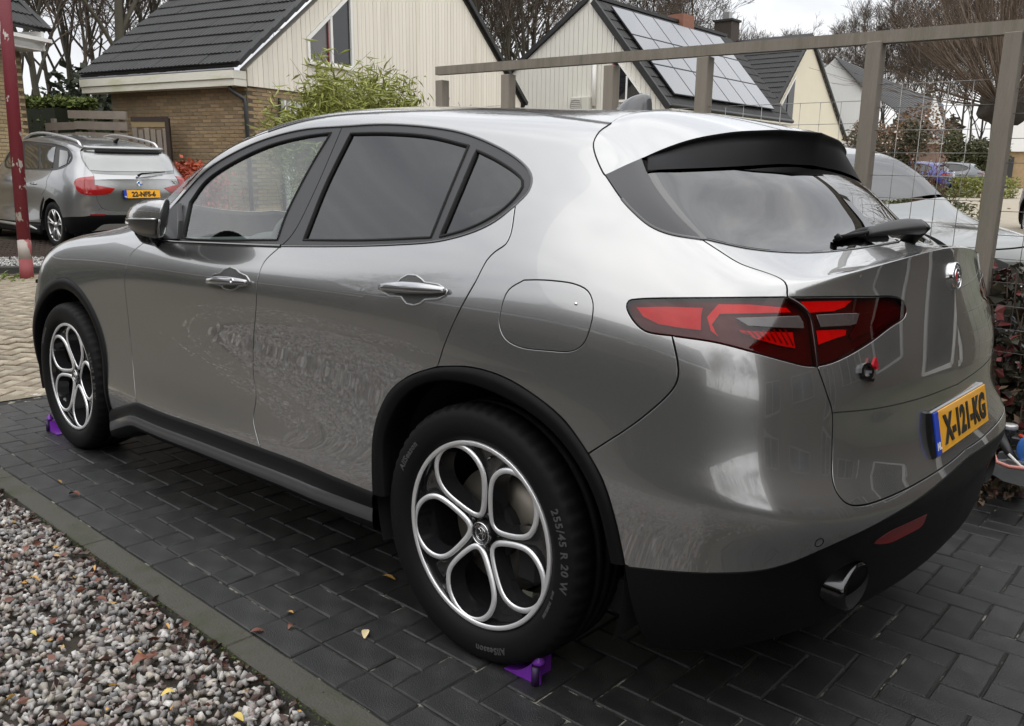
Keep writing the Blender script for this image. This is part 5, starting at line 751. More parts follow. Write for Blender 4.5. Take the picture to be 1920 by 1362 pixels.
# ---- exhaust tip in its recess
def ell(c, rx, rz, ax, n=36): return [(c[0]+rx*math.cos(t)*ax[0], c[1]+rx*math.cos(t)*ax[1], c[2]+rz*math.sin(t)) for t in np.linspace(0, 2*math.pi, n+1)[:-1]]
for s_ in (1, -1):
    c = np.array([-.908, .625*s_, .43]); ax = np.array([-.0*s_, 1.0]); out = np.array([-.954, .30*s_, 0])*1.0; out = np.array([-1, 0.10*s_, 0])
    V = []; rings = [(0, 1.0), (.0, 1.06), (-.012, 1.08), (-.06, 1.08)]; F = []
    loops = [(.0, .074, .047), (-.003, .080, .053), (-.012, .083, .056), (-.07, .083, .056)]
    b = MB()
    for d_, rx, rz in loops: V += ell(c+out*(d_+.02), rx, rz, ax)
    for j in range(3):
        for i in range(36): F.append((j*36+i, j*36+(i+1) % 36, (j+1)*36+(i+1) % 36, (j+1)*36+i))
    b.add(V, F, True); ex = b.build('exhaust_tip', mat('smoked chrome', (.07, .07, .073), rough=.12, metal=1), suv)
    V = []; F = []; b = MB()
    for d_, rx, rz in ((.02, .074, .047), (-.01, .070, .044), (-.065, .066, .041)): V += ell(c+out*d_, rx, rz, ax)
    for j in range(2):
        for i in range(36): F.append((j*36+i, j*36+(i+1) % 36, (j+1)*36+(i+1) % 36, (j+1)*36+i))
    F.append(tuple(range(72, 108))); b.add(V, F, True); b.build('exhaust_pipe', inside_b, ex)
# ---- number plate with holder
plate_y = mat('yellow plate', (.90, .42, .012), rough=.35, coat=.3); plate_b = mat('plate blue', (.01, .05, .45), rough=.35)
ink = mat('plate ink', (.012, .012, .012), rough=.4); white_ink = mat('white print', (.85, .85, .85), rough=.5)
tl = .2156
def plate(parent, M, txt, w=.52, h=.11, size=.100, sx=.97, small='NL'):
    b = MB(); b.box((0, 0, -.016), (w+.012, h+.012, .028), bev=.004); hd = b.build('plate_holder', black_gloss, parent, M=M)
    b = MB(); b.box((.02, 0, 0), (w-.04, h, .004), bev=.0012); py_ = b.build('plate_face', plate_y, hd)
    b = MB(); b.box((-w/2+.0195, 0, 0), (.039, h, .004), bev=.001); b.build('plate_band', plate_b, hd)
    V, F = text_mesh(txt, size, .0012, bold=.0042, space=1.02, xscale=sx); xs = [v[0] for v in V]; ys = [v[1] for v in V]; mx_, my_ = (max(xs)+min(xs))/2, (max(ys)+min(ys))/2
    mesh_obj('plate_characters', [(v[0]-mx_+.02, v[1]-my_, v[2]+.003) for v in V], F, ink, hd)
    V, F = text_mesh(small, .026, .0004, bold=.0008); mesh_obj('plate_country_code', [(v[0]-w/2+.0195, v[1]-h*.30, v[2]+.0026) for v in V], F, white_ink, hd)
    return hd
nrm = Vector((-math.cos(tl), 0, math.sin(tl)))
Mp = frame((-.9605, 0, .724), (0, -1, 0), (math.sin(tl), 0, math.cos(tl)))
pl = plate(suv, Mp, 'X-121-KG')
# ---- badges
def badge_frame(uv, off, xdir=(0, -1, 0)):
    P = SF([uv])[0]; n = SD([uv])[2][0]*NSG; n = Vector(n); x = Vector(xdir); x = (x-n*x.dot(n)).normalized(); y = n.cross(x)
    M = Matrix((x, y, n)).transposed().to_4x4(); M.translation = Vector(P)+n*off; return M
Mb = badge_frame((13.97, 5.35), .004)
b = MB(); b.lathe([(.037, -.012), (.0375, .004), (.036, .0075), (.0335, .008), (.0325, .006)], 44, axis='z'); bd = b.build('tail_badge', chrome, suv, M=Mb)
b = MB(); b.lathe([(.0325, .006), (.001, .0062)], 40, axis='z'); b.build('badge_field', mat('brushed badge field', (.35, .35, .36), rough=.3, metal=.9), bd)
b = MB(); b.lathe([(.0205, .006), (.0203, .0078), (.019, .0078), (.0188, .006)], 36, axis='z'); b.tube([(.010+.006*math.sin(k*.8), -.013+k*.003, .007) for k in range(9)], .0014, 5); b.build('badge_ring', chrome, bd)
b = MB(); b.box((-.0085, 0, .0068), (.0045, .033, .0016)); b.box((-.0085, .003, .0068), (.016, .0045, .0016)); b.build('badge_cross', mat('badge red', (.55, .01, .02), rough=.3), bd)
V, F = text_mesh('ALFA ROMEO', .0085, .0003); mesh_obj('badge_lettering', [((.0268+y)*math.sin(x/.0268*1.0), (.0268+y)*math.cos(x/.0268*1.0), .0066+z) for x, y, z in V], F, chrome, bd)
# model badge: chrome Q with a red 4
Mq = badge_frame((12.016, 4.673), .003)
V, F = text_mesh('Q', .052, .004, bold=.0012, xscale=1.25); qb = mesh_obj('model_badge', V, F, mat('black chrome', (.10, .10, .105), rough=.1, metal=1), suv, M=Mq)
V, F = text_mesh('4', .034, .003, bold=.002, xscale=1.1); mesh_obj('badge_numeral', [(x+.030, y+.014, z+.004) for x, y, z in V], F, mat('badge numeral red', (.34, .006, .015), rough=.35), qb)
# ---- door handles with their cups
cup_m = paint
def handle(key, h0, h1, lock):
    uv = C_[key]; u = np.array(uv); P = SF(uv); c0 = P.mean(0); n0 = SD([u.mean(0)])[2][0]*NSG
    # cup: a shallow bowl standing over the sheet with a rolled rim
    strip_on('handle_cup_rim', uv, .007, paint, -.001, .0022, closed=True, side='LR')
    rings = []
    for t, d in ((0, .0008), (.10, .0004), (.22, -.0002+.0006), (1., .0008)):
        q = u*(1-t)+u.mean(0)*t; rings.append(SF(q)+SD(q)[2]*NSG*d)
    G = np.array(rings); k, m_ = G.shape[:2]; F = []
    for j in range(k-1):
        for i in range(m_): F.append((j*m_+i, j*m_+(i+1) % m_, (j+1)*m_+(i+1) % m_, (j+1)*m_+i))
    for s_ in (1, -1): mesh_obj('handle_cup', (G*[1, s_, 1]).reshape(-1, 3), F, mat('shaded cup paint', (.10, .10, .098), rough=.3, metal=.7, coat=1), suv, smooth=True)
    a = Vector(SF([h0])[0]); c = Vector(SF([h1])[0]); n = Vector(n0)
    ax = (c-a); L_h = ax.length; ax.normalize()
    for s_ in (1, -1):
        V = []; F = []; K = 26; m2 = 14
        for i in range(K):
            t = i/(K-1); ctr = a+ax*(L_h*t)+n*(.006+.020*math.sin(math.pi*(.08+.84*t))**.8)
            hh = .0165*(math.sin(math.pi*(.06+.88*(t*.92+.06)))**.55); ww = .011*(math.sin(math.pi*(.05+.9*t))**.5)
            upv = n.cross(ax).normalized()
            for j in range(m2):
                th = 2*math.pi*j/m2; cs, sn = math.cos(th), math.sin(th); cs = math.copysign(abs(cs)**.75, cs); sn = math.copysign(abs(sn)**.8, sn)
                p = ctr+upv*hh*sn+n*ww*cs; V.append((p.x, p.y*s_, p.z))
        for i in range(K-1):
            for j in range(m2): F.append((i*m2+j, i*m2+(j+1) % m2, (i+1)*m2+(j+1) % m2, (i+1)*m2+j))
        F.append(tuple(range(m2))); F.append(tuple((K-1)*m2+j for j in range(m2)))
        b = MB(); b.add(V, F, True); hd = b.build('door_handle', mat('satin handle', (.42, .42, .43), rough=.16, metal=.9, coat=.6), suv)
        if lock and s_ == 1:
            p = a+ax*(L_h*.77)+n*.0335; q = n.to_track_quat('Z', 'Y').to_matrix().to_4x4(); q.translation = p
            b = MB(); b.lathe([(.0095, -.006), (.0095, .001), (.008, .002), (.006, 0), (.0001, -.001)], 24, axis='z'); b.build('lock_barrel', chrome, hd, M=q)
handle('cupF', (5.368, 4.93), (5.86, 5.03), True); handle('cupR', (7.211, 5.22), (7.80, 5.27), False)
# ---- wing mirror
def blob(name, c, d, m, parent, f=None, n=24, k=14, M=None, power=.8):
    """rounded box-like shell; f(x, y, z) may reshape unit coordinates"""
    V = []; F = []
    for i in range(k+1):
        ph = math.pi*i/k-math.pi/2
        for j in range(n):
            th = 2*math.pi*j/n; e = lambda v: math.copysign(abs(v)**power, v)
            x, y, z = e(math.cos(ph))*e(math.cos(th)), e(math.cos(ph))*e(math.sin(th)), e(math.sin(ph))
            if f: x, y, z = f(x, y, z)
            V.append((c[0]+x*d[0], c[1]+y*d[1], c[2]+z*d[2]))
    for i in range(k):
        for j in range(n): F.append((i*n+j, i*n+(j+1) % n, (i+1)*n+(j+1) % n, (i+1)*n+j))
    b = MB(); b.add(V, F, True); return b.build(name, m, parent, M=M)
# ---- folded door mirrors
def mirror(s_):
    K, m2 = 18, 28; rings = []
    for i in range(K):
        t = i/(K-1); e = math.sin(min(1, t*1.02)*math.pi/2)**.62
        x = 1.985-.335*t; zc = 1.168+.012*t; zh = .010+.066*e*(.93 if t > .96 else 1); yo = .955+.085*e; yi = .93-.01*t
        yc, yh = (yo+yi)/2, (yo-yi)/2; r = []
        for j in range(m2):
            th = 2*math.pi*j/m2; cs, sn = math.cos(th), math.sin(th); cs = math.copysign(abs(cs)**.7, cs); sn = math.copysign(abs(sn)**.8, sn)
            r.append((x-.03*t*sn+(.075-1.55*yh*(1+cs))*t**3, (yc+yh*cs)*s_, zc+zh*sn))
        rings.append(r)
    b = MB(); G = [p for r in rings for p in r]
    up = [(i*m2+j, i*m2+(j+1) % m2, (i+1)*m2+(j+1) % m2, (i+1)*m2+j) for i in range(K-1) for j in range(m2) if j < m2//2]
    lo = [(i*m2+j, i*m2+(j+1) % m2, (i+1)*m2+(j+1) % m2, (i+1)*m2+j) for i in range(K-1) for j in range(m2) if j >= m2//2]
    b.add(G, up, True); cap = b.build('mirror_cap', paint, suv)
    b = MB(); b.add(G, lo+[tuple(range(m2)), tuple((K-1)*m2+j for j in range(m2))], True); b.build('mirror_base', satin, cap)
    b = MB(); V = []; 
    for o_ in (.0, 1):
        pass
    pts = [Vector(rings[i][0])+Vector((0, .0015*s_, -.001)) for i in range(2, K-1)]; b.tube(pts, .0032, 8); b.build('mirror_moulding', chrome, cap)
    b = MB(); pts = [Vector(rings[i][m2-1])*.6+Vector(rings[i][m2-2])*.4+Vector((0, .001*s_, 0)) for i in range(1, 7)]; b.tube(pts, [.003, .005, .006, .006, .005, .003], 8); b.build('mirror_indicator', mat('clear indicator', (.6, .6, .58), rough=.1, coat=1), cap)
    b = MB(); b.tube([(rings[-1][j][0], rings[-1][j][1], rings[-1][j][2]) for j in list(range(m2))+[0]], .004, 6); b.build('mirror_rim', paint, cap)
    b = MB(); b.tube([(1.93, .86*s_, 1.085), (1.90, .93*s_, 1.10), (1.84, .975*s_, 1.125)], [.035, .032, .028], 12); b.build('mirror_foot', black_gloss, cap)
mirror(1); mirror(-1)
b = MB(); 
V = [(2.08, .853, 1.08), (1.76, .868, 1.095), (1.80, .838, 1.165), (1.88, .80, 1.235), (2.0, .81, 1.18)]
for s_ in (1, -1):
    b = MB(); vv = [(x, y*s_, z) for x, y, z in V]; b.add(vv+[(x, y-.02*s_, z) for x, y, z in vv], [(0, 1, 2, 3, 4), (9, 8, 7, 6, 5)]+[(i, (i+1) % 5, 5+(i+1) % 5, 5+i) for i in range(5)]); b.build('mirror_sail', satin, suv)
# ---- roof aerial
V = []; F = []; K, m2 = 15, 14
for i in range(K):
    t = i/(K-1); z = 1.572+.076*math.sin(t*math.pi/2)**1.0; x0 = .275-.125*t**1.15-.03*t**5; x1 = .098+.012*t+.026*t**6; w_ = .032*(1-t)**.55+.0045*(1-t**6)
    for j in range(m2):
        th = 2*math.pi*j/m2; V.append(((x0+x1)/2+(x0-x1)/2*math.copysign(abs(math.cos(th))**.9, math.cos(th)), w_*math.copysign(abs(math.sin(th))**1.2, math.sin(th)), z))
F = [(i*m2+j, i*m2+(j+1) % m2, (i+1)*m2+(j+1) % m2, (i+1)*m2+j) for i in range(K-1) for j in range(m2)]+[tuple((K-1)*m2+j for j in range(m2))]
b = MB(); b.add(V, F, True); b.build('roof_aerial', mat('grey aerial', (.075, .075, .08), rough=.22, coat=1), suv)
# ---- rear wiper
piv = Vector(SF([[13.75, 7.6]])[0]); tipw = Vector(SF([[13.0, 7.2]])[0])
nW = Vector(SD([[13.6, 7.6]])[2][0]*NSG)
A_ = Vector((-.735, -.10, 1.225)); 
piv = Vector((-.735, -.120, 1.198)); ktop = Vector((-.775, -.115, 1.246)); tp = Vector((-.690, .325, 1.206))
q1 = Vector((-.706, .150, 1.222)); mid = q1*.45+ktop*.55+nW*.010
side_ = (ktop-tp).normalized(); upw = nW; fw = side_.cross(upw)
b = MB(); K = 20; V = []; F = []
for i in range(K):
    t = i/(K-1); p = q1*(1-t)**2+2*(mid+nW*.012)*t*(1-t)+ktop*t*t; hw = (.013+.012*math.sin(math.pi*min(1, t*.75))); th = .006+.012*t
    for j in range(10):
        a = 2*math.pi*j/10; V.append(p+fw*hw*math.copysign(abs(math.cos(a))**.7, math.cos(a))+upw*(th*math.copysign(abs(math.sin(a))**.7, math.sin(a))-th))
F = [(i*10+j, i*10+(j+1) % 10, (i+1)*10+(j+1) % 10, (i+1)*10+j) for i in range(K-1) for j in range(10)]+[tuple(range(10)), tuple((K-1)*10+j for j in range(10))]
b.add(V, F, True); wip = b.build('rear_wiper', plastic2, suv)
b = MB(); b.tube([piv-nW*.01, ktop-nW*.004], .021, 16); b.tube([tp+fw*.0, q1-nW*.004], .0062, 8); b.tube([tp-nW*.004, tp+nW*.008], .009, 8); b.build('wiper_arm', plastic, wip)
b = MB(); e0 = tp-nW*.010; e1 = piv*.86+tp*.14+nW*.012-fw*.045
b.tube([e0, e0*.6+e1*.4+nW*.004-fw*.004, e1], [.005, .010, .006], 8); b.build('wiper_blade', plastic, wip)
# ---- cabin seen through the lighter front glass
cab = mat('cabin plastic', (.03, .031, .033), rough=.5); trimc = mat('light cabin trim', (.16, .18, .17), rough=.4)
b = MB()
b.tube([(1.60+.0*0, .38, 0.0)], .01) if False else None
pr = [(2.35, 1.06), (1.95, 1.09), (1.72, 1.06), (1.66, .98), (1.70, .80), (2.35, .7)]
b.prism(pr, -.82, .82); b.build('dashboard', cab, suv)
blob('instrument_hood', (1.70, .38, 1.08), (.10, .19, .045), cab, suv)
for yy in (-.35, .38):
    st_ = MB(); st_.box((1.05, yy, .62), (.52, .50, .16), bev=.05); seat = st_.build('front_seat', leather, suv)
    blob('seat_back', (.78, yy, .93), (.09, .25, .32), leather, seat, f=lambda x, y, z: (x-.9*z, y*(1-.12*z), z))
    blob('headrest', (.66, yy, 1.31), (.05, .13, .085), leather, seat)
b = MB(); b.box((.0, 0, .75), (.25, 1.35, .6), bev=.08); b.build('rear_seat', leather, suv)
ctr = Vector((1.52, .38, 1.03)); ax = Vector((-.9, 0, .42)).normalized(); xx = Vector((0, 1, 0)); yy_ = ax.cross(xx)
b = MB(); b.tube([ctr+xx*.185*math.cos(a)+yy_*.185*math.sin(a) for a in np.linspace(0, 2*math.pi, 41)], .016, 8, cap=False); 
b.tube([ctr-xx*.17, ctr-ax*.03, ctr+xx*.17], .018, 8); b.tube([ctr-ax*.03, ctr+yy_*.17], .018, 8); b.tube([ctr-ax*.04, ctr-ax*.30], .03, 8)
b.build('steering_wheel', cab, suv); blob('wheel_boss', ctr-ax*.02, (.05, .08, .06), cab, suv)
for s_ in (-1, 1):
    b = MB(); b.box((1.35, s_*.80, .86), (1.5, .05, .42), bev=.02); b.build('door_card', cab, suv)
b = MB(); b.box((1.0, 0, 1.515), (1.1, .95, .015)); b.build('headliner', mat('grey headliner', (.25, .25, .24), rough=.9), suv)

# ---- front end details (they face away from the camera here)
for s_ in ('L', 'R'):
    hl1 = surf_panel('headlamp', [(1.05, 6.15), (1.35, 6.3), (1.7, 6.2), (1.95, 6.05), (1.95, 5.9), (1.8, 5.6), (1.6, 5.3), (1.2, 5.1), (.95, 5.3)], mat('dark headlamp glass', (.03, .03, .033), rough=.06, coat=1), suv, off=.004, gap=0, depth=.012, side=s_, step=.03)
    surf_panel('headlamp_light', [(1.25, 6.0), (1.6, 6.05), (1.85, 5.95), (1.65, 5.75), (1.35, 5.6)], mat('headlamp reflector', (.75, .75, .75), rough=.15, metal=.7), hl1, off=.006, gap=0, depth=.004, side=s_, step=.03)
surf_panel('lower_grille', [(.02, 1.2), (1.25, 1.5), (1.45, 3.0), (1.1, 3.6), (.02, 3.4)], inside_b, suv, off=.004, gap=0, depth=.01, side='LR', step=.05)
surf_panel('front_grille', [(.02, 3.7), (.28, 3.9), (.42, 5.6), (.3, 6.1), (.02, 6.1)], inside_b, suv, off=.004, gap=0, depth=.01, side='LR', step=.04)
strip_on('grille_bar', [(u, 4.35) for u in np.linspace(.45, 1.75, 16)], .022, chrome, -.002, .008, side='LR')
# =====================================================================  ground
TI = TD.inverted()
def td(p): return TD @ Vector(p)
def gz(x, y):
    d = math.hypot(x+1.48, y-2.44)
    return float(np.interp(d, [0, 5, 9, 12.5, 38, 100, 3000], [-.30, -.23, -.05, .06, .27, .55, .6]))
# far ground: one sheet to the horizon
xs = np.unique(np.concatenate([np.linspace(-1500, -60, 8), np.linspace(-60, 60, 49), np.linspace(60, 1500, 8)]))
V = [(x, y, gz(x, y)) for x in xs for y in xs]; n = len(xs)
mg = mat('leafy winter ground', (.075, .068, .045), rough=.95, noise_mix=((.035, .045, .018), .42, .62), vscale=.35, bump=.6, bscale=3)
go = mesh_obj('ground', V, grid_faces(n, n), mg, smooth=True); tag(go, kind='structure')
# street: tan pavers in front of the drive
def sheet(name, xa, ya, zf, m, kind='structure'):
    V = [(x, y, zf(x, y)) for x in xa for y in ya]; o = mesh_obj(name, V, grid_faces(len(xa), len(ya)), m, smooth=True); tag(o, kind=kind); return o
def strz(x, y):
    d = math.hypot(x+1.48, y-2.44); z = float(np.interp(d, [5, 9, 12.5, 38, 100], [-.17, 0.0, .09, .30, .58]))
    ze = (TD @ Vector((4.1, y, 0))).z; w = min(1, max(0, (x-4.1)/1.6)); return ze*(1-w)+z*w
mj = mat('street joint sand', (.075, .062, .043), rough=.95, var=.3, vscale=6, bump=.5, bscale=60)
street = sheet('street', np.linspace(4.06, 60, 60), np.linspace(-14, 12, 53), lambda x, y: strz(x, y)-.012, mj)
street2 = sheet('side_street', np.linspace(1.5, 16, 30), np.linspace(-62, -14.01, 40), lambda x, y: strz(max(x, 6), y)-.012, mat('far street pavers', (.30, .26, .20), rough=.9, var=.2, vscale=2, bump=.4, bscale=12))
def brick_mesh(name, lx, ly, h, bev, m, seed=0):
    r = random.Random(seed); bm = bmesh.new()
    j = lambda a: a+r.uniform(-.0008, .0008)
    lo = [bm.verts.new((j(sx*lx/2), j(sy*ly/2), -h)) for sx, sy in ((-1, -1), (1, -1), (1, 1), (-1, 1))]
    mi = [bm.verts.new((j(sx*lx/2), j(sy*ly/2), -bev)) for sx, sy in ((-1, -1), (1, -1), (1, 1), (-1, 1))]
    tp = [bm.verts.new((j(sx*(lx/2-bev)), j(sy*(ly/2-bev)), r.uniform(-.0006, .0006))) for sx, sy in ((-1, -1), (1, -1), (1, 1), (-1, 1))]
    bm.faces.new(tp)
    for a, b in ((lo, mi), (mi, tp)):
        for i in range(4): bm.faces.new((a[i], a[(i+1) % 4], b[(i+1) % 4], b[i]))
    me = bpy.data.meshes.new(name); bm.to_mesh(me); bm.free(); me.materials.append(m); return me
def scatter_parts(name, parent, meshes, mats_, limit, key, m_stuff, base=None):
    """mats_: list of (matrix, mesh index); nearest `limit` become parts, the rest one stuff mesh"""
    mats_ = sorted(mats_, key=key); 
    for M_, k in mats_[:limit]:
        o = bpy.data.objects.new(name, meshes[k]); COL.objects.link(o); o.parent = parent; o.matrix_local = M_
    rest = mats_[limit:]
    if rest:
        V = []; F = []
        for M_, k in rest:
            me = meshes[k]; b = len(V); V += [M_ @ v.co for v in me.vertices]; F += [tuple(b+i for i in p.vertices) for p in me.polygons]
        o = mesh_obj(name+'_rest', V, F, m_stuff, parent); tag(o, kind='stuff'); return o
# driveway of dark pavers, herringbone with a stretcher edge
mpav = mat('anthracite paver', (.0165, .0167, .017), rough=.36, var=.42, vscale=7, bump=.35, bscale=220, noise_mix=((.036, .036, .035), .42, .72))
mbed = mat('driveway joint sand', (.018, .017, .014), rough=.95, noise_mix=((.24, .23, .19), .55, .64), vscale=14, bump=.5, bscale=90)
drive = thing('driveway', None, None, M=TD); tag(drive, kind='structure')
b = MB(); V = [(x, y, -.006) for x in np.linspace(-3.6, 4.12, 30) for y in np.linspace(-3.3, 1.34, 20)]; b.add(V, grid_faces(30, 20)); b.build('joint_bed', mbed, drive, fixn=False)
U_ = .1063
bmH = [brick_mesh('paver_a%d' % i, 2*U_-.0055, U_-.0055, .03, .004, mpav, i) for i in range(4)]
bmV = [brick_mesh('paver_b%d' % i, U_-.0055, 2*U_-.0055, .03, .004, mpav, 9+i) for i in range(4)]
bmS = [brick_mesh('paver_c', U_-.0055, U_-.0055, .03, .004, mpav, 30)]
meshes = bmH+bmV+bmS
pl_ = []
def jit(x, y): return Matrix.Translation((x, y, rng.uniform(-.0016, .0012))) @ Matrix.Rotation(rng.uniform(-.006, .006), 4, 'Z') @ Matrix.Rotation(rng.uniform(-.006, .006), 4, 'X') @ Matrix.Rotation(rng.uniform(-.006, .006), 4, 'Y')
Y0 = 1.1855; X0 = .3685
for i in range(-36, 36):
    x0 = X0+i*U_
    if x0 < -3.5 or x0 > 3.98: continue
    for j in range(0, 41):
        k = (i+j) % 4; yc = Y0-(j+.5)*U_
        if k == 0:                               # near cell of a brick laid away from the edge
            pl_.append((jit(x0+U_/2, Y0-(j+1)*U_), 4+rng.randrange(4)))
        elif k == 1 and j == 0: pl_.append((jit(x0+U_/2, yc), 8))
        elif k == 2 and x0+2*U_ < 4.09: pl_.append((jit(x0+U_, yc), rng.randrange(4)))
for i in range(40):
    x = -3.4+i*.2126
    if x < 4.0: pl_.append((jit(x+.0+.043, 1.2405), rng.randrange(4)))
def under_car(M_):
    x, y = M_.translation.x, M_.translation.y; return -.75 < x < 3.4 and -.95 < y < .62
def vis_key(t):
    M_ = t[0]; x, y = M_.translation.x, M_.translation.y
    d = math.hypot(x+1.5, y-2.49); rx, ry = x+1.5, y-2.49; ang = math.degrees(math.atan2(ry, rx))
    inview = -82 < ang < -15
    return d+(0 if inview else 50)+(20 if under_car(M_) else 0)+(8 if y < -1.2 and x > -.6 else 0)
scatter_parts('paver', drive, meshes, pl_, 300, vis_key, mpav)
# concrete edging
mk = mat('mossy concrete edging', (.062, .060, .048), rough=.85, noise_mix=((.040, .044, .022), .50, .68), vscale=4.5, bump=.4, bscale=120, var=.15)
kerb = thing('garden_edging', 'low concrete edging strip between the gravel and the dark pavers', 'edging', M=TD)
for i in range(8):
    b = MB(); L1 = .997; b.box((-3.35+i*1.0+.385, 1.3495, -.09+.0015), (L1, .091, .19), bev=.004); b.build('edging_stone', mk, kerb)
# gravel bed
gb = mat('gravel bed soil', (.035, .028, .020), rough=.95, var=.3, bump=.6, bscale=40)
V = [(x, y, -.036+.006*math.sin(x*3)*math.sin(y*4)) for x in np.linspace(-3.6, 7.2, 40) for y in np.linspace(1.39, 4.6, 16)]
gbo = mesh_obj('gravel_bed', V, grid_faces(40, 16), gb, M=TD); tag(gbo, kind='structure')
def stones(name, pts, smin, smax, seed, cols, m, M=None):
    """angular chippings, one mesh; pts = list of (x, y, z)"""
    r = np.random.default_rng(seed); bases = []
    for k in range(14):
        bm = bmesh.new(); vs = [bm.verts.new(Vector(v)) for v in (r.normal(size=(11, 3)))]
        for v in vs: v.co.normalize(); v.co *= r.uniform(.8, 1.15)
        res = bmesh.ops.convex_hull(bm, input=vs); 
        for v in [v for v in bm.verts if not v.link_faces]: bm.verts.remove(v)
        bm.verts.index_update(); bases.append((np.array([v.co for v in bm.verts]), np.array([[v.index for v in f.verts] for f in bm.faces]))); bm.free()
    VV = []; FF = []; CC = []; b = 0
    pts = np.array(pts); kk = r.integers(0, 14, len(pts))
    for p, k in zip(pts, kk):
        Vb, Fb = bases[k]; s = r.uniform(smin, smax)*r.choice([.75, 1, 1, 1.25]); q = r.normal(size=4); q /= np.linalg.norm(q); w, x, y, z = q
        Rm = np.array([[1-2*(y*y+z*z), 2*(x*y-z*w), 2*(x*z+y*w)], [2*(x*y+z*w), 1-2*(x*x+z*z), 2*(y*z-x*w)], [2*(x*z-y*w), 2*(y*z+x*w), 1-2*(x*x+y*y)]])
        v = (Vb*[1, .78, .6]) @ Rm.T*s+p; VV.append(v); FF.append(Fb+b); b += len(Vb)
        c = np.array(cols[r.integers(0, len(cols))])*r.uniform(.7, 1.25); CC.append(np.tile(np.r_[c, 1], (len(Vb), 1)))
    VV = np.concatenate(VV); FF = np.concatenate(FF); CC = np.clip(np.concatenate(CC), 0, 1)
    me = bpy.data.meshes.new(name); me.vertices.add(len(VV)); me.vertices.foreach_set('co', VV.ravel()); me.loops.add(FF.size); me.loops.foreach_set('vertex_index', FF.ravel().astype(np.int32))
    me.polygons.add(len(FF)); me.polygons.foreach_set('loop_start', np.arange(0, FF.size, 3, dtype=np.int32)); me.polygons.foreach_set('loop_total', np.full(len(FF), 3, dtype=np.int32)); me.update(calc_edges=True)
    a = me.color_attributes.new('tone', 'FLOAT_COLOR', 'POINT'); a.data.foreach_set('color', CC.astype(np.float32).ravel()); me.materials.append(m)
    o = bpy.data.objects.new(name, me); COL.objects.link(o)
    if M is not None: o.matrix_world = M
    return o
mst = mat('chipped stone', (.4, .4, .4), rough=.7, attr='tone', var=.22, vscale=60, bump=.25, bscale=250)
pts = []
while len(pts) < 24000:
    x = rng.uniform(-.75, 4.0); y = rng.uniform(1.405, 3.1)
    # keep to what the camera can see, plus a margin
    if (x+1.5)*.55 < (y-2.49)*-1.0-1.3: continue
    if rng.random() > (1.0 if x < 2.2 else .55): continue
    pts.append((x, y, rng.uniform(-.030, -.006)))
cols = [(.34, .32, .31), (.40, .38, .36), (.27, .26, .25), (.46, .44, .42), (.36, .33, .29), (.23, .225, .225), (.42, .38, .32), (.30, .25, .22), (.55, .53, .51), (.17, .16, .155), (.33, .27, .25)]
gr = stones('gravel', pts, .0100, .0172, 3, cols, mst, TD); tag(gr, kind='stuff')
pts = [(rng.uniform(3.8, 7.0), rng.uniform(1.42, 4.2), -.02) for _ in range(2600)]+[(rng.uniform(-3, -.7), rng.uniform(1.42, 4.2), -.015) for _ in range(2600)]
gr2 = stones('gravel', pts, .013, .022, 4, cols, mst, TD); tag(gr2, kind='stuff')
# tan street pavers
mtan = mat('tan clinker paver', (.20, .16, .11), rough=.62, var=.42, vscale=5, bump=.45, bscale=90, noise_mix=((.33, .29, .22), .42, .7))
tb = [brick_mesh('tan_%d' % i, .205, .098, .04, .006, mtan, 50+i) for i in range(4)]+[brick_mesh('tanv_%d' % i, .098, .205, .04, .006, mtan, 60+i) for i in range(4)]
tl_ = []; a0 = R(33); ca, sa = math.cos(a0), math.sin(a0)
for i in range(-80, 80):
    for j in range(-80, 80):
        k = (i+j) % 4
        if k not in (0, 2): continue
        u, v = (i+.5, -(j+1)) if k == 0 else (i+1, -(j+.5)); u *= .1045; v *= .1045
        x = 6.4+u*ca-v*sa; y = .2+u*sa+v*ca
        if not (4.18 < x < 9.35 and -1.5 < y < 1.9) or (x-8.8)*.78+(y+1.0)*-.62 > -.1: continue
        M_ = Matrix.Translation((x, y, strz(x, y)+rng.uniform(-.003, .003))) @ Matrix.Rotation(a0+rng.uniform(-.02, .02), 4, 'Z') @ Matrix.Rotation(rng.uniform(-.012, .012), 4, 'X'); tl_.append((M_, (4 if k == 0 else 0)+rng.randrange(4)))
def seen(t):
    p = t[0].translation; a = math.degrees(math.atan2(p.y-2.44, p.x+1.48)); return math.hypot(p.x, p.y)+(0 if -26 < a < -12 else 30)
scatter_parts('street_paver', street, tb, tl_, 300, seen, mtan)
# pale worn joint at the end of the drive, strip of dark kerb, gravel strip and parking pavers under the estate car
b = MB(); V = []
for i in range(60):
    y = -3+i*.08; zc = (TD @ Vector((4.1, y, 0))).z
    V += [(4.085, y, zc+.001), (4.19+.03*math.sin(y*7), y, strz(4.2, y)+.002)]
b.add(V, [(2*i, 2*i+2, 2*i+3, 2*i+1) for i in range(59)]); o = b.build('threshold_strip', mat('limey sand', (.20, .17, .12), rough=.9, noise_mix=((.72, .70, .66), .50, .60), vscale=9, bump=.5, bscale=60), fixn=False); tag(o, kind='structure')
kd = Vector((.62, .785, 0)); ko = Vector((8.86, -1.18, 0)); kn = Vector((.785, -.62, 0))
kerb2 = thing('street_kerb', 'dark mossy kerb behind the red and white pole', 'kerb')
for i in range(-6, 5):
    p = ko+kd*(i+.5)*1.0; M_ = frame(p+Vector((0, 0, .05)), kd, kn); b = MB(); b.box((0, 0, 0), (.985, .12, .14), bev=.01); b.build('kerb_stone', mat('dark kerb', (.05, .05, .045), rough=.9, var=.3, bump=.4), kerb2, M=M_)
pts = []
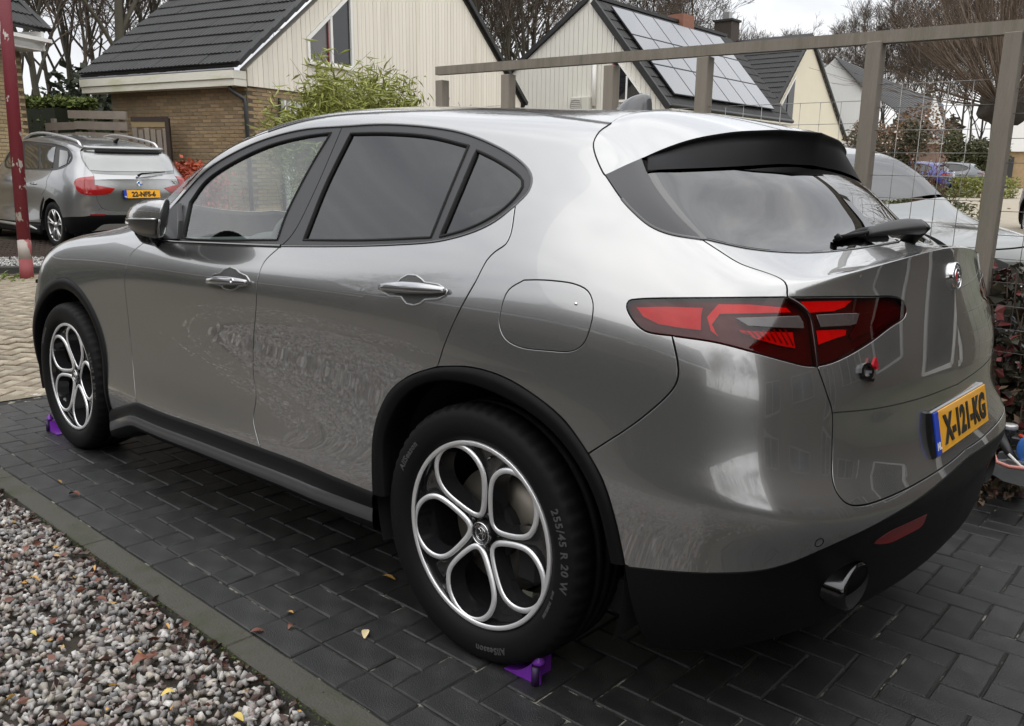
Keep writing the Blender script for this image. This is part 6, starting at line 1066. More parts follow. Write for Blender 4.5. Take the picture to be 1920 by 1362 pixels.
for _ in range(6500):
    a, c = rng.uniform(-3.4, 3.0), rng.uniform(.08, 1.15+.0); p = ko+kd*a+kn*c; pts.append((p.x, p.y, .075+.02*c+rng.uniform(-.008, .008)))
g3 = stones('gravel_strip', pts, .014, .024, 5, [(.42, .41, .39), (.5, .49, .47), (.33, .32, .30), (.26, .25, .24)], mst); tag(g3, kind='stuff')
b = MB(); V = [ko+kd*a+kn*c+Vector((0, 0, .06+.02*c)) for a in (-6, 5) for c in (.05, 1.2)]; b.add(V, [(0, 1, 3, 2)]); tag(b.build('planting_strip', gb, fixn=False), kind='structure')
mpk = mat('brown parking paver', (.085, .062, .050), rough=.75, var=.3, vscale=4, bump=.4, bscale=60)
park = thing('parking_bay', None, None); tag(park, kind='structure')
V = [ko+kd*a+kn*c+Vector((0, 0, .082+.0*c)) for a in (-7, 6) for c in (1.15, 12)]; b = MB(); b.add(V, [(0, 1, 3, 2)]); b.build('bay_bed', mat('bay joints', (.03, .025, .02), rough=.95), park, fixn=False)
pb = [brick_mesh('bay_%d' % i, .205, .1, .03, .005, mpk, 80+i) for i in range(4)]; tl_ = []
for i in range(-26, 16):
    for j in range(0, 22):
        p = ko+kd*((i+(j % 2)*.5)*.213)+kn*(1.22+j*.108)
        tl_.append((Matrix.Translation((p.x, p.y, .094+rng.uniform(-.002, .002))) @ frame((0, 0, 0), kd, kn) @ Matrix.Rotation(rng.uniform(-.01, .01), 4, 'Z'), rng.randrange(4)))
scatter_parts('bay_paver', park, pb, tl_, 300, seen, mpk)
# =====================================================================  houses
V2 = lambda a: Vector((a[0], a[1], 0))
tile_m = mat('black roof tile', (.0115, .0115, .012), rough=.55, var=.35, vscale=3, bump=.3, bscale=60)
clad_m = mat('cream cladding board', (.70, .655, .57), rough=.6, var=.10, vscale=1.2, bump=.15, bscale=20, stretch=(3, 3, .25), noise_mix=((.55, .50, .41), .55, .8))
clad2_m = mat('pale cladding board', (.66, .64, .58), rough=.6, var=.07, vscale=1.2, bump=.1, bscale=20)
render_m = mat('cream rendered gable', (.62, .57, .45), rough=.8, var=.06, vscale=1)
white_m = mat('white painted wood', (.74, .73, .70), rough=.5, var=.06, vscale=2)
fascia_m = mat('weathered white fascia', (.66, .64, .56), rough=.6, var=.10, vscale=1.5, noise_mix=((.50, .50, .33), .5, .75), stretch=(1, 1, 4))
brick_m = mat('yellow brown brick', (.27, .19, .105), rough=.85, var=.45, vscale=3, bump=.4, bscale=90)
mortar_m = mat('brick mortar', (.20, .17, .12), rough=.95, bump=.3, bscale=80)
pane_m = mat('dark window pane', (.012, .013, .015), rough=.03, spec=.8)
blind_m = mat('grey blind behind glass', (.085, .08, .078), rough=.6, coat=1)
dark_m = mat('black painted pipe', (.015, .017, .016), rough=.4)
redm = mat('dark red paint', (.17, .012, .02), rough=.4)
def tile_mesh(w, l, rolls=3, m=tile_m):
    V = []; F = []; n = rolls*4
    for j, (y, dz) in enumerate(((0, .022), (0, .0), (l*1.12, -.028))):
        for i in range(n+1):
            x = w*i/n; V.append((x, y, (.018*max(0, math.cos(2*math.pi*i/4))+.02 if j != 0 else -.005)+(dz if j == 2 else 0)))
    k = n+1
    for j in range(2): F += [(j*k+i, j*k+i+1, (j+1)*k+i+1, (j+1)*k+i) for i in range(n)]
    me = bpy.data.meshes.new('roof_tile'); me.from_pydata(V, [], F); me.materials.append(m); me.update(); return me
def tiled_slope(root, P0, a, b, L, S, tw=.30, te=.345, limit=300, verge_tiles=True, thick=.06, key=None, m=tile_m):
    """roof slope: origin P0, unit a along the eave, unit b up the slope"""
    a, b, P0 = Vector(a).normalized(), Vector(b).normalized(), Vector(P0); n = a.cross(b); 
    if n.z < 0: n = -n
    M_ = Matrix((a, b, n)).transposed().to_4x4(); M_.translation = P0
    mb_ = MB(); mb_.box((L/2, S/2, -thick/2-.02), (L, S, thick)); deck = mb_.build('roof_deck', m, root, M=M_)
    me = tile_mesh(tw, te, m=m); flip = a.cross(b).z < 0; pl = []
    for j in range(int(S/te)):
        for i in range(int(L/tw+.5)):
            pl.append((Matrix.Translation((i*tw, j*te, rng.uniform(-.003, .003))), 0))
    sc_ = M_.copy()
    pl = [(M_ @ p, k) for p, k in pl]
    C0 = Vector((-1.48, 2.44, 1.27))
    scatter_parts('roof_tile', root, [me], pl, limit, key or (lambda t: (t[0].translation-C0).length), m)
    if verge_tiles:
        mb_ = MB(); vm = []
        for j in range(int(S/te)):
            bx = MB(); bx.box((L+.04, j*te+te*.52, .0), (.16, te*1.04, .075), M=Matrix.Rotation(.05, 3, 'X')); bx.build('verge_tile', m, root, M=M_)
    return M_
def clip_poly_col(poly, x0, x1):
    """convex-or-simple polygon clipped to the column x0..x1 (Sutherland-Hodgman)"""
    def cl(P, f, x):
        o = []
        for p, q in zip(P, P[1:]+P[:1]):
            ip, iq = f(p), f(q)
            if ip: o.append(p)
            if ip != iq: t = (x-p[0])/(q[0]-p[0]); o.append((x, p[1]+(q[1]-p[1])*t))
        return o
    P = cl(list(poly), lambda p: p[0] >= x0-1e-9, x0); 
    return cl(P, lambda p: p[0] <= x1+1e-9, x1) if len(P) > 2 else []
def gable_boards(root, O, d, polys, w, m, out, gap=.008, th=.022, as_parts=True, nm='cladding_board'):
    """vertical boards over polygons given in (s, z); O = origin on ground plan, d = direction, out = outward normal"""
    d = Vector(d).normalized(); out = Vector(out).normalized(); allb = MB(); k = 0
    for poly in polys:
        s0 = min(p[0] for p in poly); s1 = max(p[0] for p in poly); i = math.floor(s0/w)
        while i*w < s1:
            P = clip_poly_col(poly, max(s0, i*w+gap/2), min(s1, (i+1)*w-gap/2)); i += 1
            if len(P) < 3: continue
            o_ = rng.uniform(0, .004); n = len(P); V = [V2(O)+d*p[0]+Vector((0, 0, p[1]))+out*o_ for p in P]+[V2(O)+d*p[0]+Vector((0, 0, p[1]))+out*(th+o_) for p in P]
            F = [tuple(range(n)), tuple(range(2*n-1, n-1, -1))]+[(q, (q+1) % n, n+(q+1) % n, n+q) for q in range(n)]
            if as_parts: bb = MB(); bb.add(V, F); bb.build(nm, m, root)
            else: allb.add(V, F)
    if not as_parts: tag(allb.build(nm+'s', m, root), kind='stuff')
def wall_prism(root, nm, O, d, poly, depth, m, out):
    d = Vector(d).normalized(); out = Vector(out).normalized(); n = len(poly)
    V = [V2(O)+d*p[0]+Vector((0, 0, p[1])) for p in poly]; V += [v-out*depth for v in V]
    b = MB(); b.add(V, [tuple(range(n)), tuple(range(2*n-1, n-1, -1))]+[(q, (q+1) % n, n+(q+1) % n, n+q) for q in range(n)]); return b.build(nm, m, root)
def brick_wall(root, O, d, out, s0, s1, z0, z1, limit=150, holes=(), bl=.21, bh=.052, jt=.012, m=brick_m):
    d = Vector(d).normalized(); out = Vector(out).normalized(); mb_ = MB()
    wall_prism(root, 'wall', O, d, [(s0, z0), (s1, z0), (s1, z1), (s0, z1)], .22, mortar_m, out)
    ms = [brick_mesh('wall_brick', bl, bh, .02, .004, m, 100+k) for k in range(3)]; pl = []
    for j in range(int((z1-z0)/(bh+jt))):
        z = z0+(j+.5)*(bh+jt); i = 0
        while True:
            s = s0+(i+.5+(j % 2)*.5)*(bl+jt)-.1; i += 1
            if s > s1-.08: break
            if s < s0+.06: continue
            if any(h[0] < s < h[1] and h[2] < z < h[3] for h in holes): continue
            M_ = frame(V2(O)+d*s+Vector((0, 0, z))+out*(.006+rng.uniform(0, .003)), d, (0, 0, 1))
            if M_.to_3x3().col[2].dot(out) < 0: M_ = frame(V2(O)+d*s+Vector((0, 0, z))+out*(.006+rng.uniform(0, .003)), -d, (0, 0, 1))
            pl.append((M_, rng.randrange(3)))
    C0 = Vector((-1.48, 2.44, 1.27))
    scatter_parts('brick', root, ms, pl, limit, lambda t: (t[0].translation-C0).length-t[0].translation.z, m)
def bar(root, nm, p, q, w, h, m, up=(0, 0, 1)):
    p, q = Vector(p), Vector(q); x = (q-p); M_ = frame((p+q)/2, x, up); b = MB(); b.box((0, 0, 0), (x.length, h, w)); return b.build(nm, m, root, M=M_)

# ---- house 1: brick and cream cladding, black tiles
h1 = thing('brick_house', 'brown brick house with cream clad gable and black tiled roof beyond the bamboo', 'house')
A1 = Vector((11.86, -5.63, 0)); e1 = Vector((.9755, .2199, 0)); g1 = Vector((.2199, -.9755, 0))
P1 = lambda s, z, o=0: A1+g1*s+Vector((0, 0, z))-e1*o
AP = (4.93, 6.58)
gab = [(0, 2.60), (9.75, 2.60), (9.75, 3.05), AP, (0, 2.88)]
sl = (AP[1]-2.88)/AP[0]
win_l, win_r, win_b = 1.50, 2.80, 3.17
wt = lambda s: 3.53+.78*(s-1.52)
outer1 = -e1
wall_prism(h1, 'gable_wall', A1, g1, gab, .15, clad_m, outer1)
polys = [clip_poly_col(gab, 0, win_l), clip_poly_col(gab, win_r, 9.75), clip_poly_col([(0, 2.6), (9.75, 2.6), (9.75, win_b-.06), (0, win_b-.06)], win_l, win_r), [(win_l, wt(win_l)+.07), (win_r, wt(win_r)+.07), (win_r, 2.88+sl*win_r), (win_l, 2.88+sl*win_l)]]
gable_boards(h1, A1, g1, polys, .124, clad_m, outer1)
w = thing('window', None, None); w.parent = h1
def poly_plate(root, nm, pts, th, m, out):
    out = Vector(out).normalized(); n = len(pts); V = [Vector(p) for p in pts]; V = V+[v+out*th for v in V]; b = MB(); b.add(V, [tuple(range(n)), tuple(range(2*n-1, n-1, -1))]+[(q, (q+1) % n, n+(q+1) % n, n+q) for q in range(n)]); return b.build(nm, m, root)
poly_plate(w, 'pane', [P1(1.56, 3.20), P1(2.12, 3.20), P1(2.12, wt(2.12)-.03), P1(1.56, wt(1.56)-.03)], .012, blind_m, outer1)
poly_plate(w, 'pane', [P1(2.22, 3.20), P1(2.74, 3.20), P1(2.74, wt(2.74)-.03), P1(2.22, wt(2.22)-.03)], .012, pane_m, outer1)
for a_, b_ in (((win_l, win_b), (win_r, win_b)), ((win_l+.03, win_b), (win_l+.03, wt(win_l))), ((win_r-.03, win_b), (win_r-.03, wt(win_r))), ((2.17, win_b), (2.17, wt(2.17))), ((win_l, wt(win_l)+.02), (win_r, wt(win_r)+.02))):
    bar(w, 'frame', P1(*a_, .02), P1(*b_, .02), .06, .07, white_m, up=e1)
bar(w, 'sill', P1(win_l-.04, win_b-.04, .05), P1(win_r+.04, win_b-.04, .05), .04, .10, fascia_m, up=e1)
bar(w, 'frame_edge', P1(2.085, 3.2, .03), P1(2.085, wt(2.1)-.05, .03), .02, .02, redm, up=e1)
# eave side
b = MB(); b.box((0, 0, 0), (4.10, .30, .135), bev=.004); b.build('fascia', fascia_m, h1, M=frame(P1(0, 2.765)-g1*.17+e1*2.03, e1, g1))
b = MB(); b.box((0, 0, 0), (4.08, .28, .115), bev=.004); b.build('fascia', fascia_m, h1, M=frame(P1(0, 2.640)-g1*.15+e1*2.03, e1, g1))
bar(h1, 'soffit', P1(0, 2.60)-g1*.12, P1(0, 2.60)-g1*.12+e1*4.0, .24, .02, white_m, up=g1) if False else None
b = MB(); b.tube([P1(0, 2.845)-g1*.30-e1*.02, P1(0, 2.845)-g1*.30+e1*4.06], .022, 8); b.build('gutter_edge', mat('grey zinc', (.18, .18, .19), rough=.4, metal=.6), h1)
bu = (g1*AP[0]+Vector((0, 0, AP[1]-2.88))).normalized(); Sl = math.hypot(AP[0], AP[1]-2.88)
C0 = Vector((-1.48, 2.44, 1.27))
tiled_slope(h1, P1(0, 2.94)-g1*.30+e1*4.08, -e1, bu, 4.14, Sl+.2, key=lambda t: t[0].translation.z)
bu2 = (-g1*AP[0]+Vector((0, 0, AP[1]-3.0))).normalized()
tiled_slope(h1, P1(9.95, 2.95)-e1*.06, e1, bu2, 4.14, Sl+.1, limit=0, verge_tiles=False)
for q in range(18):                                                    # dark verge seen edge-on along the far rake
    p0 = P1(9.95, 2.98, .10)+bu2*(q*.345); bar(h1, 'verge_tile', p0, p0+bu2*.36, .10, .07, tile_m, up=e1)
brick_wall(h1, A1-g1*.0, e1, -g1, .02, 3.62, .02, 2.60, limit=190)
brick_wall(h1, A1+e1*.02, g1, -e1, .0, 3.2, .02, 2.60, limit=110, holes=((.70, 1.7, 0, 2.45),))
b = MB(); b.box((0, 0, 0), (3.2, 9.0, 2.5)); b.build('house_core', mortar_m, h1, M=frame(A1+e1*1.85+g1*4.9+Vector((0, 0, 1.3)), e1, g1))
dr = thing('shuttered_door', None, None); dr.parent = h1
for q in range(6): bar(dr, 'door_board', P1(.80+q*.13, .1, .03), P1(.80+q*.13, 2.42, .03), .03, .12, white_m, up=e1)
bar(dr, 'door_frame', P1(.72, .1, .03), P1(.72, 2.45, .03), .04, .03, dark_m, up=e1)
b = MB(); b.tube([P1(0, 2.60)-g1*.22+e1*.18, P1(0, 2.52)-g1*.22+e1*.16, P1(0, 2.38)-g1*.06+e1*.02, P1(0, 2.30)-g1*.06+e1*.0, P1(0, .1)-g1*.06+e1*.0], .035, 10); b.build('downpipe', dark_m, h1)

# ---- house 2: pale gable and a roof full of solar panels
h2 = thing('solar_house', 'pale clad gabled house whose roof is covered with grey solar panels', 'house')
A2 = Vector((10.82, -17.41, 0)); d2 = Vector((-.9755, -.2199, 0)); r2 = Vector((.05, -.9987, 0)); d2 = Vector((-.9987, -.05, 0))*-1; out2 = Vector((-.05, .9987, 0))
# gable runs from A2 (near right corner) to the left; s grows to the left
P2 = lambda s, z, o=0: A2+d2*s+Vector((0, 0, z))+out2*o
g2p = [(0, .2), (0, 2.99), (2.49, 5.85), (5.4, 3.98), (5.4, .2)]
wall_prism(h2, 'gable_wall', A2, d2, g2p, .2, clad2_m, out2)
gable_boards(h2, A2, d2, [[(0, .6), (0, 3.0), (1.70, 4.94), (1.70, .6)], [(1.70, .6), (1.70, 4.94), (2.49, 5.82), (5.4, 3.96), (5.4, .6)]], .16, clad2_m, out2, as_parts=False, gap=.012)
bar(h2, 'corner_board', P2(1.70, .6, .04), P2(1.70, 4.95, .04), .05, .05, white_m, up=out2)
w = thing('window', None, None); w.parent = h2
poly_plate(w, 'pane', [P2(1.62, 3.15, .03), P2(.80, 3.15, .03), P2(.80, 3.30, .03), P2(1.62, 4.22, .03)], .02, pane_m, out2)
bar(w, 'frame', P2(1.66, 3.12, .05), P2(1.66, 4.28, .05), .06, .06, redm, up=out2); bar(w, 'frame', P2(1.62, 4.25, .05), P2(.76, 3.28, .05), .05, .06, white_m, up=out2); bar(w, 'frame', P2(1.22, 3.12, .05), P2(1.22, 3.75, .05), .05, .04, white_m, up=out2)
bar(w, 'sill', P2(1.85, 3.10, .06), P2(.7, 3.10, .06), .06, .06, white_m, up=out2)
b = MB(); b.tube([P2(2.25, 3.0, .10), P2(2.25, 4.35, .10)], .06, 10); b.build('vent_pipe', white_m, h2)
ac = MB(); ac.box((0, 0, 0), (.62, .26, .50), bev=.02); acm = frame(P2(2.62, 3.02, .16), -d2, (0, 0, 1)); aco = ac.build('outdoor_unit', mat('off white unit', (.55, .54, .48), rough=.5), h2, M=frame(P2(2.62, 3.0, .16), -d2, -out2))
ac = MB(); ac.lathe([(.18, .0), (.18, .012), (.165, .012), (.165, .0)], 24, axis='y'); 
for q in range(7): ac.box((0, .006, -.15+q*.05), (.30, .008, .012))
ac.build('fan_grille', dark_m, aco, M=Matrix.Translation((-.12, -.135, 0)))
# verge, roof slope with panels (faces the camera's right), ridge goes away along r2
P2r = A2+Vector((0, 0, 2.99))
up2 = (d2*2.49+Vector((0, 0, 2.86))).normalized(); SL2 = math.hypot(2.49, 2.86)
for q in range(11): p0 = P2(-.12, 2.88, .08)+up2*(q*.345); bar(h2, 'verge_tile', p0, p0+up2*.36, .16, .11, tile_m, up=out2)
up2l = (-d2*2.91+Vector((0, 0, 1.87))).normalized()
for q in range(10): p0 = P2(5.5, 3.98, .08)+up2l*(q*.345); bar(h2, 'verge_tile', p0, p0+up2l*.36, .12, .09, tile_m, up=out2)
L2 = 8.6
M2 = tiled_slope(h2, P2(-.12, 2.93), r2, up2, L2, SL2+.12, limit=0, verge_tiles=False)
tiled_slope(h2, P2(5.6, 3.95), r2, up2l, L2, 3.5, limit=0, verge_tiles=False)
pan_m = mat('solar glass', (.13, .135, .145), rough=.22, coat=.6, metal=.4)
pf = mat('panel frame', (.03, .03, .035), rough=.4, metal=.5)
nx, ny = 6, 3; pw, ph = 1.15, 1.08
for i in range(nx):
    for j in range(ny):
        b = MB(); b.box((.45+pw*(i+.5), .34+ph*(j+.5), .10), (pw-.02, ph-.02, .035)); p_ = b.build('solar_panel', pf, h2, M=M2)
        b = MB(); b.box((.45+pw*(i+.5), .34+ph*(j+.5), .119), (pw-.06, ph-.06, .006)); b.build('panel_glass', pan_m, p_, M=Matrix.Identity(4))
bar(h2, 'fascia', P2(-.05, 2.84, 0), P2(-.05, 2.84, 0)+r2*L2, .05, .22, fascia_m, up=d2)
b = MB(); b.tube([P2(-.14, 2.93), P2(-.14, 2.93)+r2*L2], .06, 8); b.build('gutter', dark_m, h2)
wall_prism(h2, 'side_wall', A2, r2, [(0, .2), (L2-.2, .2), (L2-.2, 2.9), (0, 2.9)], .2, clad2_m, -d2)
rt = A2+d2*2.49+Vector((0, 0, 5.9)); b = MB()
for q in range(28): bar(h2, 'ridge_tile', rt+r2*(q*.30), rt+r2*(q*.30+.31), .22, .09, tile_m)
b = MB(); b.box((0, 0, -.05), (.55, .7, .55)); b.build('chimney', mat('rust brick', (.20, .09, .06), rough=.9, var=.3), h2, M=Matrix.Translation(rt+r2*5.2))

# ---- house 3: dark roof with a chimney
h3 = thing('chimney_house', 'cream gabled house with a black tiled roof and a dark brick chimney on its ridge', 'house')
A3 = Vector((16.23, -34.86, 0)); d3 = Vector((.0, -1.0, 0)); 
P3 = lambda s, z, o=0: A3+d3*s+Vector((0, 0, z))
def pick3(px, py): pass
e3 = Vector((1, 0, 0)); gz3 = [(0, .3), (0, 3.75), (3.75, 7.65), (9.3, 3.1), (9.3, .3)]
wall_prism(h3, 'gable_wall', A3, d3, gz3, .25, render_m, -e3)
u3 = (d3*3.75+Vector((0, 0, 3.9))).normalized(); S3 = math.hypot(3.75, 3.9)
M3 = tiled_slope(h3, P3(-.2, 3.6)+e3*7.2, -e3, u3, 7.35, S3+.35, limit=0, verge_tiles=True)
u3b = (-d3*5.55+Vector((0, 0, 4.55))).normalized()
for q in range(20): p0 = P3(9.55, 2.98)-e3*.10+u3b*(q*.365); bar(h3, 'verge_tile', p0, p0+u3b*.37, .14, .10, tile_m, up=e3)
tiled_slope(h3, P3(9.5, 3.0), e3, u3b, 7.2, 7.1, limit=0, verge_tiles=False)
w = thing('window', None, None); w.parent = h3
poly_plate(w, 'pane', [P3(1.15, 3.55)-e3*.02, P3(2.55, 3.45)-e3*.02, P3(2.55, 5.6)-e3*.02, P3(1.15, 4.15)-e3*.02], .03, pane_m, -e3)
bar(w, 'frame', P3(1.1, 3.5)-e3*.05, P3(1.1, 4.2)-e3*.05, .07, .07, white_m, up=e3); bar(w, 'frame', P3(1.1, 4.18)-e3*.05, P3(2.6, 5.72)-e3*.05, .07, .07, white_m, up=e3); bar(w, 'frame', P3(1.85, 3.5)-e3*.05, P3(1.85, 4.9)-e3*.05, .05, .05, dark_m, up=e3)
ch = MB(); ch.box((0, 0, .5), (.95, .85, 1.5)); cho = ch.build('chimney', mat('dark chimney brick', (.055, .042, .035), rough=.9, var=.4, vscale=4, bump=.5, bscale=20), h3, M=Matrix.Translation(P3(3.6, 7.4)+e3*4.3))
ch = MB(); ch.box((0, 0, 1.28), (1.10, 1.0, .10)); ch.build('chimney_cap', mat('dark cap', (.03, .03, .03), rough=.9), cho)
ch = MB(); ch.box((0, 0, 1.52), (.36, .36, .38)); ch.build('flue', mat('zinc flue', (.35, .35, .35), rough=.4, metal=.6), cho)
ch = MB(); ch.box((0, 0, -.12), (1.15, 1.05, .18)); ch.build('lead_flashing', mat('pale lead', (.30, .30, .29), rough=.7), cho)
# ---- house 4: white gable, its roof with a strip of panels, tiny neighbour gable
h4 = thing('white_house', 'white gabled house behind the trellis with a narrow strip of solar panels on its roof', 'house')
A4 = Vector((18.46, -46.52, 0)); d4 = Vector((-.985, -.174, 0)); o4 = Vector((-.174, .985, 0)); P4 = lambda s, z: A4+d4*s+Vector((0, 0, z))
wh4 = mat('white weatherboard', (.72, .72, .70), rough=.6, var=.05)
wall_prism(h4, 'gable_wall', A4, d4, [(-.35, .3), (-.35, 6.75), (.42, 7.5), (2.2, 5.75), (2.2, .3)], .3, wh4, o4)
gable_boards(h4, A4, d4, [[(-.35, .6), (-.35, 6.75), (.42, 7.48), (2.2, 5.72), (2.2, .6)]], .14, wh4, o4, as_parts=False, gap=.012)
r4 = Vector((.0, -1, 0))
r4 = (Vector((14.1, -55.8, 0))-Vector((A4+d4*2.3))).normalized(); r4.z = 0; r4.normalize()
def quad(root, nm, pts, th, m):
    pts = [Vector(p) for p in pts]; n = (pts[1]-pts[0]).cross(pts[2]-pts[0]).normalized()
    if n.z < 0: n = -n
    return poly_plate(root, nm, pts, th, m, n)
ta, tb_, tc_, td_ = P4(.42, 7.55), P4(2.35, 5.6), Vector((13.3, -57.5, 2.9)), Vector((16.9, -58.5, 6.6))
def course_slope(root, p00, p10, p11, p01, n, m):
    """slope between eave p00-p10 and ridge p01-p11 as overlapping courses"""
    mb_ = MB()
    for j in range(n):
        a, b_ = j/n, (j+1.12)/n; q = [Vector(p00).lerp(p01, a), Vector(p10).lerp(p11, a), Vector(p10).lerp(p11, b_), Vector(p00).lerp(p01, b_)]
        q[0].z += .05; q[1].z += .05; base = [v-Vector((0, 0, .08)) for v in q]
        mb_.add(q+base, [(0, 1, 2, 3), (7, 6, 5, 4), (0, 4, 5, 1), (1, 5, 6, 2), (2, 6, 7, 3), (3, 7, 4, 0)])
    o = mb_.build('roof_courses', m, root); tag(o, kind='stuff'); return o
roof4_m = mat('grey roof tile', (.050, .050, .052), rough=.6, var=.2, vscale=2)
E4a, E4b = A4+d4*2.3+Vector((0, 0, 5.5)), Vector((14.2, -54.2, 2.95))
course_slope(h4, A4+d4*2.25+o4*.3+Vector((0, 0, 5.72)), Vector((13.75, -54.4, 3.05)), Vector((15.2, -58.0, 5.6)), A4+d4*.42+o4*.3+Vector((0, 0, 7.6)), 14, roof4_m)
pa = [Vector(p)+Vector((-.05, .25, .12)) for p in ((17.76, -53.63, 6.59), (17.54, -53.69, 6.1), (15.05, -55.06, 3.43), (14.7, -55.4, 3.55), (15.5, -55.0, 4.35))]
quad(h4, 'solar_strip', [(17.05, -50.9, 6.45), (16.85, -51.0, 5.95), (14.45, -52.5, 3.35), (13.9, -53.1, 3.35), (14.7, -52.4, 4.2)], .05, mat('pale solar strip', (.42, .43, .45), rough=.15, coat=1))
bar(h4, 'fascia', (17.14, -53.14, 3.22), (13.95, -55.85, 3.16), .1, .30, white_m)
wall_prism(h4, 'annex_wall', (17.3, -53.4), (Vector((13.6, -56.1, 0))-Vector((17.3, -53.4, 0))), [(0, .3), (4.6, .3), (4.6, 3.1), (0, 3.1)], .3, mat('pinkish brick', (.22, .15, .12), rough=.9, var=.3, vscale=3), Vector((-.6, .8, 0)))
h5 = thing('far_gable', 'small white pointed gable of a house far down the lane', 'house')
poly_plate(h5, 'gable_wall', [Vector((14.75, -54.2, 5.85)), Vector((14.95, -53.9, 3.9)), Vector((14.1, -54.6, 3.9)), Vector((14.15, -54.5, 4.1))], .2, wh4, (-.6, .8, 0))
course_slope(h5, Vector((17.6, -57.0, 4.6)), Vector((15.65, -57.6, 4.2)), Vector((15.6, -58.4, 6.1)), Vector((18.2, -58.5, 6.3)), 8, roof4_m)
bar(h5, 'fascia', (14.4, -56.4, 2.85), (13.4, -57.2, 2.85), .1, .25, white_m)
h6 = thing('lane_house', 'white gable end with a brick base at the far right edge', 'house')
wall_prism(h6, 'gable_wall', (12.16, -57.48), (Vector((9.0, -59.5, 0))-Vector((12.16, -57.48, 0))), [(0, 2.62), (0, 2.9), (.45, 3.4), (2.2, 7.5), (3.7, 7.5), (3.7, 2.62)], .3, wh4, Vector((-.5, .86, 0)))
wall_prism(h6, 'brick_base', (12.0, -57.9), (Vector((9.0, -59.9, 0))-Vector((12.0, -57.9, 0))), [(0, .2), (3.6, .2), (3.6, 2.62), (0, 2.62)], .3, brick_m, Vector((-.5, .86, 0)))
bar(h6, 'door', (11.2, -58.2, .4), (11.2, -58.2, 2.3), .9, .1, dark_m, up=(-.5, .86, 0))
# ---- house at the left edge
hl_ = thing('left_house', 'tan brick house corner with white fascia and black tiles at the left edge', 'house')
OL = Vector((15.25, -3.68, 0)); eL = Vector((-.22, .9755, 0)); oL = Vector((-.9755, -.22, 0)); oL = Vector((-.87, -.49, 0)).normalized(); eL = Vector((.49, -.87, 0)).normalized()*-1
wall_anchor = Vector((15.45, -3.33, 0))
brick_wall(hl_, wall_anchor, eL, oL, 0, 2.4, .02, 3.18, limit=280, m=mat('tan brick', (.33, .25, .14), rough=.85, var=.4, vscale=3, bump=.4, bscale=90))
bar(hl_, 'fascia', OL+Vector((0, 0, 3.39))+eL*-.02, OL+eL*3.2+Vector((0, 0, 3.39)), .06, .32, white_m, up=oL)
b = MB(); b.box((0, 0, 0), (3.2, .5, .03)); b.build('soffit', white_m, hl_, M=frame(OL+eL*1.6+Vector((0, 0, 3.235))-oL*.25, eL, -oL))
uL = (-oL*.75+Vector((0, 0, .66))).normalized()
tiled_slope(hl_, OL+Vector((0, 0, 3.60))+oL*.05+eL*3.2, -eL, uL, 3.25, 3.4, limit=110, verge_tiles=True)
wall_prism(hl_, 'return_wall', wall_anchor, -oL, [(0, .02), (6, .02), (6, 3.2), (0, 3.2)], .2, brick_m, -eL)
wall_prism(hl_, 'return_fascia', OL+oL*.02, -oL, [(0, 3.23), (6, 3.23), (6, 3.55), (0, 3.55)], .06, white_m, -eL)
# =====================================================================  second car: grey estate with roof rails
CTRL_A = CTRL; CTRL = CTRL2
C2 = {k: [tuple(p) for p in v] for k, v in CURVE2.items()}
def to_c(L): return [(14.0 if u > 13.88 else u, v) for u, v in L]
MBW = Matrix.Translation((11.25, -2.94, .09)) @ Matrix.Rotation(.04, 4, 'Z')
est = thing('parked_estate', 'silver grey estate car with roof rails, yellow plate 22-NFS-6, parked by the brick house', 'car', M=MBW)
ep = mat('silver grey paint', (.30, .305, .31), rough=.28, metal=.8, coat=1, coatr=.02)
st2 = .045
gate2 = to_c(C2['gate']); rg = to_c(C2['rg']); low = to_c(C2['low']); lampc = C2['lamp']
k176 = min(range(len(lampc)), key=lambda i: abs(lampc[i][0]-gate2[6][0])+abs(lampc[i][1]-5.6)*.3)
KG = next(i for i, p in enumerate(gate2) if p[1] < 3.3)+1
surf_panel('body_shell', [(4.0, 1.2), (4.0, 7.2), (4.3, 8.2)]+[(u, 9.4) for u in np.linspace(4.7, 9.6, 16)]+[(10.2, 9.3)]+rg[:18]+gate2[:KG]+[(11.75, 2.1)]+[p for p in low[::-1] if p[0] < 11.7]+[(9.3, 2.0), (9.05, 3.0), (8.6, 3.55), (8.1, 3.7), (7.65, 3.4), (7.3, 2.5), (7.15, 1.4)], ep, est, holes=[C2['dlo']], step=st2, side='LR', gap=.001)
surf_panel('front_end', [(.02, .3), (1.6, .3), (1.75, 1.4), (2.0, 2.6), (2.6, 3.7), (3.2, 3.7), (3.7, 2.8), (4.0, 1.25), (4.0, 7.1), (3.9, 10.98), (.02, 10.98)], ep, est, step=.08, side='B', gap=.001)
surf_panel('roof_panel', [(4.9, 9.45)]+[(u, 9.45) for u in np.linspace(5.2, 9.6, 14)]+[(10.3, 9.35), (12, 9.3), (13.95, 9.4), (14, 11), (8, 11), (5.1, 11)], ep, est, step=.06, side='B', gap=.001)
gt = surf_panel('tailgate', rg[18:20]+gate2[:]+[(14, gate2[-1][1]), (14, 6.8)]+rg[::-1][1:len(rg)-20], ep, est, step=st2, side='B', gap=.004)
surf_panel('rear_bumper', [gate2[KG-1], (11.75, 2.1)]+[p for p in low if p[0] > 11.8]+[(14, low[-1][1]), (14, gate2[-1][1])]+gate2[::-1][:len(gate2)-KG], ep, est, step=st2, side='B', gap=.004)
surf_panel('bumper_cladding', low+[(14, low[-1][1]), (14, .05), (11, .05), (9.6, .2), (9.35, 1.2)], plastic, est, step=st2, side='B', gap=.001)
